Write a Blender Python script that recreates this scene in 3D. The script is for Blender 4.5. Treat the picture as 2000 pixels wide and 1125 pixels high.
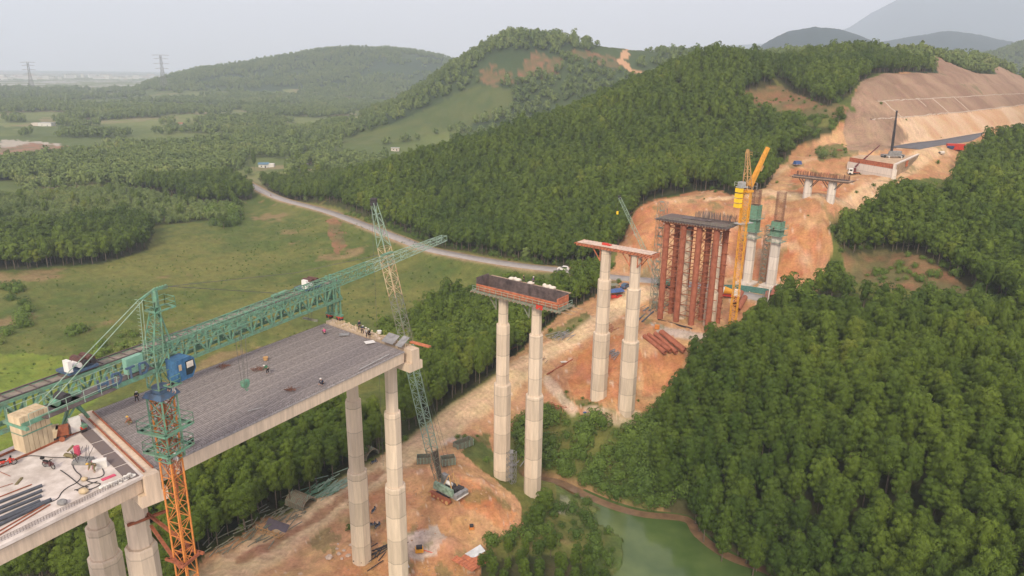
import bpy, math, random
import numpy as np
from mathutils import Vector, Matrix
for _o in list(bpy.data.objects): bpy.data.objects.remove(_o)
SC = bpy.context.scene
COL = SC.collection
random.seed(7)
RNG = np.random.default_rng(11)

# ------------------------------------------------------------------ camera
FPX = 1380.0; PITCH = math.radians(17.0); ROLL = math.radians(0.8)
FW = np.array([0, math.cos(PITCH), -math.sin(PITCH)]); RT0 = np.array([1., 0, 0]); UP0 = np.cross(RT0, FW)
CR = RT0*math.cos(ROLL)+UP0*math.sin(ROLL); CU = UP0*math.cos(ROLL)-RT0*math.sin(ROLL)
cam = bpy.data.cameras.new('camera'); cam.lens = FPX/2000*36; cam.sensor_width = 36
cam.clip_start = 0.5; cam.clip_end = 60000
camo = bpy.data.objects.new('camera', cam); COL.objects.link(camo)
camo.matrix_world = Matrix(((CR[0], CU[0], -FW[0], 0), (CR[1], CU[1], -FW[1], 0), (CR[2], CU[2], -FW[2], 0), (0, 0, 0, 1)))
SC.camera = camo

# ------------------------------------------------------------------ sky, sun, exposure
SUN_AZ = math.radians(190); SUN_EL = math.radians(38)     # compass bearing of the sun, clockwise from +Y
world = bpy.data.worlds.new('World'); SC.world = world; world.use_nodes = True
nt = world.node_tree; nt.nodes.clear()
wo = nt.nodes.new('ShaderNodeOutputWorld'); bg = nt.nodes.new('ShaderNodeBackground')
sky = nt.nodes.new('ShaderNodeTexSky'); sky.sky_type = 'NISHITA'; sky.sun_disc = False
sky.sun_elevation = SUN_EL; sky.sun_rotation = SUN_AZ; sky.dust_density = 4; sky.air_density = 1.2
mx = nt.nodes.new('ShaderNodeMix'); mx.data_type = 'RGBA'; mx.inputs[0].default_value = 0.90
geo = nt.nodes.new('ShaderNodeTexCoord'); sep = nt.nodes.new('ShaderNodeSeparateXYZ')
rmp = nt.nodes.new('ShaderNodeValToRGB')          # thin overcast: a shade warmer and brighter near the horizon
rmp.color_ramp.elements[0].position = 0.0; rmp.color_ramp.elements[0].color = (14.9, 13.3, 13.4, 1)
rmp.color_ramp.elements[1].position = 0.55; rmp.color_ramp.elements[1].color = (14.5, 12.6, 13.1, 1)
nt.links.new(geo.outputs['Generated'], sep.inputs[0]); nt.links.new(sep.outputs[2], rmp.inputs[0])
cn = nt.nodes.new('ShaderNodeTexNoise'); cn.inputs['Scale'].default_value = 2.2; cn.inputs['Detail'].default_value = 5; cm = nt.nodes.new('ShaderNodeMapping'); cm.inputs['Scale'].default_value = (1, 1, 4)
nt.links.new(geo.outputs['Generated'], cm.inputs[0]); nt.links.new(cm.outputs[0], cn.inputs[0]); cr_ = nt.nodes.new('ShaderNodeMapRange'); cr_.inputs[1].default_value = .3; cr_.inputs[2].default_value = .7; cr_.inputs[3].default_value = .95; cr_.inputs[4].default_value = 1.05
nt.links.new(cn.outputs[0], cr_.inputs[0]); cv = nt.nodes.new('ShaderNodeVectorMath'); cv.operation = 'SCALE'; nt.links.new(rmp.outputs[0], cv.inputs[0]); nt.links.new(cr_.outputs[0], cv.inputs['Scale'])
nt.links.new(sky.outputs[0], mx.inputs[6]); nt.links.new(cv.outputs[0], mx.inputs[7])
nt.links.new(mx.outputs[2], bg.inputs[0]); bg.inputs[1].default_value = 0.07
nt.links.new(bg.outputs[0], wo.inputs[0])
sl = bpy.data.lights.new('sun', 'SUN'); sl.energy = 2.7; sl.angle = math.radians(12); sl.color = (1.0, .87, .68)
so = bpy.data.objects.new('sun', sl); COL.objects.link(so)
sdir = Vector((math.sin(SUN_AZ)*math.cos(SUN_EL), math.cos(SUN_AZ)*math.cos(SUN_EL), math.sin(SUN_EL)))
so.rotation_euler = sdir.to_track_quat('Z', 'Y').to_euler()
SC.view_settings.view_transform = 'Standard'; SC.view_settings.look = 'None'
SC.view_settings.exposure = 0.27; SC.view_settings.gamma = 1.0
try:
    SC.cycles.volume_bounces = 2; SC.cycles.max_bounces = 6; SC.cycles.diffuse_bounces = 3
    SC.cycles.transparent_max_bounces = 8; SC.cycles.volume_step_rate = 4
except Exception: pass

# ------------------------------------------------------------------ survey helpers
def ray(px, py): return FW+CR*((px-1000)/FPX)-CU*((py-562.5)/FPX)
def at_z(px, py, z):
    d = ray(px, py); return d*(z/d[2])
def at_y(px, py, y):
    d = ray(px, py); return d*(y/d[1])
def proj(X, Y, Z):
    dep = X*FW[0]+Y*FW[1]+Z*FW[2]; dep = np.maximum(dep, .01)
    return 1000+FPX*(X*CR[0]+Y*CR[1]+Z*CR[2])/dep, 562.5-FPX*(X*CU[0]+Y*CU[1]+Z*CU[2])/dep

def vnoise(x, y, seed=0):
    xi = np.floor(x).astype(np.int64); yi = np.floor(y).astype(np.int64); fx = x-xi; fy = y-yi
    def h(a, b):
        n = (a*374761393+b*668265263+seed*1442695041) & 0x7fffffff
        n = ((n ^ (n >> 13))*1274126177) & 0x7fffffff
        return ((n ^ (n >> 16)) & 0xffff)/65535.0
    u = fx*fx*(3-2*fx); v = fy*fy*(3-2*fy)
    return (h(xi, yi)*(1-u)+h(xi+1, yi)*u)*(1-v)+(h(xi, yi+1)*(1-u)+h(xi+1, yi+1)*u)*v
def fbm(x, y, s, o=4, seed=0):
    t = 0; a = 1; tot = 0; x = np.asarray(x, float)/s; y = np.asarray(y, float)/s
    for i in range(o):
        t = t+a*(vnoise(x+17.3*i, y-9.1*i, seed+i)-.5); tot += a; a *= .5; x = x*2.03; y = y*2.03
    return t/tot*2
def sstep(a, b, x):
    t = np.clip((x-a)/(b-a), 0, 1); return t*t*(3-2*t)
def inpoly(px, py, poly):
    poly = np.array(poly, float); res = np.zeros(px.shape, bool)
    x0, y0 = poly.min(0); x1, y1 = poly.max(0)
    idx = np.nonzero((px >= x0) & (px <= x1) & (py >= y0) & (py <= y1))[0]
    if not len(idx): return res
    X = px[idx]; Y = py[idx]; r = np.zeros(len(idx), bool); n = len(poly)
    for i in range(n):
        ax, ay = poly[i]; bx, by = poly[(i+1) % n]
        if ay == by: continue
        c = ((ay > Y) != (by > Y)) & (X < (bx-ax)*(Y-ay)/(by-ay)+ax); r ^= c
    res[idx] = r; return res
def dpoly(X, Y, pts):
    """distance to a polyline of (x,y,z) points, with the z of the nearest spot"""
    best = np.full(np.shape(X), 1e9); zz = np.zeros(np.shape(X))
    for a, b in zip(pts[:-1], pts[1:]):
        dx, dy = b[0]-a[0], b[1]-a[1]; L = dx*dx+dy*dy
        t = np.clip(((X-a[0])*dx+(Y-a[1])*dy)/L, 0, 1)
        d = np.hypot(X-a[0]-t*dx, Y-a[1]-t*dy); m = d < best
        best = np.where(m, d, best); zz = np.where(m, a[2]+t*(b[2]-a[2]), zz)
    return best, zz
def smooth_line(pts, n=8):
    pts = [np.array(p, float) for p in pts]; out = []
    for i in range(len(pts)-1):
        p0 = pts[max(i-1, 0)]; p1 = pts[i]; p2 = pts[i+1]; p3 = pts[min(i+2, len(pts)-1)]
        for k in range(n):
            t = k/n
            out.append(.5*((2*p1)+(-p0+p2)*t+(2*p0-5*p1+4*p2-p3)*t*t+(-p0+3*p1-3*p2+p3)*t**3))
    out.append(pts[-1]); return out

# ------------------------------------------------------------------ terrain survey points
TH = 9.0
CP = []
def Pz(px, py, z): CP.append(at_z(px, py, z))
def Cz(px, py, z): q = at_z(px, py, z); CP.append(np.array([q[0], q[1], z-TH]))
def Rd(px, py, y, canopy=0): q = at_y(px, py, y); CP.append(q-np.array([0, 0, canopy]))
def Az(px, y, z): d = ray(px, 300); CP.append(np.array([d[0]/d[1]*y, y, z]))
for w in ((-60, 30, -87), (0, 40, -88), (60, 40, -80), (-110, 60, -88), (-150, 120, -89), (120, 60, -62), (200, 110, -52), (90, 70, -70),
          (-80, 90, -88), (-300, 200, -89), (-420, 330, -90), (400, 320, -48), (260, 200, -52), (480, 520, -10), (330, 100, -48)): CP.append(np.array(w, float))
for p in ((703, 1112, -85.3), (560, 1060, -86), (450, 1110, -86), (640, 985, -85.5), (740, 905, -84.5), (830, 850, -83.5), (930, 790, -81.5), (1010, 725, -79.5),
          (1080, 680, -77.5), (1150, 640, -74.5), (1225, 592, -70.5), (100, 640, -89), (0, 520, -90), (0, 640, -89), (300, 520, -89), (400, 470, -89), (400, 560, -88.5), (520, 600, -88),
          (600, 430, -86), (700, 540, -86.5), (800, 560, -85.5), (560, 500, -87.5), (850, 520, -80), (740, 470, -82), (450, 900, -88), (600, 880, -88), (300, 1050, -88), (150, 900, -88.5), (560, 800, -88),
          (850, 700, -86.5), (900, 640, -86), (960, 600, -85), (800, 790, -86.5), (900, 730, -85.5), (1050, 600, -79), (1120, 570, -74.5), (980, 690, -84),
          (978, 938, -85.8), (1040, 955, -86), (1167, 778, -81), (1223, 798, -81.2), (870, 965, -82), (830, 940, -82.5), (900, 905, -81.5), (760, 1010, -84.8), (960, 960, -82.6), (990, 1000, -85), (830, 1060, -85.6), (900, 1090, -86.4), (960, 1060, -87),
          (1200, 560, -68.8), (1260, 560, -68), (1330, 618, -69.4), (1390, 640, -69.8), (1290, 610, -69.3), (1250, 650, -71), (1340, 655, -70.5), (1180, 665, -74), (1290, 690, -72.5), (1350, 690, -73.5),
          (1300, 760, -81), (1120, 770, -82), (1150, 812, -82.5), (1220, 815, -82.5), (1060, 800, -84), (1060, 850, -87), (1150, 860, -87), (1230, 850, -86.5), (1180, 910, -88.6), (1060, 935, -88),
          (1150, 955, -88.8), (1250, 985, -88.8), (1340, 1005, -88.8), (1430, 1070, -88.8), (1500, 1120, -88.8), (1100, 1010, -88.8), (1050, 1080, -88), (1150, 1110, -88.6), (950, 1120, -87.5), (1300, 1120, -88.8),
          (1440, 566, -66.8), (1459, 552, -66), (1503, 562, -66.2), (1560, 588, -66), (1400, 540, -66.5), (1430, 625, -69.2), (1470, 600, -68.5),
          (1550, 552, -65), (1590, 520, -62), (1450, 398, -46.5), (1550, 400, -45.2), (1610, 428, -46), (1250, 405, -53), (1225, 470, -62), (1300, 395, -49.5), (1380, 385, -47.5), (1520, 485, -57), (1580, 470, -53),
          (1240, 520, -67.5), (1300, 500, -62.5), (1360, 470, -57),
          (1576, 387, -42.4), (1624, 389, -42), (1700, 365, -40.2), (1500, 352, -43), (1480, 380, -44.5), (1560, 335, -41), (1660, 345, -41), (1740, 342, -38.6), (1790, 318, -36.4), (1820, 300, -34),
          (1730, 285, -32.3), (1690, 292, -32.8), (1850, 284, -32), (1950, 264, -31.7), (1995, 247, -31.4), (1860, 312, -36), (1830, 335, -39.5), (1870, 345, -42), (1720, 405, -44), (1600, 300, -35.5), (1550, 310, -38), (1640, 300, -36),
          (1700, 520, -60), (1850, 540, -58), (1660, 575, -64.5), (1930, 575, -58), (1700, 480, -55.5), (1800, 500, -54), (1620, 540, -63.5), (1630, 470, -52),
          (1100, 525, -73.6), (1000, 516, -75), (900, 495, -77), (1180, 500, -71), (1050, 500, -75), (900, 470, -78)): Pz(*p)
for p in ((1400, 655, -62.5), (1480, 612, -59.5), (1620, 540, -56), (1800, 575, -54), (2000, 612, -51), (1600, 690, -62.5), (1800, 700, -57), (2000, 750, -53),
          (1500, 800, -68), (1700, 850, -61.5), (1950, 900, -56), (1400, 850, -73), (1440, 950, -78.5), (1600, 1000, -73), (1800, 1050, -67), (1980, 1100, -63), (1700, 1110, -76), (1330, 760, -70), (1290, 860, -77.5), (1550, 1090, -79.6), (1330, 950, -79.8),
          ): Cz(*p)
for px, py, D in ((1650, 430, 264), (1710, 392, 284), (1780, 350, 304), (1860, 352, 306), (1800, 400, 282), (1900, 420, 275), (2000, 460, 262), (1890, 292, 395), (1950, 265, 428), (2040, 240, 455), (1960, 350, 335), (2100, 400, 310), (2200, 300, 400), (1900, 330, 345)):
    q = ray(px, py); q = q*D/math.hypot(q[0], q[1]); CP.append(q-np.array([0, 0, 8.0]))
for px, py, D in ((1660, 285, 372), (1700, 268, 378), (1650, 228, 412), (1560, 202, 446), (1480, 182, 462), (1620, 272, 378), (1580, 255, 404), (1530, 300, 362),
          (1680, 160, 470), (1740, 143, 530), (1830, 148, 596), (1885, 162, 640), (1922, 132, 690), (2000, 150, 735), (2080, 150, 790), (2200, 140, 850), (1700, 205, 425), (1760, 180, 450), (1840, 170, 510), (1940, 150, 600), (2050, 170, 650), (2200, 170, 700),
          (1740, 128, 620), (1830, 125, 700), (1780, 240, 420)):
    q = ray(px, py); CP.append(q*D/math.hypot(q[0], q[1]))
for p in ((1400, 98, 480), (1350, 125, 478), (1300, 145, 482), (1250, 168, 488), (1180, 192, 490), (1100, 218, 490), (1000, 246, 484), (900, 275, 476), (820, 298, 468), (750, 322, 458), (680, 352, 446), (620, 384, 430),
          (1200, 340, 352), (1280, 300, 378), (1000, 400, 352), (1000, 330, 408), (850, 370, 400), (1150, 430, 312), (1420, 300, 348), (1340, 350, 318), (1480, 190, 440), (1480, 260, 392), (1400, 180, 425), (1550, 290, 356), (1250, 220, 430), (1100, 290, 425), (900, 440, 325), (750, 400, 380)): Rd(*p, canopy=TH)
for p in ((1100, 620, -45), (900, 620, -80), (1250, 640, -22), (1400, 620, -4), (700, 560, -86), (600, 500, -88), (1500, 600, 4), (1650, 560, 16), (1800, 600, 18), (2150, 560, 10),
          (1550, 520, 0), (1300, 560, 0), (400, 520, -88), (250, 650, -90), (0, 560, -90), (-200, 500, -90), (150, 420, -89.5), (1000, 560, -62)): Az(*p)
CP = np.array(CP)
_cc = np.full(len(CP), 4.0)
def _phi(X, Y): return -np.sqrt((X[:, None]-CP[None, :, 0])**2+(Y[:, None]-CP[None, :, 1])**2+_cc[None]**2)
_A = _phi(CP[:, 0], CP[:, 1]); _n = len(CP)
_M = np.zeros((_n+1, _n+1)); _M[:_n, :_n] = _A+np.eye(_n)*1.2; _M[:_n, _n] = 1; _M[_n, :_n] = 1
_W = np.linalg.solve(_M, np.append(CP[:, 2], 0))

ROAD = [at_z(*p) for p in ((440, 335, -89), (470, 350, -88), (540, 385, -85.5), (640, 413, -82.5), (760, 458, -79.3), (830, 484, -78), (900, 499, -76.8), (1000, 516, -74.8), (1100, 528, -72.6), (1200, 541, -70.4), (1290, 549, -68.6), (1370, 558, -67.4), (1450, 574, -66.9), (1530, 592, -66.6), (1600, 610, -66.5), (1700, 640, -66.4))]
ROAD = smooth_line([(p[0], p[1], p[2]) for p in ROAD])
UPROAD = [at_z(*p) for p in ((1765, 289, -32), (1810, 281, -31.9), (1860, 275, -31.8), (1910, 266, -31.7), (1960, 257, -31.6), (2010, 246, -31.5))]
_ud = UPROAD[-1]-UPROAD[-2]; _ud = _ud/np.hypot(_ud[0], _ud[1]); UPROAD += [UPROAD[-1]+_ud*200*np.array([1, 1, 0]), UPROAD[-1]+_ud*500*np.array([1, 1, 0])]; UPROAD = smooth_line([(p[0], p[1], p[2]) for p in UPROAD])
STREAM = smooth_line([tuple(at_z(x, y, -89.4)) for x, y in ((1035, 938), (1075, 938), (1105, 947), (1140, 965), (1200, 990), (1260, 1005), (1340, 1014), (1365, 1045), (1420, 1085), (1500, 1115), (1560, 1150))], 4)
POND = [(1175, 990), (1260, 1006), (1340, 1016), (1368, 1045), (1425, 1090), (1500, 1128), (1560, 1190), (1150, 1190), (1215, 1100), (1225, 1060), (1190, 1030), (1150, 1008)]
# ridges: (crest profile in the survey view, crest distance, near width, far width)
RIDGES = [
 ([(560, 262), (640, 236), (700, 222), (760, 196), (800, 172), (850, 145), (900, 112), (940, 88), (965, 74), (1000, 60), (1040, 62), (1080, 64), (1140, 69), (1200, 79), (1280, 86), (1350, 91), (1420, 96), (1500, 110), (1560, 140)], 1080, 330, 500, 10),
 ([(1380, 140), (1460, 112), (1500, 98), (1580, 92), (1640, 95), (1700, 98), (1780, 97), (1860, 98), (1920, 104), (2000, 116), (2100, 120), (2300, 130)], 860, 190, 220, 9),
 ([(180, 190), (235, 182), (270, 166), (320, 150), (400, 132), (480, 120), (560, 107), (620, 98), (640, 94), (700, 90), (760, 94), (820, 100), (870, 108), (930, 130), (1000, 150)], 2950, 800, 900, 10),
 ([(1400, 130), (1460, 102), (1500, 76), (1540, 56), (1590, 48), (1640, 52), (1680, 65), (1720, 82), (1780, 100)], 3500, 800, 900, 10),
 ([(1660, 100), (1720, 80), (1780, 68), (1850, 57), (1900, 62), (1950, 73), (2000, 82), (2100, 90), (2300, 120)], 4600, 900, 1000, 10),
 ([(1900, 112), (1950, 98), (2000, 82), (2060, 70), (2150, 62), (2300, 80)], 2400, 500, 900, 10),
 ([(1300, 120), (1380, 98), (1440, 88), (1520, 84), (1600, 76), (1660, 52), (1700, 26), (1760, -4), (1800, -24), (1860, -58), (1920, -84), (2000, -96), (2200, -90), (2500, -20)], 11000, 1700, 2200, 0),
]
_rp = []
for prof, d0, w1, w2, cn in RIDGES:
    a = np.array([math.atan2(ray(x, y)[0], ray(x, y)[1]) for x, y in prof])
    z = []
    for x, y in prof:
        d = ray(x, y); z.append(d[2]/math.hypot(d[0], d[1])*d0-cn)
    _rp.append((a, np.array(z), d0, w1, w2))
SITE = [(370, 1135), (395, 1085), (440, 1062), (490, 1040), (520, 1010), (590, 990), (650, 955), (700, 925), (760, 880), (800, 868), (860, 838), (905, 800), (950, 762), (985, 715), (1010, 690), (1060, 640), (1110, 605), (1160, 582), (1195, 548), (1192, 535),
        (1215, 470), (1240, 405), (1290, 385), (1400, 370), (1440, 385), (1500, 365), (1520, 325), (1560, 285), (1620, 262), (1640, 240), (1700, 215), (1670, 175), (1700, 150), (1760, 142), (1830, 148), (1870, 158), (1900, 135), (1950, 130), (2060, 150), (2060, 245), (1975, 262), (1890, 282), (1868, 310), (1870, 348), (1780, 352), (1740, 380), (1700, 396), (1645, 408), (1620, 440), (1628, 480), (1600, 560), (1555, 585), (1480, 625), (1420, 665), (1365, 690), (1325, 735), (1290, 790), (1250, 812),
        (1180, 820), (1110, 806), (1070, 790), (1030, 800), (1000, 860), (1000, 900), (960, 880), (915, 850), (890, 880), (960, 930), (1015, 985), (1025, 1020), (990, 1035), (955, 1060), (925, 1135)]
PLAIN = -90.0
_UL = np.array([[p[0], p[1], p[2]] for p in UPROAD])
def cut_coords(X, Y):
    """distance up the cut from the hill-side edge of the expressway (0 = not in the cut)"""
    d, zr = dpoly(X, Y, [tuple(p) for p in _UL]); a = _UL[0]; v = _UL[8]-_UL[0]; v = v/np.hypot(v[0], v[1])
    best = np.full(np.shape(X), 1e9); sgn = np.zeros(np.shape(X))
    for p, q in zip(_UL[:-1:3], _UL[3::3]):
        w = q-p; L = np.hypot(w[0], w[1]); t = np.clip(((X-p[0])*w[0]+(Y-p[1])*w[1])/L**2, 0, 1); dd = np.hypot(X-p[0]-t*w[0], Y-p[1]-t*w[1]); c = w[0]*(Y-p[1])-w[1]*(X-p[0]); m = dd < best
        best = np.where(m, dd, best); sgn = np.where(m, c, sgn)
    along = (X-a[0])*v[0]+(Y-a[1])*v[1]
    return np.where((sgn > 0) & (along > -6) & (d < 120), d, 0), zr
def cutprof(s):
    s = s-8.5; q = s-15.8; k = np.floor(q/12.2); f = q-k*12.2; return np.where(s < 0, 0, np.where(q < 0, np.minimum(s, 14.2)*.775, 11.0+k*8.2+np.minimum(f, 10.6)*(8.2/10.6)))

def height(X, Y, raw=False):
    X = np.asarray(X, float); Y = np.asarray(Y, float); sh = X.shape; X = X.ravel(); Y = Y.ravel()
    D = np.hypot(X, Y); AZ = np.arctan2(X, Y)
    z = np.empty(len(X))
    for i in range(0, len(X), 60000):
        z[i:i+60000] = _phi(X[i:i+60000], Y[i:i+60000])@_W[:_n]+_W[_n]
    pl = PLAIN+2.5*fbm(X, Y, 260, 3, 5)
    off = 110*sstep(.2, .3, AZ)+170*sstep(.40, .50, AZ); k = sstep(560, 740, D-off); z = z*(1-k)+pl*k
    for a, zz, d0, w1, w2 in _rp:
        zr = np.interp(AZ, a, zz, left=zz[0]-60, right=zz[-1]-60)
        fade = sstep(a[0]-.05, a[0]+.01, AZ)*(1-sstep(a[-1]-.01, a[-1]+.06, AZ))
        dd = d0*(1+.10*fbm(AZ*900, AZ*0, 120, 2, 9)*0)
        t = np.where(D < dd, (dd-D)/w1, (D-dd)/w2)
        spur = fbm(X, Y, w1*.45, 4, 3)*np.clip(t*1.6, 0, .9)*(zr-PLAIN)*.42
        h = PLAIN+(zr-PLAIN)*(1-sstep(0, 1, t))*fade+spur*(t < 1)*fade*(1-np.clip(t, 0, 1))
        z = np.maximum(z, h-0.0)
    if raw: return z.reshape(sh)
    # fine relief
    cs, czr = cut_coords(X, Y); m = cs > 0
    if m.any():
        cz = czr+cutprof(cs); zz_ = np.where(m, np.minimum(z, cz), z); z = np.where(m, np.where(cs < 90, zz_, z), z)
    z = z+(0 if not m.any() else 0)
    z = z+fbm(X, Y, 14, 4, 21)*np.where(m & (cs < 75), .35, 1.0)*np.interp(D, [60, 300, 800, 5000], [.35, .8, 2, 4])
    # roads
    d, zr = dpoly(X, Y, ROAD); w = 1-sstep(4.2, 10, d); z = z*(1-w)+(zr-.18)*w
    d, zr = dpoly(X, Y, UPROAD); w = 1-sstep(8.5, 15, d); z = z*(1-w)+(zr-.2)*w
    # pond bed and stream bed
    px, py = proj(X, Y, np.full(len(X), -89.6)); m = inpoly(px+fbm(X, Y, 6, 2, 2)*9, py+fbm(X, Y, 6, 2, 4)*7, POND) & (D < 240)
    z = np.where(m, -90.3, z)
    d, zr = dpoly(X, Y, STREAM); w = (1-sstep(.9, 3.0, d)); z = np.minimum(z, z*(1-w)+(-90.1)*w)
    px, py = proj(X, Y, z); m = inpoly(px, py, SITE) & (D < 520)
    if m.any():
        f = np.clip((dpoly(X[m], Y[m], ROAD)[0]-6)/4, 0, 1)*np.clip((dpoly(X[m], Y[m], UPROAD)[0]-11)/4, 0, 1); z[m] += ((fbm(X[m], Y[m], 2.6, 3, 99)*.5)-np.abs(fbm(X[m], Y[m], 9, 3, 98))*1.1+.25)*f
    return z.reshape(sh)
def ground(x, y): return float(height(np.array([x]), np.array([y]))[0])
def G(px, py, dmin=50, dmax=3000):
    """first spot where the line of sight through a photo pixel meets the ground"""
    d = ray(px, py); t = np.geomspace(dmin, dmax, 1400); X = d[0]*t; Y = d[1]*t; Z = d[2]*t
    h = height(X, Y); k = np.nonzero(Z < h)[0]
    i = k[0] if len(k) else len(t)-1
    if i > 0:
        a = Z[i-1]-h[i-1]; b = Z[i]-h[i]; f = a/(a-b+1e-9); tt = t[i-1]+(t[i]-t[i-1])*f
    else: tt = t[i]
    return Vector((d[0]*tt, d[1]*tt, ground(d[0]*tt, d[1]*tt)))
# ------------------------------------------------------------------ materials
def newmat(name):
    m = bpy.data.materials.new(name); m.use_nodes = True; n = m.node_tree; b = n.nodes['Principled BSDF']; return m, n, b
def lin(c): return tuple(((v/255+.055)/1.055)**2.4 if v/255 > .04045 else v/255/12.92 for v in c)
def mat(name, col, rough=.7, metal=0, var=.18, scale=1.2, bump=.15, col2=None, streak=0, spec=.3):
    m, n, b = newmat(name); tc = n.nodes.new('ShaderNodeTexCoord'); ns = n.nodes.new('ShaderNodeTexNoise')
    ns.inputs['Scale'].default_value = scale; ns.inputs['Detail'].default_value = 7; ns.inputs['Roughness'].default_value = .65
    src = tc.outputs['Object']
    if streak:
        mp = n.nodes.new('ShaderNodeMapping'); mp.inputs['Scale'].default_value = (1, 1, streak); n.links.new(src, mp.inputs[0]); src = mp.outputs[0]
    n.links.new(src, ns.inputs['Vector'])
    cr = n.nodes.new('ShaderNodeValToRGB'); c2 = col2 or tuple(v*(1-2*var) for v in col)
    cr.color_ramp.elements[0].position = .32; cr.color_ramp.elements[0].color = (*c2, 1)
    cr.color_ramp.elements[1].position = .66; cr.color_ramp.elements[1].color = (*[min(1, v*(1+var*.5)) for v in col], 1)
    n.links.new(ns.outputs[0], cr.inputs[0]); n.links.new(cr.outputs[0], b.inputs['Base Color'])
    b.inputs['Roughness'].default_value = rough; b.inputs['Metallic'].default_value = metal; b.inputs['Specular IOR Level'].default_value = spec
    if bump:
        bp = n.nodes.new('ShaderNodeBump'); bp.inputs['Strength'].default_value = bump; bp.inputs['Distance'].default_value = .05
        n.links.new(ns.outputs[0], bp.inputs['Height']); n.links.new(bp.outputs[0], b.inputs['Normal'])
    return m

# ------------------------------------------------------------------ mesh helpers
def mesh_np(name, V, F4, mats=(), smooth=False):
    """V (n,3), F4 (m,k) equal-size faces"""
    me = bpy.data.meshes.new(name); V = np.asarray(V, np.float32); F4 = np.asarray(F4, np.int32); k = F4.shape[1]
    me.vertices.add(len(V)); me.vertices.foreach_set('co', V.ravel())
    me.loops.add(F4.size); me.loops.foreach_set('vertex_index', F4.ravel())
    me.polygons.add(len(F4)); me.polygons.foreach_set('loop_start', np.arange(0, F4.size, k, dtype=np.int32))
    me.polygons.foreach_set('loop_total', np.full(len(F4), k, np.int32))
    if smooth: me.polygons.foreach_set('use_smooth', np.ones(len(F4), bool))
    for m in mats: me.materials.append(m)
    me.update(calc_edges=True); me.validate(); return me
def tag(o, label=None, cat=None, group=None, kind=None):
    if label: o['label'] = label
    if cat: o['category'] = cat
    if group: o['group'] = group
    if kind: o['kind'] = kind
    return o
def struct(name, me, label=None):
    o = bpy.data.objects.new(name, me); COL.objects.link(o); o['kind'] = 'structure'
    if label: o['label'] = label
    return o

# ------------------------------------------------------------------ ground sheet (polar grid, finer near the camera)
NA, NR = 980, 900
az = np.radians(np.linspace(-62, 58, NA)); rr = 26*(15500/26.)**(np.linspace(0, 1, NR)**1.0)
AA, RR = np.meshgrid(az, rr); GX = (np.sin(AA)*RR).ravel(); GY = (np.cos(AA)*RR).ravel()
GZ = height(GX, GY)
idx = np.arange(NA*NR).reshape(NR, NA)
F = np.stack([idx[:-1, :-1].ravel(), idx[:-1, 1:].ravel(), idx[1:, 1:].ravel(), idx[1:, :-1].ravel()], 1)[:, ::-1]
GD = np.hypot(GX, GY)
# --- land cover, as patches seen in the survey view, limited by distance
GRASSY = [[(1060, 655), (1110, 625), (1150, 612), (1165, 640), (1120, 660), (1075, 672)], [(1115, 775), (1150, 780), (1220, 812), (1200, 818), (1130, 795)], [(1590, 290), (1650, 283), (1660, 305), (1600, 312)], [(890, 850), (960, 850), (962, 905), (900, 890)], [(1090, 770), (1110, 765), (1120, 790), (1095, 790)], [(640, 960), (720, 915), (735, 925), (655, 975)], [(1180, 545), (1215, 550), (1200, 575), (1170, 590)]]
NETTING = [[(1655, 215), (1735, 222), (1775, 268), (1750, 290), (1660, 300), (1645, 260)], [(1680, 155), (1740, 146), (1760, 190), (1715, 200)]]
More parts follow.
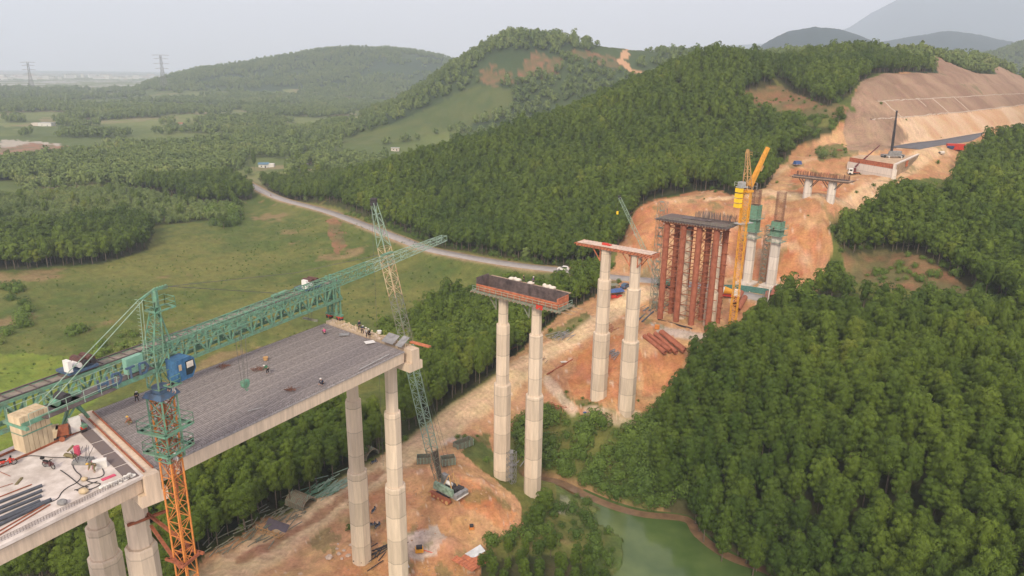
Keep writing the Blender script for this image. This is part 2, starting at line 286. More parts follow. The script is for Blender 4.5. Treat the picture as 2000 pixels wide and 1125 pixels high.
# forest patches (survey view, tested at mid-crown height), distance limits, tree scale
FP = [([(1285, 830), (1265, 880), (1290, 940), (1320, 975), (1352, 990), (1385, 1040), (1450, 1090), (1520, 1125), (1580, 1250), (2400, 1250), (2400, 640), (2010, 640), (1900, 597), (1800, 570), (1700, 545), (1620, 535), (1560, 570), (1490, 610), (1430, 650), (1390, 665), (1350, 700), (1320, 760), (1295, 800)], 60, 262, 1),
      ([(1628, 430), (1650, 400), (1700, 390), (1745, 352), (1800, 345), (1868, 355), (1878, 300), (1900, 282), (1960, 262), (2060, 235), (2500, 200), (2500, 700), (2010, 610), (1960, 560), (1900, 530), (1800, 470), (1740, 462), (1660, 470)], 200, 480, 1),
      ([(600, 400), (680, 350), (750, 322), (900, 272), (1100, 215), (1250, 160), (1350, 118), (1400, 92), (1480, 105), (1520, 150), (1445, 165), (1450, 200), (1530, 215), (1600, 228), (1650, 230), (1640, 255), (1585, 275), (1540, 300), (1500, 345), (1440, 365), (1380, 372), (1300, 383), (1245, 395), (1225, 430), (1205, 490), (1160, 512), (1080, 505), (930, 487), (850, 462), (780, 430), (700, 412), (640, 405)], 270, 560, 1),
      ([(-40, 1135), (60, 1040), (150, 960), (150, 780), (230, 755), (330, 720), (420, 690), (560, 740), (700, 790), (760, 830), (750, 872), (690, 905), (620, 935), (560, 965), (500, 1000), (440, 1035), (390, 1060), (350, 1135)], 60, 170, 1),
      ([(745, 640), (800, 622), (850, 590), (930, 560), (1000, 562), (1080, 555), (1130, 520), (1168, 500), (1180, 545), (1150, 585), (1080, 615), (1010, 672), (960, 735), (900, 785), (850, 810), (800, 845), (770, 830), (770, 740)], 105, 285, 1),
      ([(925, 1060), (1000, 1045), (1080, 1040), (1140, 1055), (1190, 1080), (1225, 1140), (925, 1240)], 60, 135, .55),
      ([(-200, 318), (0, 312), (150, 300), (280, 292), (420, 310), (470, 345), (492, 375), (430, 388), (380, 382), (330, 368), (200, 343), (60, 338), (-200, 350)], 330, 900, 1),
      ([(-200, 455), (0, 452), (130, 440), (250, 420), (300, 435), (285, 470), (200, 495), (0, 508), (-200, 515)], 280, 560, 1),
      ([(-200, 352), (60, 345), (200, 345), (330, 375), (470, 390), (440, 412), (300, 425), (130, 445), (0, 452), (-200, 455)], 280, 620, .6),
      ([(500, 335), (560, 350), (620, 345), (700, 315), (760, 300), (740, 325), (680, 352), (600, 395), (550, 385)], 380, 800, .8),
      ([(1480, 108), (1500, 100), (1560, 88), (1700, 88), (1900, 95), (2100, 108), (2200, 160), (2000, 145), (1930, 128), (1880, 150), (1830, 140), (1760, 136), (1690, 148), (1660, 170), (1620, 190), (1540, 160)], 400, 900, .9),
      ([(1560, 292), (1600, 282), (1655, 284), (1650, 296), (1590, 305)], 300, 420, .45)]
def landkeep(X, Y, Z, H, D):
    """which patch a spot falls in; returns scale (0 = open land)"""
    px, py = proj(X, Y, Z+H*.55); gx, gy = proj(X, Y, Z); s = np.zeros(len(X))
    for P, a, b, sc in FP:
        m = inpoly(px, py, P) & (D > a) & (D < b); s[m] = np.maximum(s[m], sc)
    s[inpoly(gx, gy, SITE) & (D < 600) & ~inpoly(gx, gy, [(1590, 290), (1650, 283), (1660, 305), (1600, 312)])] = 0
    d, _ = dpoly(X, Y, ROAD); s[(d < 7.5) & (D < 700)] = 0
    d, _ = dpoly(X, Y, UPROAD); s[d < 12] = 0; cs_, cz_ = cut_coords(X, Y); s[(cs_ > 0) & (cs_ < 90) & (Z > cz_+cutprof(cs_)-3.5)] = 0
    d, _ = dpoly(X, Y, TR1) if TR1 is not None else (np.full(len(X), 99.), 0); s[d < 6] = 0
    return s
RED = [[(1130, 690), (1180, 650), (1240, 660), (1250, 700), (1220, 790), (1130, 775), (1105, 740)], [(1250, 700), (1340, 690), (1330, 740), (1290, 770), (1250, 780)], [(1240, 400), (1290, 388), (1310, 420), (1290, 520), (1225, 530)], [(930, 640), (1010, 690), (960, 740), (940, 720)], [(1400, 430), (1500, 420), (1610, 450), (1590, 520), (1530, 550), (1400, 540)], [(900, 930), (1010, 1000), (990, 1030), (900, 990)], [(1540, 330), (1600, 335), (1640, 350), (1640, 385), (1560, 390)]]
GREY = [[(795, 1045), (860, 1030), (880, 1060), (850, 1090), (790, 1095)], [(1270, 625), (1350, 650), (1400, 650), (1370, 665), (1290, 650)], [(800, 880), (860, 860), (910, 850), (850, 880), (790, 905)], [(1085, 970), (1110, 975), (1130, 1010), (1095, 1010)], [(0, 272), (120, 280), (100, 300), (0, 305)]]
HILLBARE = [([(925, 135), (960, 108), (1000, 100), (1060, 104), (1105, 122), (1085, 142), (1020, 160), (960, 168), (930, 160)], 700, 1400), ([(1090, 92), (1140, 100), (1220, 108), (1215, 125), (1250, 140), (1290, 134), (1310, 140), (1250, 152), (1190, 135), (1150, 120), (1095, 108)], 700, 1060), ([(1440, 172), (1480, 160), (1560, 175), (1655, 208), (1640, 232), (1560, 225), (1480, 205)], 380, 520), ([(1640, 485), (1720, 465), (1830, 490), (1920, 545), (1960, 570), (1850, 575), (1740, 560), (1650, 545)], 190, 320),
            ([(640, 430), (660, 425), (680, 480), (650, 500)], 280, 420), ([(0, 290), (60, 280), (130, 285), (120, 302), (40, 310), (0, 312)], 500, 1200)]
MEADOW2 = [([(660, 275), (750, 250), (830, 215), (930, 165), (1010, 175), (1000, 215), (900, 250), (780, 278), (700, 285)], 600, 1300), ([(900, 262), (1010, 238), (1100, 210), (1200, 170), (1240, 172), (1200, 205), (1100, 225), (950, 262)], 450, 1000)]
hx = fbm(GX, GY, 9, 3, 31); hy = fbm(GX, GY, 9, 3, 37); PX, PY = proj(GX, GY, GZ)
jx = PX+hx*np.interp(GD, [60, 200, 600, 2000], [22, 14, 8, 4]); jy = PY+hy*np.interp(GD, [60, 200, 600, 2000], [14, 8, 4, 2])
C = np.zeros((len(GX), 3)); NB = fbm(GX, GY, 45, 5, 41); NS = fbm(GX, GY, 5, 4, 47); NM = fbm(GX, GY, 18, 4, 53)
def setc(m, c, c2=None, nz=None, k=1.0):
    c = np.array(c); 
    if c2 is None: v = np.broadcast_to(c, (m.sum(), 3))
    else:
        t = np.clip(.5+nz[m]*1.5, 0, 1)[:, None]; v = c*(1-t)+np.array(c2)*t
    C[m] = C[m]*(1-k)+v*k
allm = np.ones(len(GX), bool)
setc(allm, (.080, .112, .026), (.145, .150, .042), NB+.5*NS)
t = np.clip((NM+.6*NS-.30)*3, 0, 1)[:, None]*.6; C = C*(1-t)+np.array((.065, .095, .026))*t                  # darker scrub blotches
t = np.clip((fbm(GX, GY, 30, 4, 61)+.3*NS-.42)*6, 0, 1)[:, None]*(GD < 520)[:, None]; C = C*(1-t*.75)+np.array((.24, .165, .085))*t*.75  # dry tracks
far = GD > 560; setc(far, (.095, .13, .042), (.16, .19, .062), fbm(GX, GY, 150, 4, 71))
hm = far & (GZ > -66) & (GD < 3050); setc(hm, (.040, .066, .030), (.065, .095, .038), fbm(GX, GY, 150, 4, 71))
hm = (GD > 3050) & (GZ > -70) & (np.arctan2(GX, GY) > 0); setc(hm, (.022, .044, .048), (.032, .056, .058), fbm(GX, GY, 300, 4, 71))  # far mountains: dark forest tinted bluish, a little distance haze painted into the colour
m = far & (fbm(GX, GY, 190, 3, 73)+.35*fbm(GX, GY, 50, 3, 74) > .30) & (GD < 4000) & (GZ < -60); setc(m, (.22, .19, .10), (.17, .20, .07), NB)
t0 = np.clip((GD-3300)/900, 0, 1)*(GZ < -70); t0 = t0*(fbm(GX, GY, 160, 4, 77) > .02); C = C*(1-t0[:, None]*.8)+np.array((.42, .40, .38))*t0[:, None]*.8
# lush bright meadow at the near left
m = inpoly(jx, jy, [(-200, 690), (60, 690), (190, 700), (215, 760), (150, 820), (60, 860), (-200, 1000)]) & (GD < 330); setc(m, (.13, .185, .028), (.17, .21, .038), NS)
FORF = (.038, .050, .020)
SITEMASK = inpoly(jx, jy, SITE) & (GD < 620)
setc(SITEMASK, (.40, .205, .098), (.49, .295, .155), NM+.3*NS)
for P in RED: setc(inpoly(jx, jy, P) & SITEMASK, (.38, .145, .06), (.48, .225, .105), NS+.3*NM, .85)
_cs, _cz = cut_coords(GX, GY); CUTM = (_cs > 0) & (_cs < 88) & (GZ > _cz+cutprof(_cs)-2.5) & (GD < 1000)
setc(CUTM, (.50, .31, .175), (.58, .42, .28), NM+.3*NS); SITEMASK = SITEMASK | CUTM
setc(CUTM & (_cs > 23.2+hy*.8), (.25, .16, .11), (.34, .23, .155), NM+.4*NS); setc(CUTM & (_cs > 36) & (fbm(GX, GY, 16, 4, 88) > .42), (.40, .27, .17), (.12, .13, .06), NS, .6)
setc((_cs > 0) & (_cs < 9) & (GD < 1000), (.58, .42, .27))
for P in GREY: setc(inpoly(jx, jy, P) & (GD < 1200), (.42, .38, .34), (.50, .44, .38), NS, .8)
for P in NETTING: setc(inpoly(PX+hx*2, PY+hy*1.2, P) & (GD > 280) & (GD < 620), (.235, .155, .105), (.30, .205, .14), NM, .93)
for P in GRASSY: setc(inpoly(jx, jy, P) & (GD < 620), (.075, .11, .03), (.13, .15, .05), NS, .8)
for P, a, b in HILLBARE: setc(inpoly(jx+hx*(8 if a > 600 else 0), jy+hy*(5 if a > 600 else 0), P) & (GD > a) & (GD < b) & ((NM+.5*NB > -.12) | (a < 600)), (.26, .13, .075), (.14, .12, .055), NS*.8+NM, .85)
for P, a, b in MEADOW2: setc(inpoly(jx, jy, P) & (GD > a) & (GD < b), (.115, .135, .045), (.085, .115, .038), NM, .8)
m = inpoly(jx, jy, [(1215, 98), (1228, 96), (1225, 112), (1218, 118), (1240, 135), (1258, 146), (1245, 146), (1222, 132), (1206, 120)]) & (GD > 600) & (GD < 1300); setc(m, (.50, .30, .17))
TR1 = None
# haul tracks: pale compacted sand with red ruts
def track(pts, w, c, k=.9, rut=None):
    L = smooth_line([tuple(G(*p)) for p in pts], 6)
    sel = np.nonzero(GD < 560)[0]; d, _ = dpoly(GX[sel], GY[sel], L)
    t = (1-sstep(w*.65, w*1.15, d+NS[sel]*1.0))*k
    C[sel] = C[sel]*(1-t[:, None])+np.array(c)*t[:, None]
    if rut:
        for off in (.42, .17, .68):
            t = (1-sstep(.2, .6, np.abs(d-abs(off)*w+.25*NM[sel])))*.55*np.clip(.6+NM[sel], 0, 1); C[sel] = C[sel]*(1-t[:, None])+np.array(rut)*t[:, None]
    return L
TR1 = track([(420, 1125), (520, 1070), (620, 1000), (700, 945), (800, 880), (880, 825), (960, 765), (1020, 715), (1080, 680), (1150, 640), (1220, 592), (1260, 570)], 5.4, (.62, .455, .275), 1.0, (.46, .31, .18))
track([(480, 1090), (580, 1035), (680, 965), (740, 925)], 1.6, (.31, .15, .08), .75)
track([(1480, 375), (1560, 385), (1640, 392), (1700, 372), (1750, 340), (1800, 306), (1840, 290)], 4.6, (.60, .42, .25), .95, (.45, .29, .165))
track([(1120, 800), (1090, 770), (1070, 740)], 1.5, (.56, .43, .31), .8)
track([(1150, 800), (1200, 815), (1240, 812)], 1.6, (.56, .43, .31), .7)
track([(1390, 388), (1440, 384), (1500, 378)], 3.0, (.60, .42, .25), .9)
track([(1590, 310), (1530, 330), (1500, 352)], 1.6, (.52, .36, .22), .7)
track([(1500, 470), (1550, 480), (1600, 487)], .8, (.55, .38, .24), .6)
d, _ = dpoly(GX, GY, ROAD); t = (1-sstep(3.4, 6.5, d+NS*1.2))*.75*(GD < 900); C = C*(1-t[:, None])+np.array((.40, .27, .17))*t[:, None]
d, _ = dpoly(GX, GY, STREAM); t = (1-sstep(1.6, 3.4, d+NS*.8))*.9; C = C*(1-t[:, None])+np.array((.27, .16, .085))*t[:, None]
_px, _py = proj(GX, GY, np.full(len(GX), -89.0)); m = inpoly(_px+hx*10, _py+hy*8, [(1085, 955), (1180, 970), (1380, 1020), (1450, 1130), (1120, 1130), (1180, 1060), (1080, 1000)]) & (GD < 240) & ~SITEMASK
k = np.clip(1-d*0, 0, 1); setc(m, (.075, .12, .035), (.13, .15, .055), NS, .7)
# rills and streaks down the bare slopes
ang = np.arctan2(GX-60, GY-150); rill = fbm(ang*190+2.2*fbm(GX, GY, 14, 3, 90), GZ*.25, 3.0, 4, 91)*np.clip(.5+1.2*fbm(GX, GY, 24, 3, 92), 0, 1.2)
t = np.clip(rill*1.5, -.5, .5)*SITEMASK*sstep(-66, -62, GZ)*(GD < 300); C *= (1-.38*t)[:, None]
C *= (1+.30*fbm(GX, GY, 1.6, 3, 97)*(GD < 450))[:, None]
sp = (fbm(GX, GY, .9, 2, 123) > .62) & SITEMASK & (GD < 330) & (dpoly(GX, GY, TR1)[0] > 4.6); C[sp] = C[sp]*.5+np.array((.62, .52, .42))*.5
C *= 1.0
sp = (fbm(GX, GY, 4, 3, 124) > .40) & SITEMASK & (GD < 330) & (dpoly(GX, GY, TR1)[0] > 5); C[sp] = C[sp]*.55+np.array((.30, .16, .09))*.45
sp = (fbm(GX, GY, 7, 4, 125) > .44) & SITEMASK & (GD < 480) & (dpoly(GX, GY, TR1)[0] > 5) & (_cs < .1); C[sp] = C[sp]*.45+np.array((.14, .15, .06))*.55
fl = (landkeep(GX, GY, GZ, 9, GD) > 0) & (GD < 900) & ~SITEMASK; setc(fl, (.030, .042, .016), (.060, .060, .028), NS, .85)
C = np.clip(C, .01, .8)
Zf = GZ.copy(); _dr, _ = dpoly(GX, GY, ROAD); _du, _ = dpoly(GX, GY, UPROAD); slopey = SITEMASK & (GD < 520) & (_dr > 7) & (_du > 11); mr_ = np.random.default_rng(55)
for _ in range(60):
    px_, py_ = [(mr_.uniform(1130, 1340), mr_.uniform(590, 780)), (mr_.uniform(660, 1000), mr_.uniform(900, 1110)), (mr_.uniform(1480, 1840), mr_.uniform(290, 400)), (mr_.uniform(1350, 1600), mr_.uniform(420, 600))][_ % 4]
    if any(x0 < px_ < x1 and y0 < py_ < y1 for x0, y0, x1, y1 in ((1235, 590, 1340, 700), (835, 880, 905, 1000), (700, 880, 760, 1125), (785, 1040, 840, 1110), (1090, 690, 1130, 740), (1640, 280, 1770, 352), (1300, 600, 1460, 660), (890, 1070, 960, 1125), (1400, 540, 1560, 620), (1560, 350, 1650, 400), (1140, 740, 1250, 830))): continue
    g_ = G(px_, py_); r_ = mr_.uniform(1.0, 3.2)
    if dpoly(np.array([g_.x]), np.array([g_.y]), TR1)[0][0] < 6: continue
    dd_ = np.hypot(GX-g_.x, (GY-g_.y)*mr_.uniform(.6, 1.3)); m_ = (dd_ < r_*2) & slopey; b_ = np.exp(-(dd_[m_]/r_*1.3)**2); Zf[m_] += b_*r_*.42*(1+.3*hx[m_]); C[m_] = C[m_]*(1-b_[:, None]*.5)+np.array([(.40, .17, .08), (.52, .33, .2), (.34, .15, .08), (.58, .45, .33)][_ % 4])*b_[:, None]*.5
Zf[slopey] += np.clip(rill[slopey], -.5, .5)*.7*((GZ[slopey] > -66) & (GZ[slopey] < -44))
me = mesh_np('ground', np.stack([GX, GY, Zf], 1), F, smooth=True)
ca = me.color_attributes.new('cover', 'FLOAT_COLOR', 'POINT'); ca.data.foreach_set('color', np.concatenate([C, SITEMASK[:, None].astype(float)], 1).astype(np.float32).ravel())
m, n, b = newmat('earth_and_grass')
at = n.nodes.new('ShaderNodeVertexColor'); at.layer_name = 'cover'
gp = n.nodes.new('ShaderNodeNewGeometry')
def noise(sc, det=6, r=.6):
    q = n.nodes.new('ShaderNodeTexNoise'); q.inputs['Scale'].default_value = sc; q.inputs['Detail'].default_value = det; q.inputs['Roughness'].default_value = r
    n.links.new(gp.outputs['Position'], q.inputs['Vector']); return q
n1 = noise(1.4, 8, .7); n2 = noise(.22, 5)
hsv = n.nodes.new('ShaderNodeHueSaturation'); mr = n.nodes.new('ShaderNodeMapRange'); mr.inputs[1].default_value = .3; mr.inputs[2].default_value = .7; mr.inputs[3].default_value = .74; mr.inputs[4].default_value = 1.24
n.links.new(n1.outputs[0], mr.inputs[0]); n.links.new(at.outputs[0], hsv.inputs['Color']); n.links.new(mr.outputs[0], hsv.inputs['Value'])
mr2 = n.nodes.new('ShaderNodeMapRange'); mr2.inputs[1].default_value = .3; mr2.inputs[2].default_value = .7; mr2.inputs[3].default_value = .485; mr2.inputs[4].default_value = .515
n.links.new(n2.outputs[0], mr2.inputs[0]); n.links.new(mr2.outputs[0], hsv.inputs['Hue'])
n.links.new(hsv.outputs[0], b.inputs['Base Color']); b.inputs['Roughness'].default_value = .95; b.inputs['Specular IOR Level'].default_value = .1
bp = n.nodes.new('ShaderNodeBump'); bp.inputs['Strength'].default_value = .8; bp.inputs['Distance'].default_value = .35; n.links.new(n1.outputs[0], bp.inputs['Height']); n.links.new(bp.outputs[0], b.inputs['Normal'])
me.materials.append(m); struct('ground', me, 'rolling ground of green scrub, wooded hills and bare orange earth')

# --- water of the pond and the stream
m, n, b = newmat('pond_water'); tc = n.nodes.new('ShaderNodeNewGeometry'); ns = n.nodes.new('ShaderNodeTexNoise'); ns.inputs['Scale'].default_value = .16; ns.inputs['Detail'].default_value = 8
n.links.new(tc.outputs['Position'], ns.inputs['Vector']); cr = n.nodes.new('ShaderNodeValToRGB')
cr.color_ramp.elements[0].position = .35; cr.color_ramp.elements[0].color = (.052, .092, .024, 1); cr.color_ramp.elements[1].position = .70; cr.color_ramp.elements[1].color = (.10, .145, .045, 1)
n.links.new(ns.outputs[0], cr.inputs[0]); n.links.new(cr.outputs[0], b.inputs['Base Color']); b.inputs['Roughness'].default_value = .13; b.inputs['Specular IOR Level'].default_value = .4; bq = n.nodes.new('ShaderNodeBump'); bq.inputs['Strength'].default_value = .15; bq.inputs['Distance'].default_value = .05; n2_ = n.nodes.new('ShaderNodeTexNoise'); n2_.inputs['Scale'].default_value = 1.5; n.links.new(tc.outputs['Position'], n2_.inputs['Vector']); n.links.new(n2_.outputs[0], bq.inputs['Height']); n.links.new(bq.outputs[0], b.inputs['Normal'])
pv = [at_z(x, y, -89.45) for x, y in [(1140, 955), (1260, 985), (1370, 1000), (1420, 1050), (1560, 1100), (1640, 1240), (1050, 1240), (1100, 1080)]]
struct('pond_water', mesh_np('pond_water', pv, [list(range(len(pv)))[::-1]], [m]), 'still green pond water below the wooded slope')
ms = mat('muddy_water', (.20, .125, .07), .3, var=.2, scale=.6, bump=0)
def ribbon(name, line, w, dz, mt, lab, thick=0):
    V = []; F_ = []; L = [np.array(p) for p in line]
    for i, p in enumerate(L):
        q = L[min(i+1, len(L)-1)]-L[max(i-1, 0)]; nrm = np.array([-q[1], q[0], 0])/np.hypot(q[0], q[1])
        V += [p+nrm*w+[0, 0, dz], p-nrm*w+[0, 0, dz]]
        if thick: V += [p+nrm*(w+.3)+[0, 0, dz-thick], p-nrm*(w+.3)+[0, 0, dz-thick]]
    s = 4 if thick else 2
    for i in range(len(L)-1):
        a = i*s; c = a+s; F_.append([a, a+1, c+1, c])
        if thick: F_ += [[a+2, a, c, c+2], [a+1, a+3, c+3, c+1]]
    F_ = [f[::-1] for f in F_]
    o = struct(name, mesh_np(name, V, F_, [mt]), lab); return o
ribbon('stream_water', [np.array([p[0], p[1], -89.42]) for p in STREAM], 1.1, 0, ms, 'narrow muddy stream along the edge of the pond')
asph = mat('worn_asphalt', (.34, .315, .295), .9, var=.12, scale=.5, bump=.1); newa = mat('new_asphalt', (.125, .125, .135), .9, var=.12, scale=.4, bump=.1)
ribbon('road', ROAD, 3.1, 0.0, asph, 'narrow grey asphalt road along the foot of the hill', .5)
DRM = mat('drain_concrete', (.48, .39, .31), .9, var=.1)
def cutpoint(u, sd):
    i = min(int(u), len(UPROAD)-2); p = np.array(UPROAD[i]); q = np.array(UPROAD[i+1]); w = q-p; c = p+w*(u-i); w = w/np.hypot(w[0], w[1]); x, y = c[0]-w[1]*sd, c[1]+w[0]*sd; return np.array([x, y, ground(x, y)+.3])
for pts, lab in (([(u*.5, 23.5) for u in range(10, 98)], 'lower pale drain line along the bench of the netted cut slope'), ([(u*.5, 35.7) for u in range(24, 98)], 'upper pale drain line along the bench of the netted cut slope'),
                 ([(14, 35.7-k) for k in range(0, 13)], 'pale stair drain down the left part of the netted slope'), ([(28, 35.7-k) for k in range(0, 13)], 'pale stair drain down the middle of the netted slope'), ([(34, 35.7-k) for k in range(0, 13)], 'pale stair drain down the right part of the netted slope'), ([(24, 35.7-k) for k in range(0, 7)], 'short wide pale chute hanging from the upper drain line')):
    L = [cutpoint(*p) for p in pts]; V = []
    for i, q_ in enumerate(L):
        w = L[min(i+1, len(L)-1)]-L[max(i-1, 0)]; n_ = np.array([-w[1], w[0], 0])/np.hypot(w[0], w[1])*.38; V += [q_+n_, q_-n_, q_-n_-np.array([0, 0, 1.0]), q_+n_-np.array([0, 0, 1.0])]
    Fd = [[k*4+j, k*4+(j+1) % 4, k*4+4+(j+1) % 4, k*4+4+j] for k in range(len(L)-1) for j in range(4)]
    struct('slope_drain', mesh_np('slope_drain', V, Fd, [DRM]), lab)
ribbon('expressway', UPROAD, 6.6, 0.0, newa, 'newly paved dark expressway at the top of the cutting', .5)
# ------------------------------------------------------------------ trees
def leafmat(name, c_lo, c_hi, yel):
    m, n, b = newmat(name); oi = n.nodes.new('ShaderNodeObjectInfo'); gp = n.nodes.new('ShaderNodeNewGeometry'); at = n.nodes.new('ShaderNodeVertexColor'); at.layer_name = 'leaf'
    ns = n.nodes.new('ShaderNodeTexNoise'); ns.inputs['Scale'].default_value = .018; ns.inputs['Detail'].default_value = 3; n.links.new(gp.outputs['Position'], ns.inputs['Vector'])
    a = n.nodes.new('ShaderNodeMath'); a.operation = 'MULTIPLY_ADD'; a.inputs[1].default_value = .5; n.links.new(oi.outputs['Random'], a.inputs[0])
    s = n.nodes.new('ShaderNodeMapRange'); s.inputs[1].default_value = .35; s.inputs[2].default_value = .65; s.inputs[3].default_value = -.1; s.inputs[4].default_value = .5; n.links.new(ns.outputs[0], s.inputs[0]); n.links.new(s.outputs[0], a.inputs[2])
    cr = n.nodes.new('ShaderNodeValToRGB'); e = cr.color_ramp.elements; e[0].position = 0; e[0].color = (*c_lo, 1); e[1].position = .8; e[1].color = (*c_hi, 1); q = e.new(.97); q.color = (*yel, 1)
    n.links.new(a.outputs[0], cr.inputs[0])
    mu = n.nodes.new('ShaderNodeMix'); mu.data_type = 'RGBA'; mu.blend_type = 'MULTIPLY'; mu.inputs[0].default_value = 1; n.links.new(cr.outputs[0], mu.inputs[6]); n.links.new(at.outputs[0], mu.inputs[7])
    n.links.new(mu.outputs[2], b.inputs['Base Color']); b.inputs['Roughness'].default_value = .65; b.inputs['Specular IOR Level'].default_value = .2
    return m
LEAF = leafmat('acacia_leaves', (.044, .082, .008), (.100, .150, .014), (.15, .185, .02))
SCRUBM = leafmat('scrub_leaves', (.055, .10, .016), (.12, .185, .028), (.16, .20, .045))
BARK = mat('bark', (.15, .12, .09), .9, var=.25, scale=3)
def leaves(rng, cent, out, rad, n, size):
    """small leaf faces on the outward side of a number of puffs"""
    k = len(cent); ci = rng.integers(0, k, n); d = rng.normal(size=(n, 3)); d /= np.linalg.norm(d, axis=1)[:, None]; d = d+out[ci]*.75+np.array([0, 0, .15]); d /= np.linalg.norm(d, axis=1)[:, None]
    r = rad[ci]*(.80+.26*rng.random(n)); p = cent[ci]+d*r[:, None]
    nn = d+rng.normal(size=(n, 3))*.30; nn /= np.linalg.norm(nn, axis=1)[:, None]
    a = np.cross(nn, rng.normal(size=(n, 3))); a /= np.linalg.norm(a, axis=1)[:, None]; bb = np.cross(nn, a)
    s = size*(.6+.8*rng.random(n))[:, None]; V = np.stack([p-a*s, p-bb*s*.6, p+a*s, p+bb*s*.6], 1).reshape(-1, 3)
    F = np.arange(4*n).reshape(n, 4); tint = (.84+.32*rng.random(n))*(.88+.24*rng.random(k))[ci]
    return V, F, np.repeat(tint, 4)
def blob(cent, rx, rz, seg=7, rings=5):
    V = []; 
    for i in range(rings+1):
        th = math.pi*i/rings
        for j in range(seg): V.append((cent[0]+rx*math.sin(th)*math.cos(2*math.pi*j/seg), cent[1]+rx*math.sin(th)*math.sin(2*math.pi*j/seg), cent[2]+rz*math.cos(th)))
    F = [[i*seg+j, i*seg+(j+1) % seg, (i+1)*seg+(j+1) % seg, (i+1)*seg+j] for i in range(rings) for j in range(seg)]
    return np.array(V), np.array(F)[:, ::-1]
def crown_mesh(name, seed, H, R, nclump, nleaf, size, bottom=.42, leafm=LEAF, rad=.34):
    rng = np.random.default_rng(seed); zb = H*bottom; hc = H-zb; cent = []; out = []
    for i in range(nclump):
        t = .06+.92*(i+.5)/nclump; ph = i*2.399963+rng.random()*.5; rr_ = R*(math.sin(math.pi*min(1, .5*t/.36)) if t < .36 else math.sqrt(max(0, 1-((t-.36)/.68)**2)))**.8*(.62+.14*rng.random())
        cent.append((rr_*math.cos(ph), rr_*math.sin(ph), zb+hc*(t*.84+.02))); o_ = np.array([math.cos(ph)*rr_/R, math.sin(ph)*rr_/R, (t-.35)*1.5]); out.append(o_/np.linalg.norm(o_))
    cent = np.array(cent); out = np.array(out); rd = R*rad*(.85+.4*rng.random(nclump))
    V, F, T = leaves(rng, cent, out, rd, nleaf, size); V2, F2 = blob((0, 0, zb+hc*.46), R*.58, hc*.42)
    Fa = np.concatenate([F, F2+len(V)]); Va = np.concatenate([V, V2]); T = np.concatenate([T, np.full(len(V2), .9)])
    me = mesh_np(name, Va, Fa, [leafm]); ca = me.color_attributes.new('leaf', 'FLOAT_COLOR', 'POINT')
    ca.data.foreach_set('color', np.stack([T, T, T, T*0+1], 1).astype(np.float32).ravel()); return me
def trunk_mesh(name, seed, H, r=.12, limbs=4, top=.86):
    rng = np.random.default_rng(seed); V = []; F = []
    def tube(pts, rs, s=6):
        b0 = len(V)
        for (x, y, z), q in zip(pts, rs):
            for j in range(s): V.append((x+q*math.cos(2*math.pi*j/s), y+q*math.sin(2*math.pi*j/s), z))
        for i in range(len(pts)-1):
            for j in range(s): F.append([b0+i*s+j, b0+i*s+(j+1) % s, b0+(i+1)*s+(j+1) % s, b0+(i+1)*s+j])
    lx, ly = rng.normal(size=2)*.02*H; tube([(0, 0, -.5), (lx*.4, ly*.4, H*.35), (lx, ly, H*.6), (lx*.7, ly*.7, H*top)], [r*1.2, r*.85, r*.6, r*.2])
    for i in range(limbs):
        a = i*2.4+rng.random(); z = H*(.42+.1*i); L = H*.16; tube([(lx*.6, ly*.6, z), (lx*.6+L*.6*math.cos(a), ly*.6+L*.6*math.sin(a), z+L*.6), (lx*.6+L*math.cos(a), ly*.6+L*math.sin(a), z+L*1.1)], [r*.4, r*.28, r*.1], 4)
    return mesh_np(name, V, F, [BARK])
def join_tree(name, crown, trunk):
    bm_ = bpy.data.meshes.new(name); import bmesh
    b = bmesh.new(); b.from_mesh(crown); n0 = len(b.faces); b.from_mesh(trunk); b.faces.ensure_lookup_table()
    for f in b.faces[n0:]: f.material_index = 1
    lay = b.verts.layers.float_color.get('leaf')
    b.to_mesh(bm_); b.free(); bm_.materials.append(crown.materials[0]); bm_.materials.append(BARK); return bm_
NVAR = 6
near_c = [crown_mesh('acacia_crown', 100+i, 9.2+.5*(i % 3), 1.52+.10*(i % 4), 24, 5200, .09, .32+.03*(i % 3), rad=.40) for i in range(NVAR)]
near_t = [trunk_mesh('acacia_trunk', 150+i, 9.2+.5*(i % 3)) for i in range(NVAR)]
mid = [join_tree('mid', crown_mesh('m', 200+i, 9.2+.5*(i % 3), 1.85+.13*(i % 3), 12, 900, .21, .32, rad=.48), trunk_mesh('t', 250+i, 9, limbs=0)) for i in range(4)]
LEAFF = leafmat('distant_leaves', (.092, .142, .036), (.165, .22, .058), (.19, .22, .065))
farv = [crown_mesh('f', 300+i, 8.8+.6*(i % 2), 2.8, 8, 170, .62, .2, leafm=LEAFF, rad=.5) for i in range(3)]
bushv = [crown_mesh('bush', 400+i, 1.9+.3*i, 1.5, 12, 500, .16, -.1, SCRUBM, .5) for i in range(4)]
young = [join_tree('young', crown_mesh('y', 500+i, 6.5, 2.1, 12, 800, .22, .1, leafm=LEAFF, rad=.5), trunk_mesh('t', 550+i, 6, limbs=0)) for i in range(2)]
nearj = [join_tree('near', near_c[i], near_t[i]) for i in range(NVAR)]
def lib(name, meshes):
    c = bpy.data.collections.new(name)
    for i, m_ in enumerate(meshes):
        o = bpy.data.objects.new('%s_%02d' % (name, i), m_); c.objects.link(o)
    return c
LIBT = lib('tree_library', nearj+mid+farv+young); LIBB = lib('bush_library', bushv)
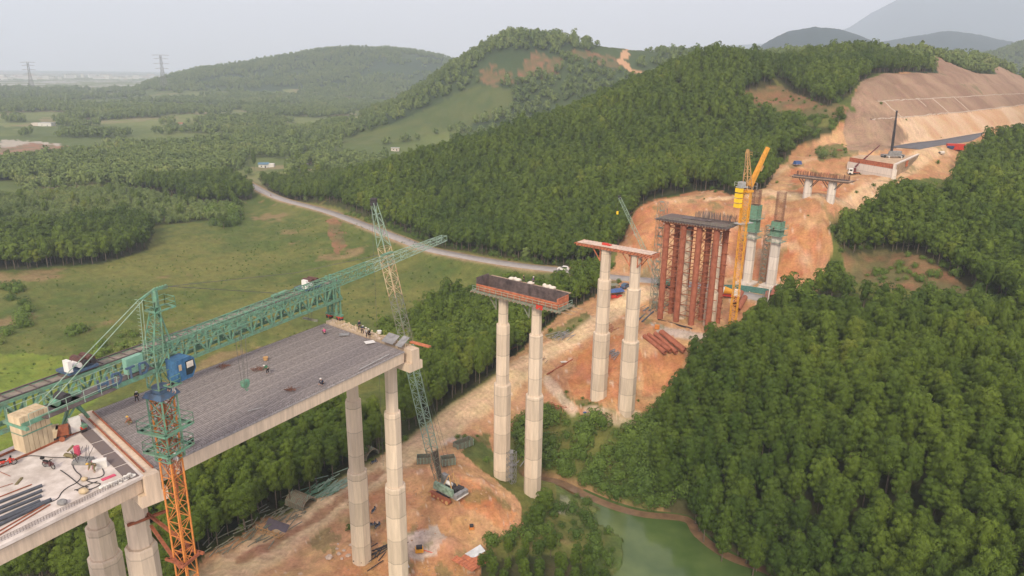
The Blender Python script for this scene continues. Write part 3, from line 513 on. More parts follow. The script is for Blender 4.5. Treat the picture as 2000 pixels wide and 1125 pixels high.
def scatter(name, P, rot, scl, vi, coll, label, cat):
    me = bpy.data.meshes.new(name); me.vertices.add(len(P)); me.vertices.foreach_set('co', np.asarray(P, np.float32).ravel())
    for nm, dt, arr in (('spin', 'FLOAT_VECTOR', np.stack([rot*0, rot*0, rot], 1)), ('size', 'FLOAT_VECTOR', scl)):
        a = me.attributes.new(nm, dt, 'POINT'); a.data.foreach_set('vector', arr.astype(np.float32).ravel())
    a = me.attributes.new('pick', 'INT', 'POINT'); a.data.foreach_set('value', vi.astype(np.int32))
    o = bpy.data.objects.new(name, me); COL.objects.link(o)
    g = bpy.data.node_groups.new(name, 'GeometryNodeTree'); g.interface.new_socket('Geometry', in_out='INPUT', socket_type='NodeSocketGeometry'); g.interface.new_socket('Geometry', in_out='OUTPUT', socket_type='NodeSocketGeometry')
    gi = g.nodes.new('NodeGroupInput'); go = g.nodes.new('NodeGroupOutput'); ip = g.nodes.new('GeometryNodeInstanceOnPoints'); ci = g.nodes.new('GeometryNodeCollectionInfo')
    ci.inputs['Collection'].default_value = coll; ci.inputs['Separate Children'].default_value = True; ci.inputs['Reset Children'].default_value = True
    ip.inputs['Pick Instance'].default_value = True
    def attr(nm, t):
        q = g.nodes.new('GeometryNodeInputNamedAttribute'); q.data_type = t; q.inputs['Name'].default_value = nm; return [s for s in q.outputs if s.enabled][0]
    g.links.new(gi.outputs[0], ip.inputs['Points']); g.links.new(ci.outputs[0], ip.inputs['Instance'])
    g.links.new(attr('spin', 'FLOAT_VECTOR'), ip.inputs['Rotation']); g.links.new(attr('size', 'FLOAT_VECTOR'), ip.inputs['Scale']); g.links.new(attr('pick', 'INT'), ip.inputs['Instance Index'])
    g.links.new(ip.outputs[0], go.inputs[0]); md = o.modifiers.new('scatter', 'NODES'); md.node_group = g
    return tag(o, label, cat, kind='stuff')
def candidates(r0, r1, sp, a0=-50, a1=50, jit=.32):
    """jittered rows over a ring sector, rows lined up like a plantation"""
    X, Y = np.meshgrid(np.arange(-r1, r1, sp), np.arange(0, r1, sp)); X = X.ravel()+RNG.normal(size=X.size)*sp*jit; Y = Y.ravel()+RNG.normal(size=Y.size)*sp*jit
    D = np.hypot(X, Y); A = np.degrees(np.arctan2(X, Y)); k = (D > r0) & (D < r1) & (A > a0) & (A < a1); return X[k], Y[k]
PN = []
X, Y = candidates(60, 300, 3.0, -48, 46, .20); Z = height(X, Y); D = np.hypot(X, Y); s = landkeep(X, Y, Z, 9, D); k = s > 0
PN.append((X[k], Y[k], Z[k], s[k], D[k]))
X, Y = candidates(300, 900, 4.1, -46, 44, .26); Z = height(X, Y); D = np.hypot(X, Y); s = landkeep(X, Y, Z, 9, D); k = s > 0
PN.append((X[k], Y[k], Z[k], s[k]*1.2, D[k]))
X, Y = candidates(560, 3200, 9.5, -44, 42, .38); Z = height(X, Y); D = np.hypot(X, Y); pn = fbm(X, Y, 150, 3, 171)+.35*fbm(X, Y, 45, 3, 172)
gx, gy = proj(X, Y, Z); k = (pn > np.where(Z > -70, -.3, .05)) & (RNG.random(len(X)) < np.interp(D, [560, 1400, 3200], [1, 1, .5]))
for P, a, b in HILLBARE: k &= ~(inpoly(gx, gy, P) & (D > a) & (D < b))
for P, a, b in MEADOW2: k &= ~(inpoly(gx, gy, P) & (D > a) & (D < b))
k &= ~inpoly(gx, gy, [(1213, 90), (1232, 90), (1232, 115), (1262, 150), (1240, 150), (1200, 122)])
for q in ([(0, 270), (130, 270), (230, 285), (200, 300), (60, 312), (-50, 312)], [(340, 240), (400, 243), (400, 258), (340, 252)], [(480, 310), (560, 310), (590, 330), (480, 335)]): k &= ~inpoly(gx, gy, q)
k &= landkeep(X, Y, Z, 9, D) == 0
k &= ~(inpoly(gx, gy, SITE) & (D < 640)); cs_, cz_ = cut_coords(X, Y); k &= ~((cs_ > 0) & (cs_ < 95) & (Z > cz_+cutprof(cs_)-4)); k &= ~((D < 700) & (np.arctan2(X, Y) > .35) & (dpoly(X, Y, UPROAD)[0] < 14))
d, _ = dpoly(X, Y, ROAD); k &= d > 9
PN.append((X[k], Y[k], Z[k], np.interp(D[k], [560, 3200], [1.15, 1.9])*(.75+.5*np.clip(pn[k]+.3, 0, 1)), D[k]))
TX, TY, TZ, TS, TD = [np.concatenate([p[i] for p in PN]) for i in range(5)]
# trees rooted away from the piers, crane and deck
for cx, cy, r_ in ((-25.7, 106, 4), (-18.1, 99.4, 4), (-1.7, 136.6, 5), (4.9, 131.7, 5), (-33.5, 62, 6), (-42, 69, 4), (-50, 76, 4), (-13, 125, 8)):
    kk = np.hypot(TX-cx, TY-cy) > r_; TX, TY, TZ, TS, TD = TX[kk], TY[kk], TZ[kk], TS[kk], TD[kk]
_a, _b = proj(TX, TY, TZ+9.5); kk = ~((_a > 1075) & (_a < 1122) & (_b < 534) & (TD < 276)); TX, TY, TZ, TS, TD = TX[kk], TY[kk], TZ[kk], TS[kk], TD[kk]
TS = TS*np.where(RNG.random(len(TX)) < .06, 1.22, 1.0)*np.where(RNG.random(len(TX)) < .08, .78, 1.0)
# cleared ground: no crown stands before these spots
_a, _b = proj(TX, TY, TZ+9.0*TS*.95); _c, _d = proj(TX, TY, TZ+5.0*TS); kk = np.ones(len(TX), bool)
for q_, a_, b_ in (([(1445, 172), (1480, 160), (1560, 175), (1650, 208), (1640, 232), (1560, 222), (1480, 200)], 330, 520), ([(485, 308), (560, 308), (560, 336), (485, 336)], 380, 760), ([(585, 314), (620, 314), (620, 326), (585, 326)], 380, 760), ([(60, 236), (110, 236), (110, 256), (60, 256)], 300, 1400), ([(1645, 490), (1720, 470), (1830, 495), (1920, 548), (1950, 568), (1850, 572), (1740, 555), (1650, 540)], 100, 320), ([(755, 285), (790, 285), (790, 304), (755, 304)], 400, 1200)): 
    for u_, w_ in ((_a, _b), (_c, _d)): kk &= ~(inpoly(u_, w_, q_) & (TD > a_) & (TD < b_))
lim = np.interp(_a, [1600, 1640, 1700, 1740, 1866, 1872, 1930, 2000, 2200], [440, 402, 394, 352, 349, 302, 268, 248, 190]); kk &= ~((_a > 1630) & (TD > 230) & (TD < 480) & (_b < lim) & (dpoly(TX, TY, UPROAD)[0] > 0) & (np.arctan2(TX, TY) > .3) & (TZ < -36))
TX, TY, TZ, TS, TD = TX[kk], TY[kk], TZ[kk], TS[kk], TD[kk]
N = len(TX); px, py = proj(TX, TY, TZ+6); vis = (px > 5) & (px < 1995) & (py > 0) & (py < 1112)
big = np.where(vis, TS/TD, 0)
# hidden behind the deck or the near piers: skip those as individuals
dk = [(0, 860), (165, 805), (640, 625), (835, 680), (790, 720), (0, 1090)]; big[inpoly(px, py, dk)] = 0
# spread the individuals: the nearest row of each clump shows largest
order = np.argsort(-big)[:300]; ind = np.zeros(N, bool); ind[order] = True
rot = RNG.random(N)*6.283; sxy = TS*(.88+.34*RNG.random(N)); sz = TS*(.74+.5*RNG.random(N)); scl = np.stack([sxy, sxy, sz], 1)
lod = np.where(TD < 200, RNG.integers(0, NVAR, N), np.where(TD < 620, NVAR+RNG.integers(0, 4, N), NVAR+4+RNG.integers(0, 3, N)))
young_m = (TS < .85) & (TD > 250) & (TD < 900); lod = np.where(young_m, NVAR+7+RNG.integers(0, 2, N), lod)
print('TREES', N, 'near', (TD < 200).sum(), 'mid', ((TD >= 185) & (TD < 620)).sum())
k = ~ind; scatter('forest_trees', np.stack([TX, TY, TZ], 1)[k], rot[k], scl[k], lod[k], LIBT, 'dense green acacia plantations covering the valley and the hills', 'forest')
def region(px, py):
    if px > 1100: return ('dark green acacia tree on the plantation slope right of the pond', 'acacia trees on the slope by the pond')
    if px > 915: return ('low bright green acacia sapling in the thicket at the bottom edge left of the pond', 'saplings left of the pond')
    if px > 745: return ('acacia tree in the wood between the haul track and the grass field', 'acacia trees beside the haul track')
    return ('acacia tree in the wood under the near side of the bridge deck', 'acacia trees below the bridge deck')
for i in order:
    v = int(lod[i]) if lod[i] < NVAR else int(lod[i] % NVAR)
    e = bpy.data.objects.new('acacia_tree', None); COL.objects.link(e); e.location = (TX[i], TY[i], TZ[i]); e.rotation_euler = (0, 0, rot[i]); e.scale = scl[i]; e.empty_display_size = .2
    lb, gr = region(px[i], py[i]); tag(e, lb, 'tree', gr)
    for nm, me_ in (('crown', near_c[v]), ('trunk', near_t[v])):
        o = bpy.data.objects.new(nm, me_); COL.objects.link(o); o.parent = e
# undergrowth: bushes over field edges, banks and slopes
BP = [([(1000, 800), (1060, 795), (1130, 812), (1250, 820), (1300, 800), (1330, 760), (1370, 700), (1400, 900), (1440, 1100), (1600, 1140), (2000, 1140), (2000, 1040), (1650, 1050), (1380, 960), (1340, 1000), (1200, 975), (1100, 940), (1060, 925), (1010, 900)], 80, 200, 1.25, 1.35),
      ([(850, 420), (1160, 508), (1200, 500), (1210, 530), (1000, 512), (850, 478), (740, 440), (620, 408), (700, 405)], 250, 430, .3, .8),
      ([(1380, 372), (1450, 362), (1500, 340), (1560, 285), (1650, 240), (1640, 200), (1450, 165), (1450, 250), (1440, 330)], 300, 480, .35, 1.0),
      ([(1610, 430), (1650, 420), (1720, 465), (1900, 540), (1990, 600), (1960, 620), (1800, 575), (1620, 545), (1600, 570)], 190, 320, .35, .9),
      ([(890, 850), (960, 860), (960, 905), (905, 890)], 100, 220, .5, .8),
      ([(1040, 630), (1160, 600), (1165, 640), (1060, 680)], 100, 260, .25, .6),
      ([(900, 1030), (1010, 1000), (1080, 960), (1180, 1010), (1190, 1090), (1000, 1060), (920, 1090)], 60, 160, .7, .8),
      ([(370, 1110), (390, 1050), (500, 990), (700, 880), (790, 850), (800, 870), (700, 920), (560, 985), (430, 1060), (400, 1120)], 60, 170, .3, .5),
      ([(-100, 520), (100, 520), (330, 500), (480, 400), (780, 450), (900, 505), (900, 545), (780, 620), (400, 690), (150, 790), (-100, 850)], 140, 420, .018, .5),
      ([(0, 560), (60, 560), (60, 640), (0, 680)], 140, 420, .2, 1.3), ([(120, 640), (260, 650), (330, 690), (200, 700)], 140, 320, .3, 1.1), ([(415, 410), (460, 405), (465, 445), (410, 440)], 250, 480, .5, 2.2),
      ([(500, 330), (760, 290), (700, 350), (620, 400), (500, 345)], 380, 700, .3, 1.1)]
X, Y = candidates(60, 480, 1.9, -46, 44, .4); Z = height(X, Y); D = np.hypot(X, Y); gx, gy = proj(X, Y, Z); pr = np.zeros(len(X)); sc = np.ones(len(X)); cl = .5+fbm(X, Y, 12, 3, 201)
for P, a, b, p_, s_ in BP:
    m = inpoly(gx, gy, P) & (D > a) & (D < b); pr[m] = np.maximum(pr[m], p_*np.clip(cl[m]*1.5, 0, 1.6)); sc[m] = s_
bp_ = inpoly(gx, gy, HILLBARE[2][0]) & (D > 350) & (D < 520); pr[bp_] = .07; sc[bp_] = .5
sm = inpoly(gx, gy, SITE) & (D < 600); pr[sm] = .006; sc[sm] = .45
for P in GRASSY: m = inpoly(gx, gy, P); pr[m & sm] = .35
for P in NETTING: pr[inpoly(gx, gy, P) & sm] = .0
d, _ = dpoly(X, Y, ROAD); pr[d < 4.6] = 0; d, _ = dpoly(X, Y, TR1); pr[d < 5] = 0; d, _ = dpoly(X, Y, UPROAD); pr[d < 8] = 0
pw = [tuple(at_z(x, y, -89.4)) for x, y in POND]; dpd, _ = dpoly(X, Y, pw+[pw[0]]); m = (dpd < 6) & (Z > -89.2); pr[m] = np.maximum(pr[m], .6); sc[m] = np.where(sc[m] == 1, .7, sc[m])
fm = inpoly(gx, gy, [(-100, 515), (100, 515), (330, 500), (480, 400), (780, 450), (900, 505), (900, 545), (780, 620), (400, 690), (150, 790), (-100, 850)]) & (D > 140) & (D < 430) & (pr < .05); pr[fm] = .30*np.clip(cl[fm]*1.6-.2, .1, 1.5); sc[fm] = .21
pr[Z < -89.3] = 0; d, _ = dpoly(X, Y, STREAM); pr[d < 2.2] = 0
k = RNG.random(len(X)) < pr; n_ = k.sum(); ss = sc[k]*(.5+.8*RNG.random(n_)); print('BUSHES', n_)
scatter('undergrowth', np.stack([X[k], Y[k], Z[k]-.15], 1), RNG.random(n_)*6.28, np.stack([ss, ss, ss*(.7+.5*RNG.random(n_))], 1), RNG.integers(0, 4, n_), LIBB, 'low green bushes and scrub on the banks, slopes and field', 'undergrowth')
# ------------------------------------------------------------------ builders for single objects
V3 = Vector
class MB:
    def __init__(s): s.v = []; s.f = []
    def add(s, V, F):
        b = len(s.v); s.v += [tuple(p) for p in V]; s.f += [[i+b for i in f] for f in F]; return s
    def box(s, c, sz, rz=0, ax=None, taper=1):
        c = V3(c); hx, hy, hz = sz[0]/2, sz[1]/2, sz[2]/2
        if ax is None: X = V3((math.cos(rz), math.sin(rz), 0)); Y = V3((-math.sin(rz), math.cos(rz), 0)); Z = V3((0, 0, 1))
        else: X, Y, Z = ax
        V = [c+X*a*hx*(taper if e > 0 else 1)+Y*b*hy*(taper if e > 0 else 1)+Z*e*hz for e in (-1, 1) for b in (-1, 1) for a in (-1, 1)]
        return s.add(V, [[0, 2, 3, 1], [4, 5, 7, 6], [0, 1, 5, 4], [2, 6, 7, 3], [0, 4, 6, 2], [1, 3, 7, 5]])
    def tube(s, p, q, r, n=8, r2=None, cap=True, hollow=False):
        p = V3(p); q = V3(q); d = (q-p)
        if d.length < 1e-6: return s
        d.normalize(); a = d.orthogonal().normalized()
        if abs(d.z) < .95: a = V3((0, 0, 1)).cross(d).normalized()
        b = d.cross(a); r2 = r if r2 is None else r2
        R = lambda c, rr: [c+(a*math.cos(2*math.pi*(i+.5)/n)+b*math.sin(2*math.pi*(i+.5)/n))*rr for i in range(n)]
        V = R(p, r)+R(q, r2); F = [[i, (i+1) % n, n+(i+1) % n, n+i] for i in range(n)]
        if hollow:
            V += R(p, r*.88)+R(q, r2*.88); F += [[2*n+(i+1) % n, 2*n+i, 3*n+i, 3*n+(i+1) % n] for i in range(n)]
            F += [[(i+1) % n, i, 2*n+i, 2*n+(i+1) % n] for i in range(n)]+[[n+i, n+(i+1) % n, 3*n+(i+1) % n, 3*n+i] for i in range(n)]
        elif cap: F += [list(range(n))[::-1], list(range(n, 2*n))]
        return s.add(V, F)
    def beam(s, p, q, w, h=None): return s.tube(p, q, w*.707, 4)
    def path(s, pts, r, n=5):
        for a, b in zip(pts[:-1], pts[1:]): s.tube(a, b, r, n, cap=False)
        return s
    def prism(s, ring0, ring1):
        n = len(ring0); return s.add(list(ring0)+list(ring1), [[i, (i+1) % n, n+(i+1) % n, n+i] for i in range(n)]+[list(range(n))[::-1], list(range(n, 2*n))])
    def ball(s, c, rx, ry=None, rz=None, n=8, m=6):
        ry = rx if ry is None else ry; rz = rx if rz is None else rz; V = []
        for i in range(m+1):
            t = math.pi*i/m
            for j in range(n): a = 2*math.pi*j/n; V.append((c[0]+rx*math.sin(t)*math.cos(a), c[1]+ry*math.sin(t)*math.sin(a), c[2]+rz*math.cos(t)))
        return s.add(V, [[(i+1)*n+j, (i+1)*n+(j+1) % n, i*n+(j+1) % n, i*n+j] for i in range(m) for j in range(n)])
    def rock(s, c, r, rng):
        b = len(s.v); s.ball(c, r, r*(.6+.5*rng.random()), r*(.4+.3*rng.random()), 6, 4)
        for i in range(b, len(s.v)): x, y, z = s.v[i]; k = .8+.4*rng.random(); s.v[i] = (c[0]+(x-c[0])*k, c[1]+(y-c[1])*k, c[2]+(z-c[2])*k)
        return s
    def lattice(s, p, q, w, h, n, chord, brace, w2=None, h2=None, up=(0, 0, 1), kind='z', tri=False, nb=4):
        """box truss from p to q: chords at the corners of a w x h section, lacing on every face"""
        p = V3(p); q = V3(q); d = (q-p).normalized(); up = V3(up)
        if abs(d.dot(up)) > .97: up = V3((1, 0, 0))
        X = d.cross(up).normalized(); Y = X.cross(d).normalized(); w2 = w if w2 is None else w2; h2 = h if h2 is None else h2
        cs = [(-.5, -.5), (.5, -.5), (.5, .5), (-.5, .5)] if not tri else [(-.5, -.5), (.5, -.5), (0, .5)]
        P = []
        for i in range(n+1):
            t = i/n; c = p+(q-p)*t; ww = w+(w2-w)*t; hh = h+(h2-h)*t; P.append([c+X*a*ww+Y*b*hh for a, b in cs])
        k = len(cs)
        for j in range(k):
            for i in range(n):
                s.tube(P[i][j], P[i+1][j], chord, nb, cap=False)
                j2 = (j+1) % k
                if kind == 'x': s.tube(P[i][j], P[i+1][j2], brace, 4, cap=False); s.tube(P[i][j2], P[i+1][j], brace, 4, cap=False)
                elif (i+j) % 2: s.tube(P[i][j], P[i+1][j2], brace, 4, cap=False)
                else: s.tube(P[i][j2], P[i+1][j], brace, 4, cap=False)
            for i in range(n+1): s.tube(P[i][j], P[i][(j+1) % k], brace, 4, cap=False)
        return s
    def rail(s, pts, h=1.1, r=.03, closed=False):
        pts = [V3(p) for p in pts]; 
        if closed: pts = pts+[pts[0]]
        U = V3((0, 0, h))
        for a, b in zip(pts[:-1], pts[1:]):
            s.tube(a+U, b+U, r, 4, cap=False); s.tube(a+U*.5, b+U*.5, r, 4, cap=False); n = max(1, round((b-a).length/1.5))
            for i in range(n+1): c = a+(b-a)*i/n; s.tube(c, c+U, r, 4, cap=False)
        return s
    def mesh(s, name, mt, off=(0, 0, 0), smooth=False):
        me = bpy.data.meshes.new(name); me.from_pydata([(x-off[0], y-off[1], z-off[2]) for x, y, z in s.v], [], s.f)
        for m_ in (mt if isinstance(mt, (list, tuple)) else [mt]): me.materials.append(m_)
        me.update()
        if smooth:
            me.polygons.foreach_set('use_smooth', np.ones(len(me.polygons), bool))
        return me
def thing(name, label, cat, loc=(0, 0, 0), rz=0, group=None, s=1):
    e = bpy.data.objects.new(name, None); COL.objects.link(e); e.location = loc; e.rotation_euler = (0, 0, rz); e.scale = (s, s, s); e.empty_display_size = .3
    return tag(e, label, cat, group)
def part(par, name, mb, mt, world=False, label=None, root=None, smooth=False):
    """world=True: the shape was drawn in world coordinates and its thing is unrotated"""
    r = root or par; off = tuple(r.location) if world else (0, 0, 0)
    o = bpy.data.objects.new(name, mb.mesh(name, mt, off, smooth)); COL.objects.link(o); o.parent = par
    if label: o['label'] = label
    return o
def single(name, mb, mt, label, cat, loc=None, group=None, rz=0, world=True, smooth=False):
    loc = loc if loc is not None else ((mb.v[0]) if world else (0, 0, 0))
    o = bpy.data.objects.new(name, mb.mesh(name, mt, loc if world else (0, 0, 0), smooth)); COL.objects.link(o); o.location = loc; o.rotation_euler = (0, 0, rz); return tag(o, label, cat, group)
def copy_tree(o, par=None):
    c = o.copy(); COL.objects.link(c); c.parent = par
    for ch in [x for x in o.children]: copy_tree(ch, c)
    return c

# materials
def concrete(name, col, lift=4.5, dirt=.25):
    m, n, b = newmat(name); gp = n.nodes.new('ShaderNodeNewGeometry'); oi = n.nodes.new('ShaderNodeObjectInfo'); sx = n.nodes.new('ShaderNodeSeparateXYZ'); n.links.new(gp.outputs['Position'], sx.inputs[0])
    dv = n.nodes.new('ShaderNodeMath'); dv.operation = 'DIVIDE'; dv.inputs[1].default_value = lift; n.links.new(sx.outputs[2], dv.inputs[0])
    ad = n.nodes.new('ShaderNodeMath'); n.links.new(dv.outputs[0], ad.inputs[0]); n.links.new(oi.outputs['Random'], ad.inputs[1])
    fl = n.nodes.new('ShaderNodeMath'); fl.operation = 'FLOOR'; n.links.new(ad.outputs[0], fl.inputs[0]); wn = n.nodes.new('ShaderNodeTexWhiteNoise'); wn.noise_dimensions = '1D'; n.links.new(fl.outputs[0], wn.inputs['W'])
    fr = n.nodes.new('ShaderNodeMath'); fr.operation = 'FRACT'; n.links.new(ad.outputs[0], fr.inputs[0]); ln = n.nodes.new('ShaderNodeMapRange'); ln.inputs[1].default_value = .0; ln.inputs[2].default_value = .05; ln.inputs[3].default_value = .6; ln.inputs[4].default_value = 1; n.links.new(fr.outputs[0], ln.inputs[0])
    mp = n.nodes.new('ShaderNodeMapping'); mp.inputs['Scale'].default_value = (1.3, 1.3, .12); n.links.new(gp.outputs['Position'], mp.inputs[0])
    ns = n.nodes.new('ShaderNodeTexNoise'); ns.inputs['Scale'].default_value = 1.6; ns.inputs['Detail'].default_value = 8; ns.inputs['Roughness'].default_value = .7; n.links.new(mp.outputs[0], ns.inputs['Vector'])
    r1 = n.nodes.new('ShaderNodeMapRange'); r1.inputs[1].default_value = .3; r1.inputs[2].default_value = .7; r1.inputs[3].default_value = 1-dirt; r1.inputs[4].default_value = 1.06; n.links.new(ns.outputs[0], r1.inputs[0])
    r2 = n.nodes.new('ShaderNodeMapRange'); r2.inputs[3].default_value = .88; r2.inputs[4].default_value = 1.08; n.links.new(wn.outputs['Value'], r2.inputs[0])
    a = n.nodes.new('ShaderNodeMath'); a.operation = 'MULTIPLY'; n.links.new(r1.outputs[0], a.inputs[0]); n.links.new(r2.outputs[0], a.inputs[1])
    a2 = n.nodes.new('ShaderNodeMath'); a2.operation = 'MULTIPLY'; n.links.new(a.outputs[0], a2.inputs[0]); n.links.new(ln.outputs[0], a2.inputs[1])
    hs = n.nodes.new('ShaderNodeHueSaturation'); hs.inputs['Color'].default_value = (*col, 1); n.links.new(a2.outputs[0], hs.inputs['Value'])
    n.links.new(hs.outputs[0], b.inputs['Base Color']); b.inputs['Roughness'].default_value = .85; b.inputs['Specular IOR Level'].default_value = .2
    bp = n.nodes.new('ShaderNodeBump'); bp.inputs['Strength'].default_value = .3; bp.inputs['Distance'].default_value = .05; n.links.new(ns.outputs[0], bp.inputs['Height']); n.links.new(bp.outputs[0], b.inputs['Normal']); return m
CONC = concrete('pier_concrete', (.68, .565, .44)); CONC2 = concrete('young_concrete', (.70, .635, .56)); CONCG = concrete('girder_concrete', (.68, .55, .42), 60, .3)
SLAB = mat('slab_concrete', (.60, .55, .51), .9, var=.2, scale=.5, bump=.1, col2=(.40, .35, .31))
GREEN = mat('green_paint', (.115, .285, .195), .6, var=.25, scale=2, col2=(.13, .17, .11)); GREEN2 = mat('pale_green_paint', (.28, .40, .32), .55, var=.2, scale=3, col2=(.20, .27, .20))
DGREEN = mat('weathered_green_steel', (.17, .22, .17), .7, var=.3, scale=2, col2=(.20, .15, .10)); ORANGE = mat('orange_paint', (.62, .235, .045), .5, var=.15, scale=3, col2=(.42, .15, .05)); YELLOW = mat('yellow_paint', (.74, .35, .03), .5, var=.1, scale=3)
BYELLOW = mat('bright_yellow', (.88, .58, .02), .5, var=.05); RUST = mat('rusty_steel', (.33, .11, .055), .8, var=.3, scale=1.5, col2=(.20, .065, .035)); RUSTO = mat('rusted_formwork', (.50, .17, .08), .8, var=.3, scale=1.2, col2=(.27, .10, .06)); RED = mat('red_paint', (.55, .05, .03), .5, var=.15)
BLUE = mat('blue_paint', (.055, .11, .19), .55, var=.2, scale=2, col2=(.06, .075, .10)); WHITE = mat('white_paint', (.72, .71, .67), .5, var=.1); DARK = mat('dark_steel', (.045, .042, .045), .6, var=.3, scale=4); GREY = mat('grey_steel', (.25, .25, .25), .5, var=.2); BLACKR = mat('rubber', (.02, .02, .02), .85, var=.1)
WOOD = mat('weathered_planks', (.36, .26, .18), .85, var=.3, scale=2, col2=(.20, .14, .10)); PLY = mat('dark_ply', (.13, .10, .095), .5, var=.35, scale=.8, col2=(.05, .04, .04)); CWT = mat('counterweight_concrete', (.52, .42, .27), .85, var=.2, scale=1.5, streak=.2, col2=(.33, .25, .16)); HDPE = mat('grey_plastic_pipe', (.085, .095, .115), .45, var=.15, scale=2)
BARS = mat('bundled_rebar', (.13, .11, .112), .8, var=.3, scale=2, col2=(.17, .13, .11)); RBAR = mat('rusty_rebar', (.22, .105, .07), .85, var=.3, scale=2); GLASS = mat('dark_glass', (.03, .04, .05), .08, var=.1, spec=.6, bump=0); TARP = mat('blue_tarp', (.06, .12, .30), .5, var=.25, scale=1.5); CLOTHW = mat('pale_sacks', (.66, .60, .52), .9, var=.15)
SHEET = mat('pale_metal_sheet', (.55, .58, .60), .4, var=.15, scale=1); ROPE = mat('wire_rope', (.12, .12, .11), .6, var=.1, bump=0); TYRE = BLACKR; GALV = mat('galvanised', (.48, .48, .46), .45, .3, var=.15); PEACH = mat('ochre_paint', (.55, .33, .14), .6, var=.2)
PINK = mat('pink_plastic', (.62, .09, .16), .6, var=.15); SKIN = mat('skin', (.42, .24, .16), .6, var=.05, bump=0); RUSTP = mat('rusty_pile', (.33, .115, .065), .8, var=.3, scale=.8, col2=(.21, .065, .035))

def hz(px, py, xy):
    """height of the spot seen at a pixel on the vertical through xy"""
    d = ray(px, py); return d[2]*math.hypot(*xy[:2])/math.hypot(d[0], d[1])
UX = V3((.8, -.6, 0)); UY = V3((.6, .8, 0)); UZ = V3((0, 0, 1))
# ------------------------------------------------------------------ bridge
def octring(c, w, d, z, ux, uy, ch=.28):
    a, b = w/2, d/2; k = ch*w; return [V3((c[0], c[1], z))+ux*x+uy*y for x, y in ((a, -b+k), (a, b-k), (a-k, b), (-a+k, b), (-a, b-k), (-a, -b+k), (-a+k, -b), (a-k, -b))]
def column_mb(c, zs, ws, ux, uy):
    """zs: top, step, step, base ; ws: widths from the top down"""
    mb = MB()
    for i, w in enumerate(ws):
        t, b = zs[i], zs[i+1]; mb.prism(octring(c, w, w, b, ux, uy), octring(c, w, w, t-.25 if i else t, ux, uy))
        if i: mb.prism(octring(c, w, w, t-.25, ux, uy), octring(c, w*.93, w*.93, t, ux, uy))
    return mb
def frame(u): u = V3((u[0], u[1], 0)).normalized(); return u, V3((-u.y, u.x, 0))
DA, DB, DC, DD = [V3(at_z(x, y, -40)) for x, y in ((165, 809), (640, 629), (795, 683), (285, 924))]
D0N = V3(at_z(0, 1064, -40)); D0F = V3(at_z(0, 882, -40)); D0n = (D0N-DD).normalized()
u1, v1 = frame(DD-DA); u2, v2 = frame(DC-DB)
C1 = (DA+DD)/2; C2 = (DB+DC)/2
def on_line(c, u, px, py):
    d = ray(px, py); m = d[0]/d[1]; k = (m*c[1]-c[0])/(u[0]-m*u[1]); return V3((c[0]+u[0]*k, c[1]+u[1]*k, 0))
# pier 1
def capped_pier(label, C, u, v, cols, L, ztop=-40.05):
    t = thing('bridge_pier', label, 'bridge pier', (C.x, C.y, -86), group='tall twin column bridge piers')
    for (x, y), zs, ws in cols: part(t, 'column', column_mb((x, y), zs, ws, u, v), CONC, True)
    c = V3((C.x, C.y, 0)); mb = MB().box(c+UZ*(ztop-1.05), (L, 1.5, 2.1), ax=(u, v, UZ)).box(c+UZ*(ztop-2.75), (L, 2.7, 1.3), ax=(u, v, UZ))
    part(t, 'crosshead', mb, CONCG, True); return t
c1o = C1+v1*.3; q = [on_line(c1o, u1, 200, 1060), on_line(c1o, u1, 262, 985)]
capped_pier('bridge pier with two eight sided columns beside the orange crane mast', c1o, u1, v1, [((q[0].x, q[0].y), (-43.4, hz(200, 1022, q[0]), -62, -88), (2.3, 3.1, 3.8)), ((q[1].x, q[1].y), (-43.4, hz(275, 1062, q[1]), -66, -88), (2.3, 3.1, 3.8))], (DD-DA).length+1.3)
c2o = C2+v2*1.0; q = [on_line(c2o, u2, 698, 930), on_line(c2o, u2, 770, 900)]
capped_pier('bridge pier under the far end of the finished deck, lattice boom rising behind it', c2o, u2, v2, [((q[0].x, q[0].y), (-43.4, hz(690, 780, q[0]), hz(697, 918, q[0]), -86.5), (1.85, 2.5, 3.25)), ((q[1].x, q[1].y), (-43.4, hz(768, 803, q[1]), hz(772, 946, q[1]), -86.5), (1.85, 2.5, 3.25))], (DC-DB).length+1.6)
# spans
def dk(s, t, z=-40.0): p = (DD+(DC-DD)*s)*(1-t)+(DA+(DB-DA)*s)*t; return V3((p.x, p.y, z))
def dk0(s, t, z=-40.0):
    n_ = DD+(D0n*44)*s; f_ = DA+(D0F-DA).normalized()*44*s; p = n_*(1-t)+f_*t; return V3((p.x, p.y, z))
def girder(fn, t0, t1, zt, zb, s0=.012, s1=.985):
    mb = MB(); ring = lambda s: [fn(s, t0+.006, zb), fn(s, t1-.006, zb), fn(s, t1, zt), fn(s, t0, zt)]
    a, b = ring(s0), ring(s1); mb.prism(a, b); return mb
MATS = None
m, n, b = newmat('rebar_on_planks'); tc = n.nodes.new('ShaderNodeUVMap'); sx = n.nodes.new('ShaderNodeSeparateXYZ'); n.links.new(tc.outputs[0], sx.inputs[0])
ns = n.nodes.new('ShaderNodeTexNoise'); ns.inputs['Scale'].default_value = 1.0; ns.inputs['Detail'].default_value = 8
mp = n.nodes.new('ShaderNodeMapping'); mp.inputs['Scale'].default_value = (90, 46, 1); n.links.new(tc.outputs[0], mp.inputs[0]); n.links.new(mp.outputs[0], ns.inputs['Vector'])
def mth(op, a, bb=None):
    q = n.nodes.new('ShaderNodeMath'); q.operation = op
    for i, x in enumerate((a, bb)):
        if x is None: continue
        if isinstance(x, (int, float)): q.inputs[i].default_value = x
        else: n.links.new(x, q.inputs[i])
    return q.outputs[0]
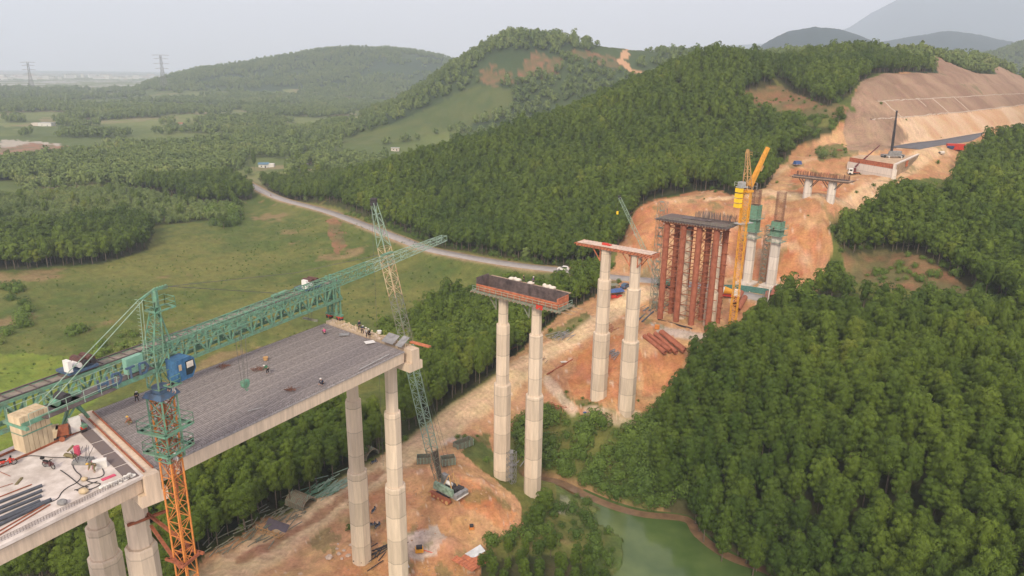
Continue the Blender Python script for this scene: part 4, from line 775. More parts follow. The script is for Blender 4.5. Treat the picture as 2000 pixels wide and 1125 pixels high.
st = mth('FRACT', mth('MULTIPLY', sx.outputs[1], 8.0)); line = mth('GREATER_THAN', st, .80); line2 = mth('LESS_THAN', st, .08)
cr = n.nodes.new('ShaderNodeValToRGB'); cr.color_ramp.elements[0].position = .34; cr.color_ramp.elements[0].color = (.22, .21, .21, 1); cr.color_ramp.elements[1].position = .66; cr.color_ramp.elements[1].color = (.40, .375, .365, 1); n.links.new(ns.outputs[0], cr.inputs[0])
mu = n.nodes.new('ShaderNodeMix'); mu.data_type = 'RGBA'; n.links.new(mth('MULTIPLY', line, .30), mu.inputs[0]); n.links.new(cr.outputs[0], mu.inputs[6]); mu.inputs[7].default_value = (.54, .51, .48, 1)
mu2 = n.nodes.new('ShaderNodeMix'); mu2.data_type = 'RGBA'; n.links.new(mth('MULTIPLY', line2, .25), mu2.inputs[0]); n.links.new(mu.outputs[2], mu2.inputs[6]); mu2.inputs[7].default_value = (.09, .075, .07, 1)
n.links.new(mu2.outputs[2], b.inputs['Base Color']); b.inputs['Roughness'].default_value = .9; PLANKS = m
t = thing('bridge_span', 'bridge span covered with a dark mat of reinforcing bars', 'bridge deck', tuple(DD))
mb = MB().prism([dk(0.02, -.004, -40.22), dk(.985, -.004, -40.22), dk(.985, 1.004, -40.22), dk(.02, 1.004, -40.22)], [dk(.02, -.004, -40.08), dk(.985, -.004, -40.08), dk(.985, 1.004, -40.08), dk(.02, 1.004, -40.08)])
o = part(t, 'formwork_planks', mb, PLANKS, True); uv = o.data.uv_layers.new(name='UVMap')
_uvc = [(0, 0), (1, 0), (1, 1), (0, 1)]*2
for lp in o.data.loops: uv.data[lp.index].uv = _uvc[lp.vertex_index]
for k in range(7):
    t0 = k/7+.004; part(t, 'girder', girder(dk, t0, t0+1/7-.012, -40.24, -41.95), CONCG, True)
mb = MB()
for i in range(150): s = .025+.955*i/149; mb.tube(dk(s, 0.004, -39.98), dk(s, .996, -39.98), .013, 4, cap=False)
for i in range(96): y = .006+.988*i/95; mb.tube(dk(.022, y, -39.94), dk(.985, y, -39.94), .014, 4, cap=False)
part(t, 'rebar_mat', mb, BARS, True)
mb = MB()
for i in range(120): s = .03+.95*i/119; p = dk(s, .004, -40.0); mb.tube(p, p+V3((.05, 0, .28)), .02, 4, cap=False)
part(t, 'edge_bars', mb, BARS, True)
t = thing('bridge_span', 'pale cast concrete deck slab with motorbikes and pipes on it', 'bridge deck', tuple(DD+UZ*.2))
mb = MB().prism([dk0(.008, -.012, -40.32), dk0(.008, 1.0, -40.32), dk0(1, 1.0, -40.32), dk0(1, -.012, -40.32)], [dk0(.008, -.012, -40.0), dk0(.008, 1.0, -40.0), dk0(1, 1.0, -40.0), dk0(1, -.012, -40.0)])
part(t, 'deck_slab', mb, SLAB, True)
for k in range(7): t0 = k/7+.004; part(t, 'girder', girder(dk0, t0, t0+1/7-.012, -40.33, -42.05), CONCG, True)
mb = MB()
for i in range(170): p = dk0(.03+.96*i/169, .022, -40); mb.tube(p, p+V3((0, 0, .42)), .022, 4, cap=False)
for i in range(3): mb.tube(dk0(.03, .018+.004*i, -39.75+.07*i), dk0(1, .018+.004*i, -39.75+.07*i), .022, 4, cap=False)
part(t, 'parapet_bars', mb, BARS, True)
# rails and channels at the joint between the spans
mb = MB()
for s, c in ((-.002, .09), (.022, .07)): mb.box((dk(s, .5, -39.9)), ((DD-DA).length*.97, .16, .14), ax=(u1, v1, UZ))
single('crane_rail', mb, RUST, 'rusty rail laid across the deck at the joint of the two spans', 'rail')
mb = MB(); 
for k in range(5): mb.box(dk0(.03, .1+.19*k, -39.97), (3.3, 1.2, .05), ax=(u1, v1, UZ))
single('joint_grating', mb, BARS, 'dark reinforced pockets along the edge of the pale slab', 'grating')
for (a, b_), lb in ((((0.04, .80), (.42, .80)), 'rusty steel track on the far side of the pale slab, nearer the middle'), (((.02, .93), (.42, .93)), 'rusty steel track along the far edge of the pale slab')):
    mb = MB().tube(dk0(*a, -39.88), dk0(*b_, -39.88), .14, 4); single('steel_track', mb, RUST, lb, 'rail')

# pier 3 with its open cap formwork
def twocol(cx, cy, px1, px2, zs1, zs2, ws, label, mt=CONC, u=UX, v=UY, zb=-90):
    t = thing('bridge_pier', label, 'bridge pier', (cx, cy, zb), group='tall twin column bridge piers')
    for (px, py), zs in ((px1, zs1), (px2, zs2)):
        q = on_line((cx, cy), u, px, py); Z = [zs[0]]+[hz(x, y, q) for x, y in zs[1:-1]]+[zs[-1]]; part(t, 'column', column_mb(q, Z, ws, u, v), mt, True)
    return t
P3 = (1.8, 134.0); twocol(*P3, (982, 700), (1046, 700), (-43.2, (982, 632), (981, 748), -88), (-43.2, (1046, 652), (1043, 770), -88), (1.9, 2.6, 3.4), 'free standing bridge pier carrying an open rusty cap formwork')
def bracket(mt, q, s, z, u, parent, world=True):
    mb = MB(); q = V3((q[0], q[1], 0))
    for k in (-1.1, 1.1):
        b0 = q+UY*k*1.0
        mb.tube(b0+u*s*1.05+UZ*(z-3.0), b0+u*s*3.2+UZ*(z-.1), .14, 4); mb.tube(b0+u*s*1.0+UZ*(z-3.2), b0+u*s*1.0+UZ*z, .14, 4)
    return part(parent, 'bracket', mb, mt, world)
c3 = V3((*P3, 0)); t = thing('cap_formwork', 'open trough of rusty panels on a plank platform, workers standing behind it', 'formwork', (*P3, -43.2))
part(t, 'platform', MB().box(c3+UZ*-42.95, (21.5, 5.0, .2), ax=(UX, UY, UZ)).box(c3+UZ*-43.1+UY*-2.4, (22, .25, .3), ax=(UX, UY, UZ)).box(c3+UZ*-43.1+UY*2.4, (22, .25, .3), ax=(UX, UY, UZ)), DGREEN, True)
mb = MB(); 
for i in range(22): mb.box(c3+UX*(-10.5+i)+UZ*-43.08, (.12, 6.4, .14), ax=(UX, UY, UZ))
part(t, 'joist', mb, WOOD, True)
def panel(L, H, rib=.9):
    mb = MB().box((0, 0, H/2), (L, .06, H))
    k = int(L/rib)
    for i in range(k+1): mb.box((-L/2+i*L/k, -.09, H/2), (.09, .12, H))
    for z in (.15, H*.5, H-.1): mb.box((0, -.09, z), (L, .11, .09))
    return mb
def place_panel(par, name, L, H, c, face, z, mt, tilt=0):
    mb = panel(L, H); X, Y = face; out = MB(); out.f = mb.f; out.v = [tuple(V3(c)+X*p[0]+Y*(p[1]+tilt*p[2])+UZ*(z+p[2])) for p in mb.v]; return part(par, name, out, mt, True)
part(t, 'trough_floor', MB().box(c3+UZ*-42.78, (19.4, 3.7, .12), ax=(UX, UY, UZ)), PLY, True)
place_panel(t, 'front_panel', 19.6, 1.3, c3-UY*1.9, (UX, UY), -42.8, RUSTO)
o = place_panel(t, 'back_panel', 19.6, 2.35, c3+UY*1.9, (-UX, -UY), -42.8, PLY)
place_panel(t, 'end_panel', 3.8, 2.0, c3+UX*9.8, (UY, -UX), -42.8, RUSTO); place_panel(t, 'end_panel', 3.8, 2.7, c3-UX*9.8, (-UY, UX), -42.8, PLY)
for pxy in ((982, 700), (1046, 700)): bracket(DGREEN, on_line(P3, UX, *pxy), -1, -43.1, UX, t)
part(t, 'railing', MB().rail([c3-UX*10.5-UY*2.4+UZ*-42.85, c3+UX*10.5-UY*2.4+UZ*-42.85, c3+UX*10.5+UY*2.4+UZ*-42.85], 1.0, .04), GREEN2, True)
mb = MB(); rg = np.random.default_rng(3)
for k in (-4.2, -2.6, .6, 4.6, 5.8): mb.ball(c3+UX*k+UY*2.5+UZ*-40.35, .75, .5, .38)
for k in (-3.3, 5.1, 3.9): mb.ball(c3+UX*k+UY*2.5+UZ*-40.3, .45, .4, .5)
part(t, 'sack', mb, CLOTHW, True, smooth=True)
part(t, 'catwalk', MB().box(c3+UY*2.55+UZ*-40.75, (19.6, 1.2, .1), ax=(UX, UY, UZ)), WOOD, True)
part(t, 'notice_board', MB().box(c3+UX*6.3-UY*2.62+UZ*-43.0, (1.5, .08, .85), ax=(UX, UY, UZ)), RED, True)
mb = MB()
for k in (-1.2, 0, 1.4): mb.box(c3+UX*11.4+UY*(k*1.5)+UZ*-43.15, (3.6, .16, .12), ax=(UX, UY, UZ))
part(t, 'timber', mb, WOOD, True)
# pier 4
P4 = (25.0, 166.0); twocol(*P4, (1178, 600), (1236, 600), (-40.9, (1183, 545), (1174, 648), -84), (-40.9, (1243, 563), (1234, 664), -84), (2.3, 3.05, 3.9), 'free standing bridge pier in the red pit, with a plank table on top')
c4 = V3((*P4, 0)); t = thing('cap_formwork', 'plain table of pale planks on rusty beams, without side panels', 'formwork', (*P4, -40.9))
part(t, 'platform', MB().box(c4+UZ*-40.05, (20.0, 3.4, .12), ax=(UX, UY, UZ)), mat('pale_planks', (.56, .45, .37), .85, var=.25, scale=1.5, col2=(.38, .28, .22)), True)
mb = MB()
for y in (-1.6, 1.6): mb.box(c4+UY*y+UZ*-40.55, (20.6, .3, .55), ax=(UX, UY, UZ))
for i in range(24): mb.box(c4+UX*(-10.3+i*.9)+UZ*-40.2, (.16, 5.0, .2), ax=(UX, UY, UZ))
part(t, 'beam', mb, RUSTO, True)
for pxy in ((1178, 600), (1236, 600)):
    q = on_line(P4, UX, *pxy); bracket(RUSTO, q, -1, -40.7, UX, t); bracket(RUSTO, q, 1, -40.7, UX, t) if pxy[0] > 1200 else None
mb = MB()
for k, L in ((8.5, 3), (9.4, 4), (10.2, 3.4)): mb.box(c4+UX*k-UY*1.5+UZ*-40.35, (.18, L+3, .16), ax=(UX, UY, UZ))
mb.box(c4+UX*10.6+UZ*-40.6, (.1, 3.5, 1.0), ax=(UX, UY, UZ)); part(t, 'timber', mb, RUSTO, True)
single('toolbox', MB().box(c4-UX*3+UZ*-39.75, (1.6, .7, .45), ax=(UX, UY, UZ)).box(c4-UX*1.9+UZ*-39.85, (.9, .9, .25), ax=(UX, UY, UZ)), RED, 'red steel tool box on the pale plank table', 'box')

# pier 5 and its tower of rusty tubes
P5 = (52.2, 197.2); c5 = V3((*P5, 0)); zg = -70
twocol(*P5, (1338, 500), (1398, 500), (-42, (1340, 462), (1330, 560), -72), (-42, (1400, 475), (1392, 570), -72), (2.0, 2.6, 3.2), 'bridge pier almost hidden inside a tower of rusty tubes')
t = thing('falsework_tower', 'tower of thick rusty steel tubes carrying a dark deck form', 'falsework', (*P5, zg))
rows = []
for y, ks in ((-3.0, (-7.6, -2.5, 2.2, 7.2)), (3.0, (-7.0, -2.9, 2.6, 7.6))):
    for k in ks:
        b0 = c5+UX*k+UY*y; part(t, 'tube', MB().tube(b0+UZ*(zg-1.5), b0+UZ*-40.75, .86, 14), RUSTP, True); rows.append((k, y, b0))
mb = MB()
for lv in range(9):
    z = -67.5+lv*3.2
    for y in (-3.0, 3.0):
        K = sorted([r for r in rows if r[1] == y], key=lambda r: r[0])
        mb.tube(K[0][2]-UX*1.6+UZ*z-UY*.8*(y/3), K[-1][2]+UX*1.6+UZ*z-UY*.8*(y/3)*-1*-1, .13, 5)
        for a, b_ in zip(K[:-1], K[1:]):
            if 1: mb.tube(a[2]+UZ*z, b_[2]+UZ*(z+3.2 if lv < 8 else z), .10, 4)
    F_ = sorted([r for r in rows if r[1] < 0], key=lambda r: r[0]); B_ = sorted([r for r in rows if r[1] > 0], key=lambda r: r[0])
    for a, b_ in zip(F_, B_): mb.tube(a[2]+UZ*z, b_[2]+UZ*z, .12, 4); mb.tube(a[2]+UZ*z, b_[2]+UZ*(z+3.1 if lv < 8 else z), .09, 4)
part(t, 'brace', mb, RUST, True)
mb = MB()
for y in (-3.0, 3.0): mb.box(c5+UY*y+UZ*-40.45, (19.0, .6, .6), ax=(UX, UY, UZ))
part(t, 'main_beam', mb, RUSTO, True)
mb = MB()
for i in range(26): mb.box(c5+UX*(-10.2+i*.816)+UZ*-40.0, (.22, 10.2, .28), ax=(UX, UY, UZ))
part(t, 'joist', mb, WOOD, True)
part(t, 'deck_form', MB().box(c5+UZ*-39.75, (21.5, 10.0, .2), ax=(UX, UY, UZ)).box(c5+UZ*-39.3, (8, 2.2, .5), ax=(UX, UY, UZ)), PLY, True)
part(t, 'railing', MB().rail([c5-UX*10.7-UY*5+UZ*-39.65, c5+UX*10.7-UY*5+UZ*-39.65, c5+UX*10.7+UY*5+UZ*-39.65], 1.0, .045), DGREEN, True)
mb = MB(); rg = np.random.default_rng(5)
for i in range(260):
    k = rg.uniform(-1, 10.2); y = rg.uniform(0.5, 4.6); p = c5+UX*k+UY*y+UZ*-39.6; mb.tube(p, p+V3((rg.normal()*.1, rg.normal()*.1, 1.9+.6*rg.random())), .028, 4, cap=False)
for i in range(60): y = -4.6+9.2*i/59; mb.tube(c5-UX*10+UY*y+UZ*-39.45, c5+UX*10+UY*y+UZ*-39.45, .035, 4, cap=False)
part(t, 'rebar', mb, BARS, True)

# pier 6: two unfinished shafts
def shaft(px, base_xy, ytop, yform, yreb, w, label):
    x, y = base_xy; zb = ground(x, y); zt = hz(px[0], ytop, base_xy); zf = hz(px[1], yform, base_xy); zr = hz(px[2], yreb, base_xy); c = V3((x, y, 0)); u, v = frame((.72, -.69))
    t = thing('pier_shaft', label, 'bridge pier', (x, y, zb), group='unfinished single pier shafts')
    part(t, 'shaft', MB().prism(octring(c, w, w, zb-1, u, v, .2), octring(c, w, w, zt, u, v, .2)), CONC2, True)
    part(t, 'footing', MB().box(c+UZ*(zb+.1), (5.5, 5.5, 1.6), ax=(u, v, UZ)), CONC2, True)
    mb = MB()
    for a in (u, v):
        o_ = v if a is u else u
        for s in (-1, 1): mb.box(c+o_*s*(w/2+.15)+UZ*((zt+zf)/2), (w+.5 if a is u else .2, .2 if a is u else w+.5, abs(zf-zt)), ax=(u, v, UZ))
    f_ = part(t, 'climbing_form', mb, GREEN, True); h = abs(zf-zt)
    mb = MB()
    for zz in (zt+.2, zt+h*.5, zt-1.8):
        R = [c+u*a*(w/2+1.1)+v*b_*(w/2+1.1)+UZ*zz for a, b_ in ((-1, -1), (1, -1), (1, 1), (-1, 1))]; mb.rail(R, 1.1, .04, True)
        for i in range(4):
            a, b_ = R[i], R[(i+1) % 4]; mb.box((a+b_)/2*1.0-(((a+b_)/2)-(c+UZ*zz)).normalized()*.3, ((a-b_).length if i % 2 == 0 else .7, .7 if i % 2 == 0 else (a-b_).length, .06), ax=(u, v, UZ))
    part(t, 'work_platform', mb, GREEN2, True)
    mb = MB()
    for i in range(9):
        for s in (-1, 1):
            k = -1+2*i/8
            for p in (c+u*k*w*.42+v*s*w*.42, c+v*k*w*.42+u*s*w*.42): mb.tube(p+UZ*(zf-1), p+UZ*(zr+rg.random()*.3), .035, 4, cap=False)
    for i in range(4):
        zz = zf+(zr-zf)*i/4; R = [c+(u*a+v*b_)*w*.42+UZ*zz for a, b_ in ((-1, -1), (1, -1), (1, 1), (-1, 1))]; mb.path(R+[R[0]], .04, 4)
    part(t, 'rebar_cage', mb, RBAR, True); return t
S6 = [(78.2, 225.8), (84.3, 221.0)]
shaft((1466, 1474, 1476), S6[0], 452, 400, 371, 2.55, 'pale unfinished pier shaft with green climbing form, left of the pair')
shaft((1514, 1520, 1525), S6[1], 460, 432, 375, 2.7, 'pale unfinished pier shaft with long rebar cage, right of the pair')
# pier 7
P7 = (110.4, 253.8); c7 = V3((*P7, 0)); u7, v7 = frame((.72, -.69)); z7 = -35.0
t = thing('bridge_pier', 'low bridge pier with two short columns on the orange terrace', 'bridge pier', (*P7, -43))
for px, py in ((1577, 375), (1624, 375)):
    q = on_line(P7, u7, px, py); part(t, 'column', MB().prism(octring(q, 2.6, 2.6, -45, u7, v7), octring(q, 2.6, 2.6, z7-.6, u7, v7)), CONC2, True)
t = thing('cap_formwork', 'dark platform with a fence of upright rebar on the low pier', 'formwork', (*P7, z7))
part(t, 'platform', MB().box(c7+UZ*(z7+.1), (20.5, 5.5, .2), ax=(u7, v7, UZ)).box(c7+UZ*(z7-.3)-v7*2, (20, .3, .5), ax=(u7, v7, UZ)).box(c7+UZ*(z7-.3)+v7*2, (20, .3, .5), ax=(u7, v7, UZ)), WOOD, True)
mb = MB()
for i in range(24): mb.box(c7+u7*(-10.3+i*.9)+UZ*(z7-.02), (.2, 6.2, .2), ax=(u7, v7, UZ))
part(t, 'joist', mb, PLY, True)
mb = MB()
for i in range(300): k = rg.uniform(-9.6, 9.6); y = rg.uniform(-1.2, 1.5); p = c7+u7*k+v7*y+UZ*z7; mb.tube(p, p+UZ*(1.7+.5*rg.random()), .03, 4, cap=False)
part(t, 'rebar', mb, RBAR, True); part(t, 'edge_board', MB().box(c7+UZ*(z7+.4)-v7*1.5, (19.5, .12, .6), ax=(u7, v7, UZ)), PLY, True)
for px, py in ((1577, 375), (1624, 375)):
    q = on_line(P7, u7, px, py); mb = MB()
    for s in (-1, 1):
        for k in (-1, 1): mb.tube(q+u7*s*1.2+v7*k+UZ*(z7-3.2), q+u7*s*3.6+v7*k+UZ*(z7-.3), .14, 4)
    part(t, 'bracket', mb, DARK, True)

# abutment
a0 = V3(at_z(1652, 340, -41)); a1 = V3(at_z(1712, 352, -41)); a2 = V3(at_z(1800, 302, -34.2)); 
A0 = V3((a0.x, a0.y, 0)); ua = V3((a1.x-a0.x, a1.y-a0.y, 0)).normalized(); A1 = V3(at_z(1745, 348, -39.0)); A1.z = 0; A2 = V3(at_z(1797, 306, -35.0)); A2.z = 0; A3 = V3(at_z(1690, 296, -33)); A3.z = 0
t = thing('bridge_abutment', 'pale concrete abutment with rusty wall forms, cranes standing on and below it', 'abutment', (A1.x, A1.y, -41))
def wall(p, q, th, zb, zt):
    d = (q-p).normalized(); nn = V3((-d.y, d.x, 0)); return [p, q, q+nn*th, p+nn*th], zb, zt
def prismz(pts, zb, zt): mb = MB(); mb.prism([V3((p.x, p.y, zb)) for p in pts], [V3((p.x, p.y, zt)) for p in pts]); return mb
part(t, 'front_wall', prismz(*wall(A0, A1, 1.2, -44, -35.6)), CONC2, True); part(t, 'wing_wall', prismz(*wall(A1, A2, .8, -42, -33.4)), CONC2, True)
part(t, 'fill', prismz([A0+(A3-A0)*.06, A1+(A2-A1)*.05, A2, A3], -44, -33.9), mat('compacted_fill', (.50, .36, .23), .95, var=.2, scale=.6), True)
fp = A0+(A1-A0)*.5+V3((ua.y, -ua.x, 0))*-.5
place_panel(t, 'wall_form', (A1-A0).length*.95, 1.9, A0+(A1-A0)*.5+V3((-ua.y, ua.x, 0))*.5, ((A1-A0).normalized(), V3((-(A1-A0).normalized().y, (A1-A0).normalized().x, 0))), -35.5, RUSTO)
dw = (A2-A1).normalized(); place_panel(t, 'wing_form', 4.6, 2.6, A1+(A2-A1)*.42-V3((-dw.y, dw.x, 0))*.15, (dw, V3((-dw.y, dw.x, 0))), -36.6, RUSTO)
# ------------------------------------------------------------------ tower crane beside pier 1
M0 = V3((-33.6, 61.9, 0)); zg = ground(-33.6, 61.9)
jt = V3(at_z(868, 470, -26)); jf = V3((-33.0, 62.3, -26.2)); jd = V3((jt.x-M0.x, jt.y-M0.y, 0)).normalized(); jn = V3((-jd.y, jd.x, 0))
t = thing('tower_crane', 'orange lattice mast with green head, jib and counter jib and a blue cab', 'tower crane', (M0.x, M0.y, zg)); TCR = t
mb = MB().lattice(M0+UZ*(zg-.5), M0+UZ*-30.4, 1.42, 1.42, 34, .10, .042, up=(.35, .94, 0), kind='z', nb=6)
part(t, 'mast', mb, ORANGE, True)
mb = MB().lattice(M0+UZ*-41.5+V3((.2, .2, 0)), M0+UZ*-31.0, .9, .9, 7, .05, .035, up=(.35, .94, 0)); part(t, 'ladder', mb, RUST, True)
part(t, 'climbing_cage', MB().lattice(M0+UZ*-37.0, M0+UZ*-30.3, 1.85, 1.85, 4, .09, .05, up=(.35, .94, 0), kind='x'), GREEN, True)
e1 = V3((.94, -.35, 0)); e2 = V3((.35, .94, 0))
mb = MB()
for z, r_ in ((-33.6, 1.75), (-35.9, 1.6)):
    R = [M0+e1*a*r_+e2*b_*r_+UZ*z for a, b_ in ((-1, -1), (1, -1), (1, 1), (-1, 1))]; mb.rail(R, 1.1, .035, True)
    for i in range(4): a, b_ = R[i], R[(i+1) % 4]; mb.beam(a, b_, .16); c = (a+b_)/2; mb.box(c+(M0+UZ*z-c)*.13, (2*r_ if i % 2 == 0 else .45, .45 if i % 2 == 0 else 2*r_, .04), ax=(e1, e2, UZ))
part(t, 'platform', mb, GREEN, True)
part(t, 'slewing_table', MB().prism([M0+e1*a*1.2+e2*b_*1.2+UZ*-30.2 for a, b_ in ((-1, -1), (1, -1), (1, 1), (-1, 1))], [M0+e1*a*.95+e2*b_*.95+UZ*-29.7 for a, b_ in ((-1, -1), (1, -1), (1, 1), (-1, 1))]).tube(M0+UZ*-29.7, M0+UZ*-29.2, .8, 14), BLUE, True)
mb = MB().lattice(M0+UZ*-29.3, M0+UZ*-25.9, 1.5, 1.5, 2, .09, .05, up=jd); part(t, 'turntable_tower', mb, GREEN, True)
apex = V3((-33.05, 62.2, -19.7))
mb = MB().lattice(M0+UZ*-26.0-jd*.3, apex-UZ*1.6-jd*.1, 1.5, 1.1, 8, .075, .035, .55, .55, up=jd); mb.beam(M0+UZ*-26+jd*1.6+jn*.5, apex-UZ*1.2, .14); mb.beam(M0+UZ*-26+jd*1.6-jn*.5, apex-UZ*1.2, .14)
for i in range(5): z = -25.2+i*.95; k = 1.6*(1-(z+26)/6); mb.tube(M0+UZ*z+jd*k-jn*.5*(1-i*.12), M0+UZ*z+jd*.2-jn*.4, .03, 4)
mb.tube(apex-UZ*1.6, apex, .28, 6).tube(apex-jd*1.5-UZ*.5, apex+jd*.1+UZ*.1, .13, 4).tube(apex, apex+jd*1.4-UZ*.1, .12, 4)
R = [apex-UZ*1.9+jd*a+jn*b_ for a, b_ in ((-.7, -.7), (1.5, -.7), (1.5, .7), (-.7, .7))]; mb.rail(R, 1.0, .03, True)
for i in range(4): mb.beam(R[i], R[(i+1) % 4], .14)
for i in range(5): mb.tube(apex+jd*(.1+.3*i)-jn*.1+UZ*.08, apex+jd*(.1+.3*i)+jn*.1+UZ*.08, .13, 8)
part(t, 'tower_head', mb, GREEN, True)
mb = MB()
for i in range(24): z = -28.5+i*.36; mb.tube(M0-jd*1.15+UZ*z-jn*.2, M0-jd*1.15+UZ*z+jn*.2, .02, 4)
mb.tube(M0-jd*1.15-jn*.2+UZ*-28.5, M0-jd*.75-jn*.2+UZ*-20.5, .03, 4).tube(M0-jd*1.15+jn*.2+UZ*-28.5, M0-jd*.75+jn*.2+UZ*-20.5, .03, 4); part(t, 'ladder', mb, GREEN2, True)
jroot = M0+jd*.9+UZ*-25.6; jend = V3((jt.x, jt.y, -25.55))
J = (jend-jroot).length
mb = MB().lattice(jroot, jroot+(jend-jroot)*.62, 1.35, 1.25, 19, .075, .04, kind='x'); part(t, 'jib', mb, GREEN, True)
mb = MB().lattice(jroot+(jend-jroot)*.62, jend, 1.35, 1.25, 12, .06, .033, .9, .8); part(t, 'jib_tip', mb, GREEN2, True)
mb = MB()
for f, z in ((.30, 1.0), (.70, .95)): p = jroot+(jend-jroot)*f; mb.box(p+UZ*z, (2.4, .5, .18), ax=(jd, jn, UZ))
part(t, 'anchor_lug', mb, GREEN, True)
mb = MB(); p = jroot+(jend-jroot)*.30+UZ*1.0; mb.tube(apex+jd*1.4, p, .035, 4)
p2 = jroot+(jend-jroot)*.70+UZ*1.0; mid_ = (apex+p2)/2-UZ*.6; mb.path([apex+jd*1.2, mid_, p2], .03, 4); part(t, 'jib_stay', mb, ROPE, True)
# counter jib
cj0 = M0-jd*.8+UZ*-27.0; cj1 = M0-jd*13.0+UZ*-27.25
mb = MB()
for s in (-.75, .75): mb.box((cj0+cj1)/2+jn*s, ((cj1-cj0).length, .2, .36), ax=(jd, jn, UZ))
for i in range(10): mb.box(cj0+(cj1-cj0)*(i+.5)/10, (.12, 1.5, .2), ax=(jd, jn, UZ))
mb.beam(cj1+jn*1.5, cj1-jn*1.5, .25); part(t, 'counter_jib', mb, GREEN, True)
part(t, 'walkway', MB().box((cj0+cj1)/2+UZ*.2, ((cj1-cj0).length, 1.45, .05), ax=(jd, jn, UZ)).box(cj0+(cj1-cj0)*.62-jn*1.1+UZ*.1, (6.2, .8, .06), ax=(jd, jn, UZ)), PLY, True)
mb = MB().rail([cj0-jn*.85+UZ*.2, cj0+(cj1-cj0)*.35-jn*.85+UZ*.2], 1.05, .03).rail([cj0+(cj1-cj0)*.36-jn*1.5+UZ*.15, cj0+(cj1-cj0)*.98-jn*1.5+UZ*.15], 1.05, .03).rail([cj0+jn*.85+UZ*.2, cj1+jn*.85+UZ*.2], 1.05, .03)
part(t, 'railing', mb, GREEN2, True)
cw = cj1+jd*1.05; mb = MB(); 
for i in range(6): mb.box(cw+jd*(-.95+.38*i)+UZ*-.75, (.35, 1.5, 3.1), ax=(jd, jn, UZ))
part(t, 'counterweight', mb, CWT, True)
mb = MB().box(cw+jd*.05+UZ*-.75-jn*.0, (2.35, 1.56, .1), ax=(jd, jn, UZ)); part(t, 'counterweight_strap', mb, GREEN, True)
wp = cj0+(cj1-cj0)*.68+UZ*.7; mb = MB().tube(wp-jn*.6, wp+jn*.6, .42, 12); w_ = part(t, 'winch_drum', mb, DARK, True)
mb = MB().box(wp+jd*.9-UZ*.1, (1.2, .5, .25), ax=(jd, jn, UZ)).tube(wp-jd*.8-jn*.6-UZ*.1, wp-jd*.8+jn*.1-UZ*.1, .28, 10).box(wp-UZ*.5, (2.2, 1.3, .14), ax=(jd, jn, UZ)); part(w_, 'motor', mb, GREEN, True, root=t)
mb = MB().tube(apex-jd*1.4-UZ*.5+jn*.25, cj0+(cj1-cj0)*.86+UZ*.4+jn*.6, .04, 4).tube(apex-jd*1.4-UZ*.5-jn*.25, cj0+(cj1-cj0)*.86+UZ*.4-jn*.6, .04, 4); part(t, 'counter_jib_stay', mb, GREEN2, True)
ec = cj0+(cj1-cj0)*.13+UZ*1.0; part(t, 'electric_cabinet', MB().box(ec, (1.7, .55, 1.5), ax=(jd, jn, UZ)), mat('mint_cabinet', (.20, .40, .30), .5, var=.08), True)
# blue lettering boards hung on the railing
def letters(txt, o_, dx, dz, h, w, th, mb, gap=.55):
    G_ = {'H': [((0, 0), (0, 1)), ((1, 0), (1, 1)), ((0, .5), (1, .5))], 'D': [((0, 0), (0, 1)), ((0, 1), (.7, .95)), ((.7, .95), (1, .5)), ((1, .5), (.7, .05)), ((.7, .05), (0, 0))], 'T': [((.5, 0), (.5, 1)), ((0, 1), (1, 1))], ' ': []}
    x = 0
    for ch in txt:
        for (a, b_), (c_, d_) in G_[ch]: p = o_+dx*(x+a*w)+dz*b_*h; q = o_+dx*(x+c_*w)+dz*d_*h; mb.beam(p, q, th)
        x += w+gap
mb = MB(); nr = cj0+(cj1-cj0)*.47-jn*.95+UZ*.25; letters('HDTD', nr, jd, UZ, 1.05, .85, .17, mb, .5); part(t, 'sign_letters', mb, BLUE, True, label='blue cut out letters HDTD on the railing')
# cab
cb = M0+jd*1.5-jn*1.15+UZ*-27.6
def cabprof(w): return [cb+jd*x+UZ*z+jn*w for x, z in ((-.9, -1.15), (.75, -1.15), (1.25, -.35), (1.1, .75), (.7, 1.05), (-.9, 1.0))]
mb = MB().prism(cabprof(-.75), cabprof(.75)); c_ = part(t, 'cab', mb, mat('cab_blue', (.05, .145, .28), .5, var=.2, scale=2), True)
mb = MB(); mb.prism([cb+jd*x+UZ*z-jn*.765 for x, z in ((.05, -.75), (.7, -.8), (1.12, -.3), (1.0, .65), (.05, .65))], [cb+jd*x+UZ*z-jn*.77 for x, z in ((.05, -.75), (.7, -.8), (1.12, -.3), (1.0, .65), (.05, .65))])
mb.prism([cb+jd*x+UZ*z+jn*w for x, z, w in ((1.262, -.3, -.6), (1.262, -.3, .6), (1.125, .65, .6), (1.125, .65, -.6))], [cb+jd*x+UZ*z+jn*w for x, z, w in ((1.27, -.3, -.6), (1.27, -.3, .6), (1.13, .65, .6), (1.13, .65, -.6))])
part(c_, 'window', mb, GLASS, True, root=t)
part(c_, 'blind', MB().box(cb+jd*.55-jn*.79+UZ*.25, (.75, .02, .6), ax=(jd, jn, UZ)), CLOTHW, True, root=t)
part(c_, 'door_window', MB().box(cb-jd*.55-jn*.765+UZ*.25, (.3, .03, .6), ax=(jd, jn, UZ)), CWT, True, root=t)
R = [cb-UZ*1.2+jd*a-jn*b_ for a, b_ in ((-1.9, .9), (-.8, .9), (-.8, -.2))]; part(t, 'cab_landing', MB().rail(R, 1.0, .03).box(cb-UZ*1.22-jd*1.3-jn*.4, (1.3, 1.1, .06), ax=(jd, jn, UZ)), GREEN, True)
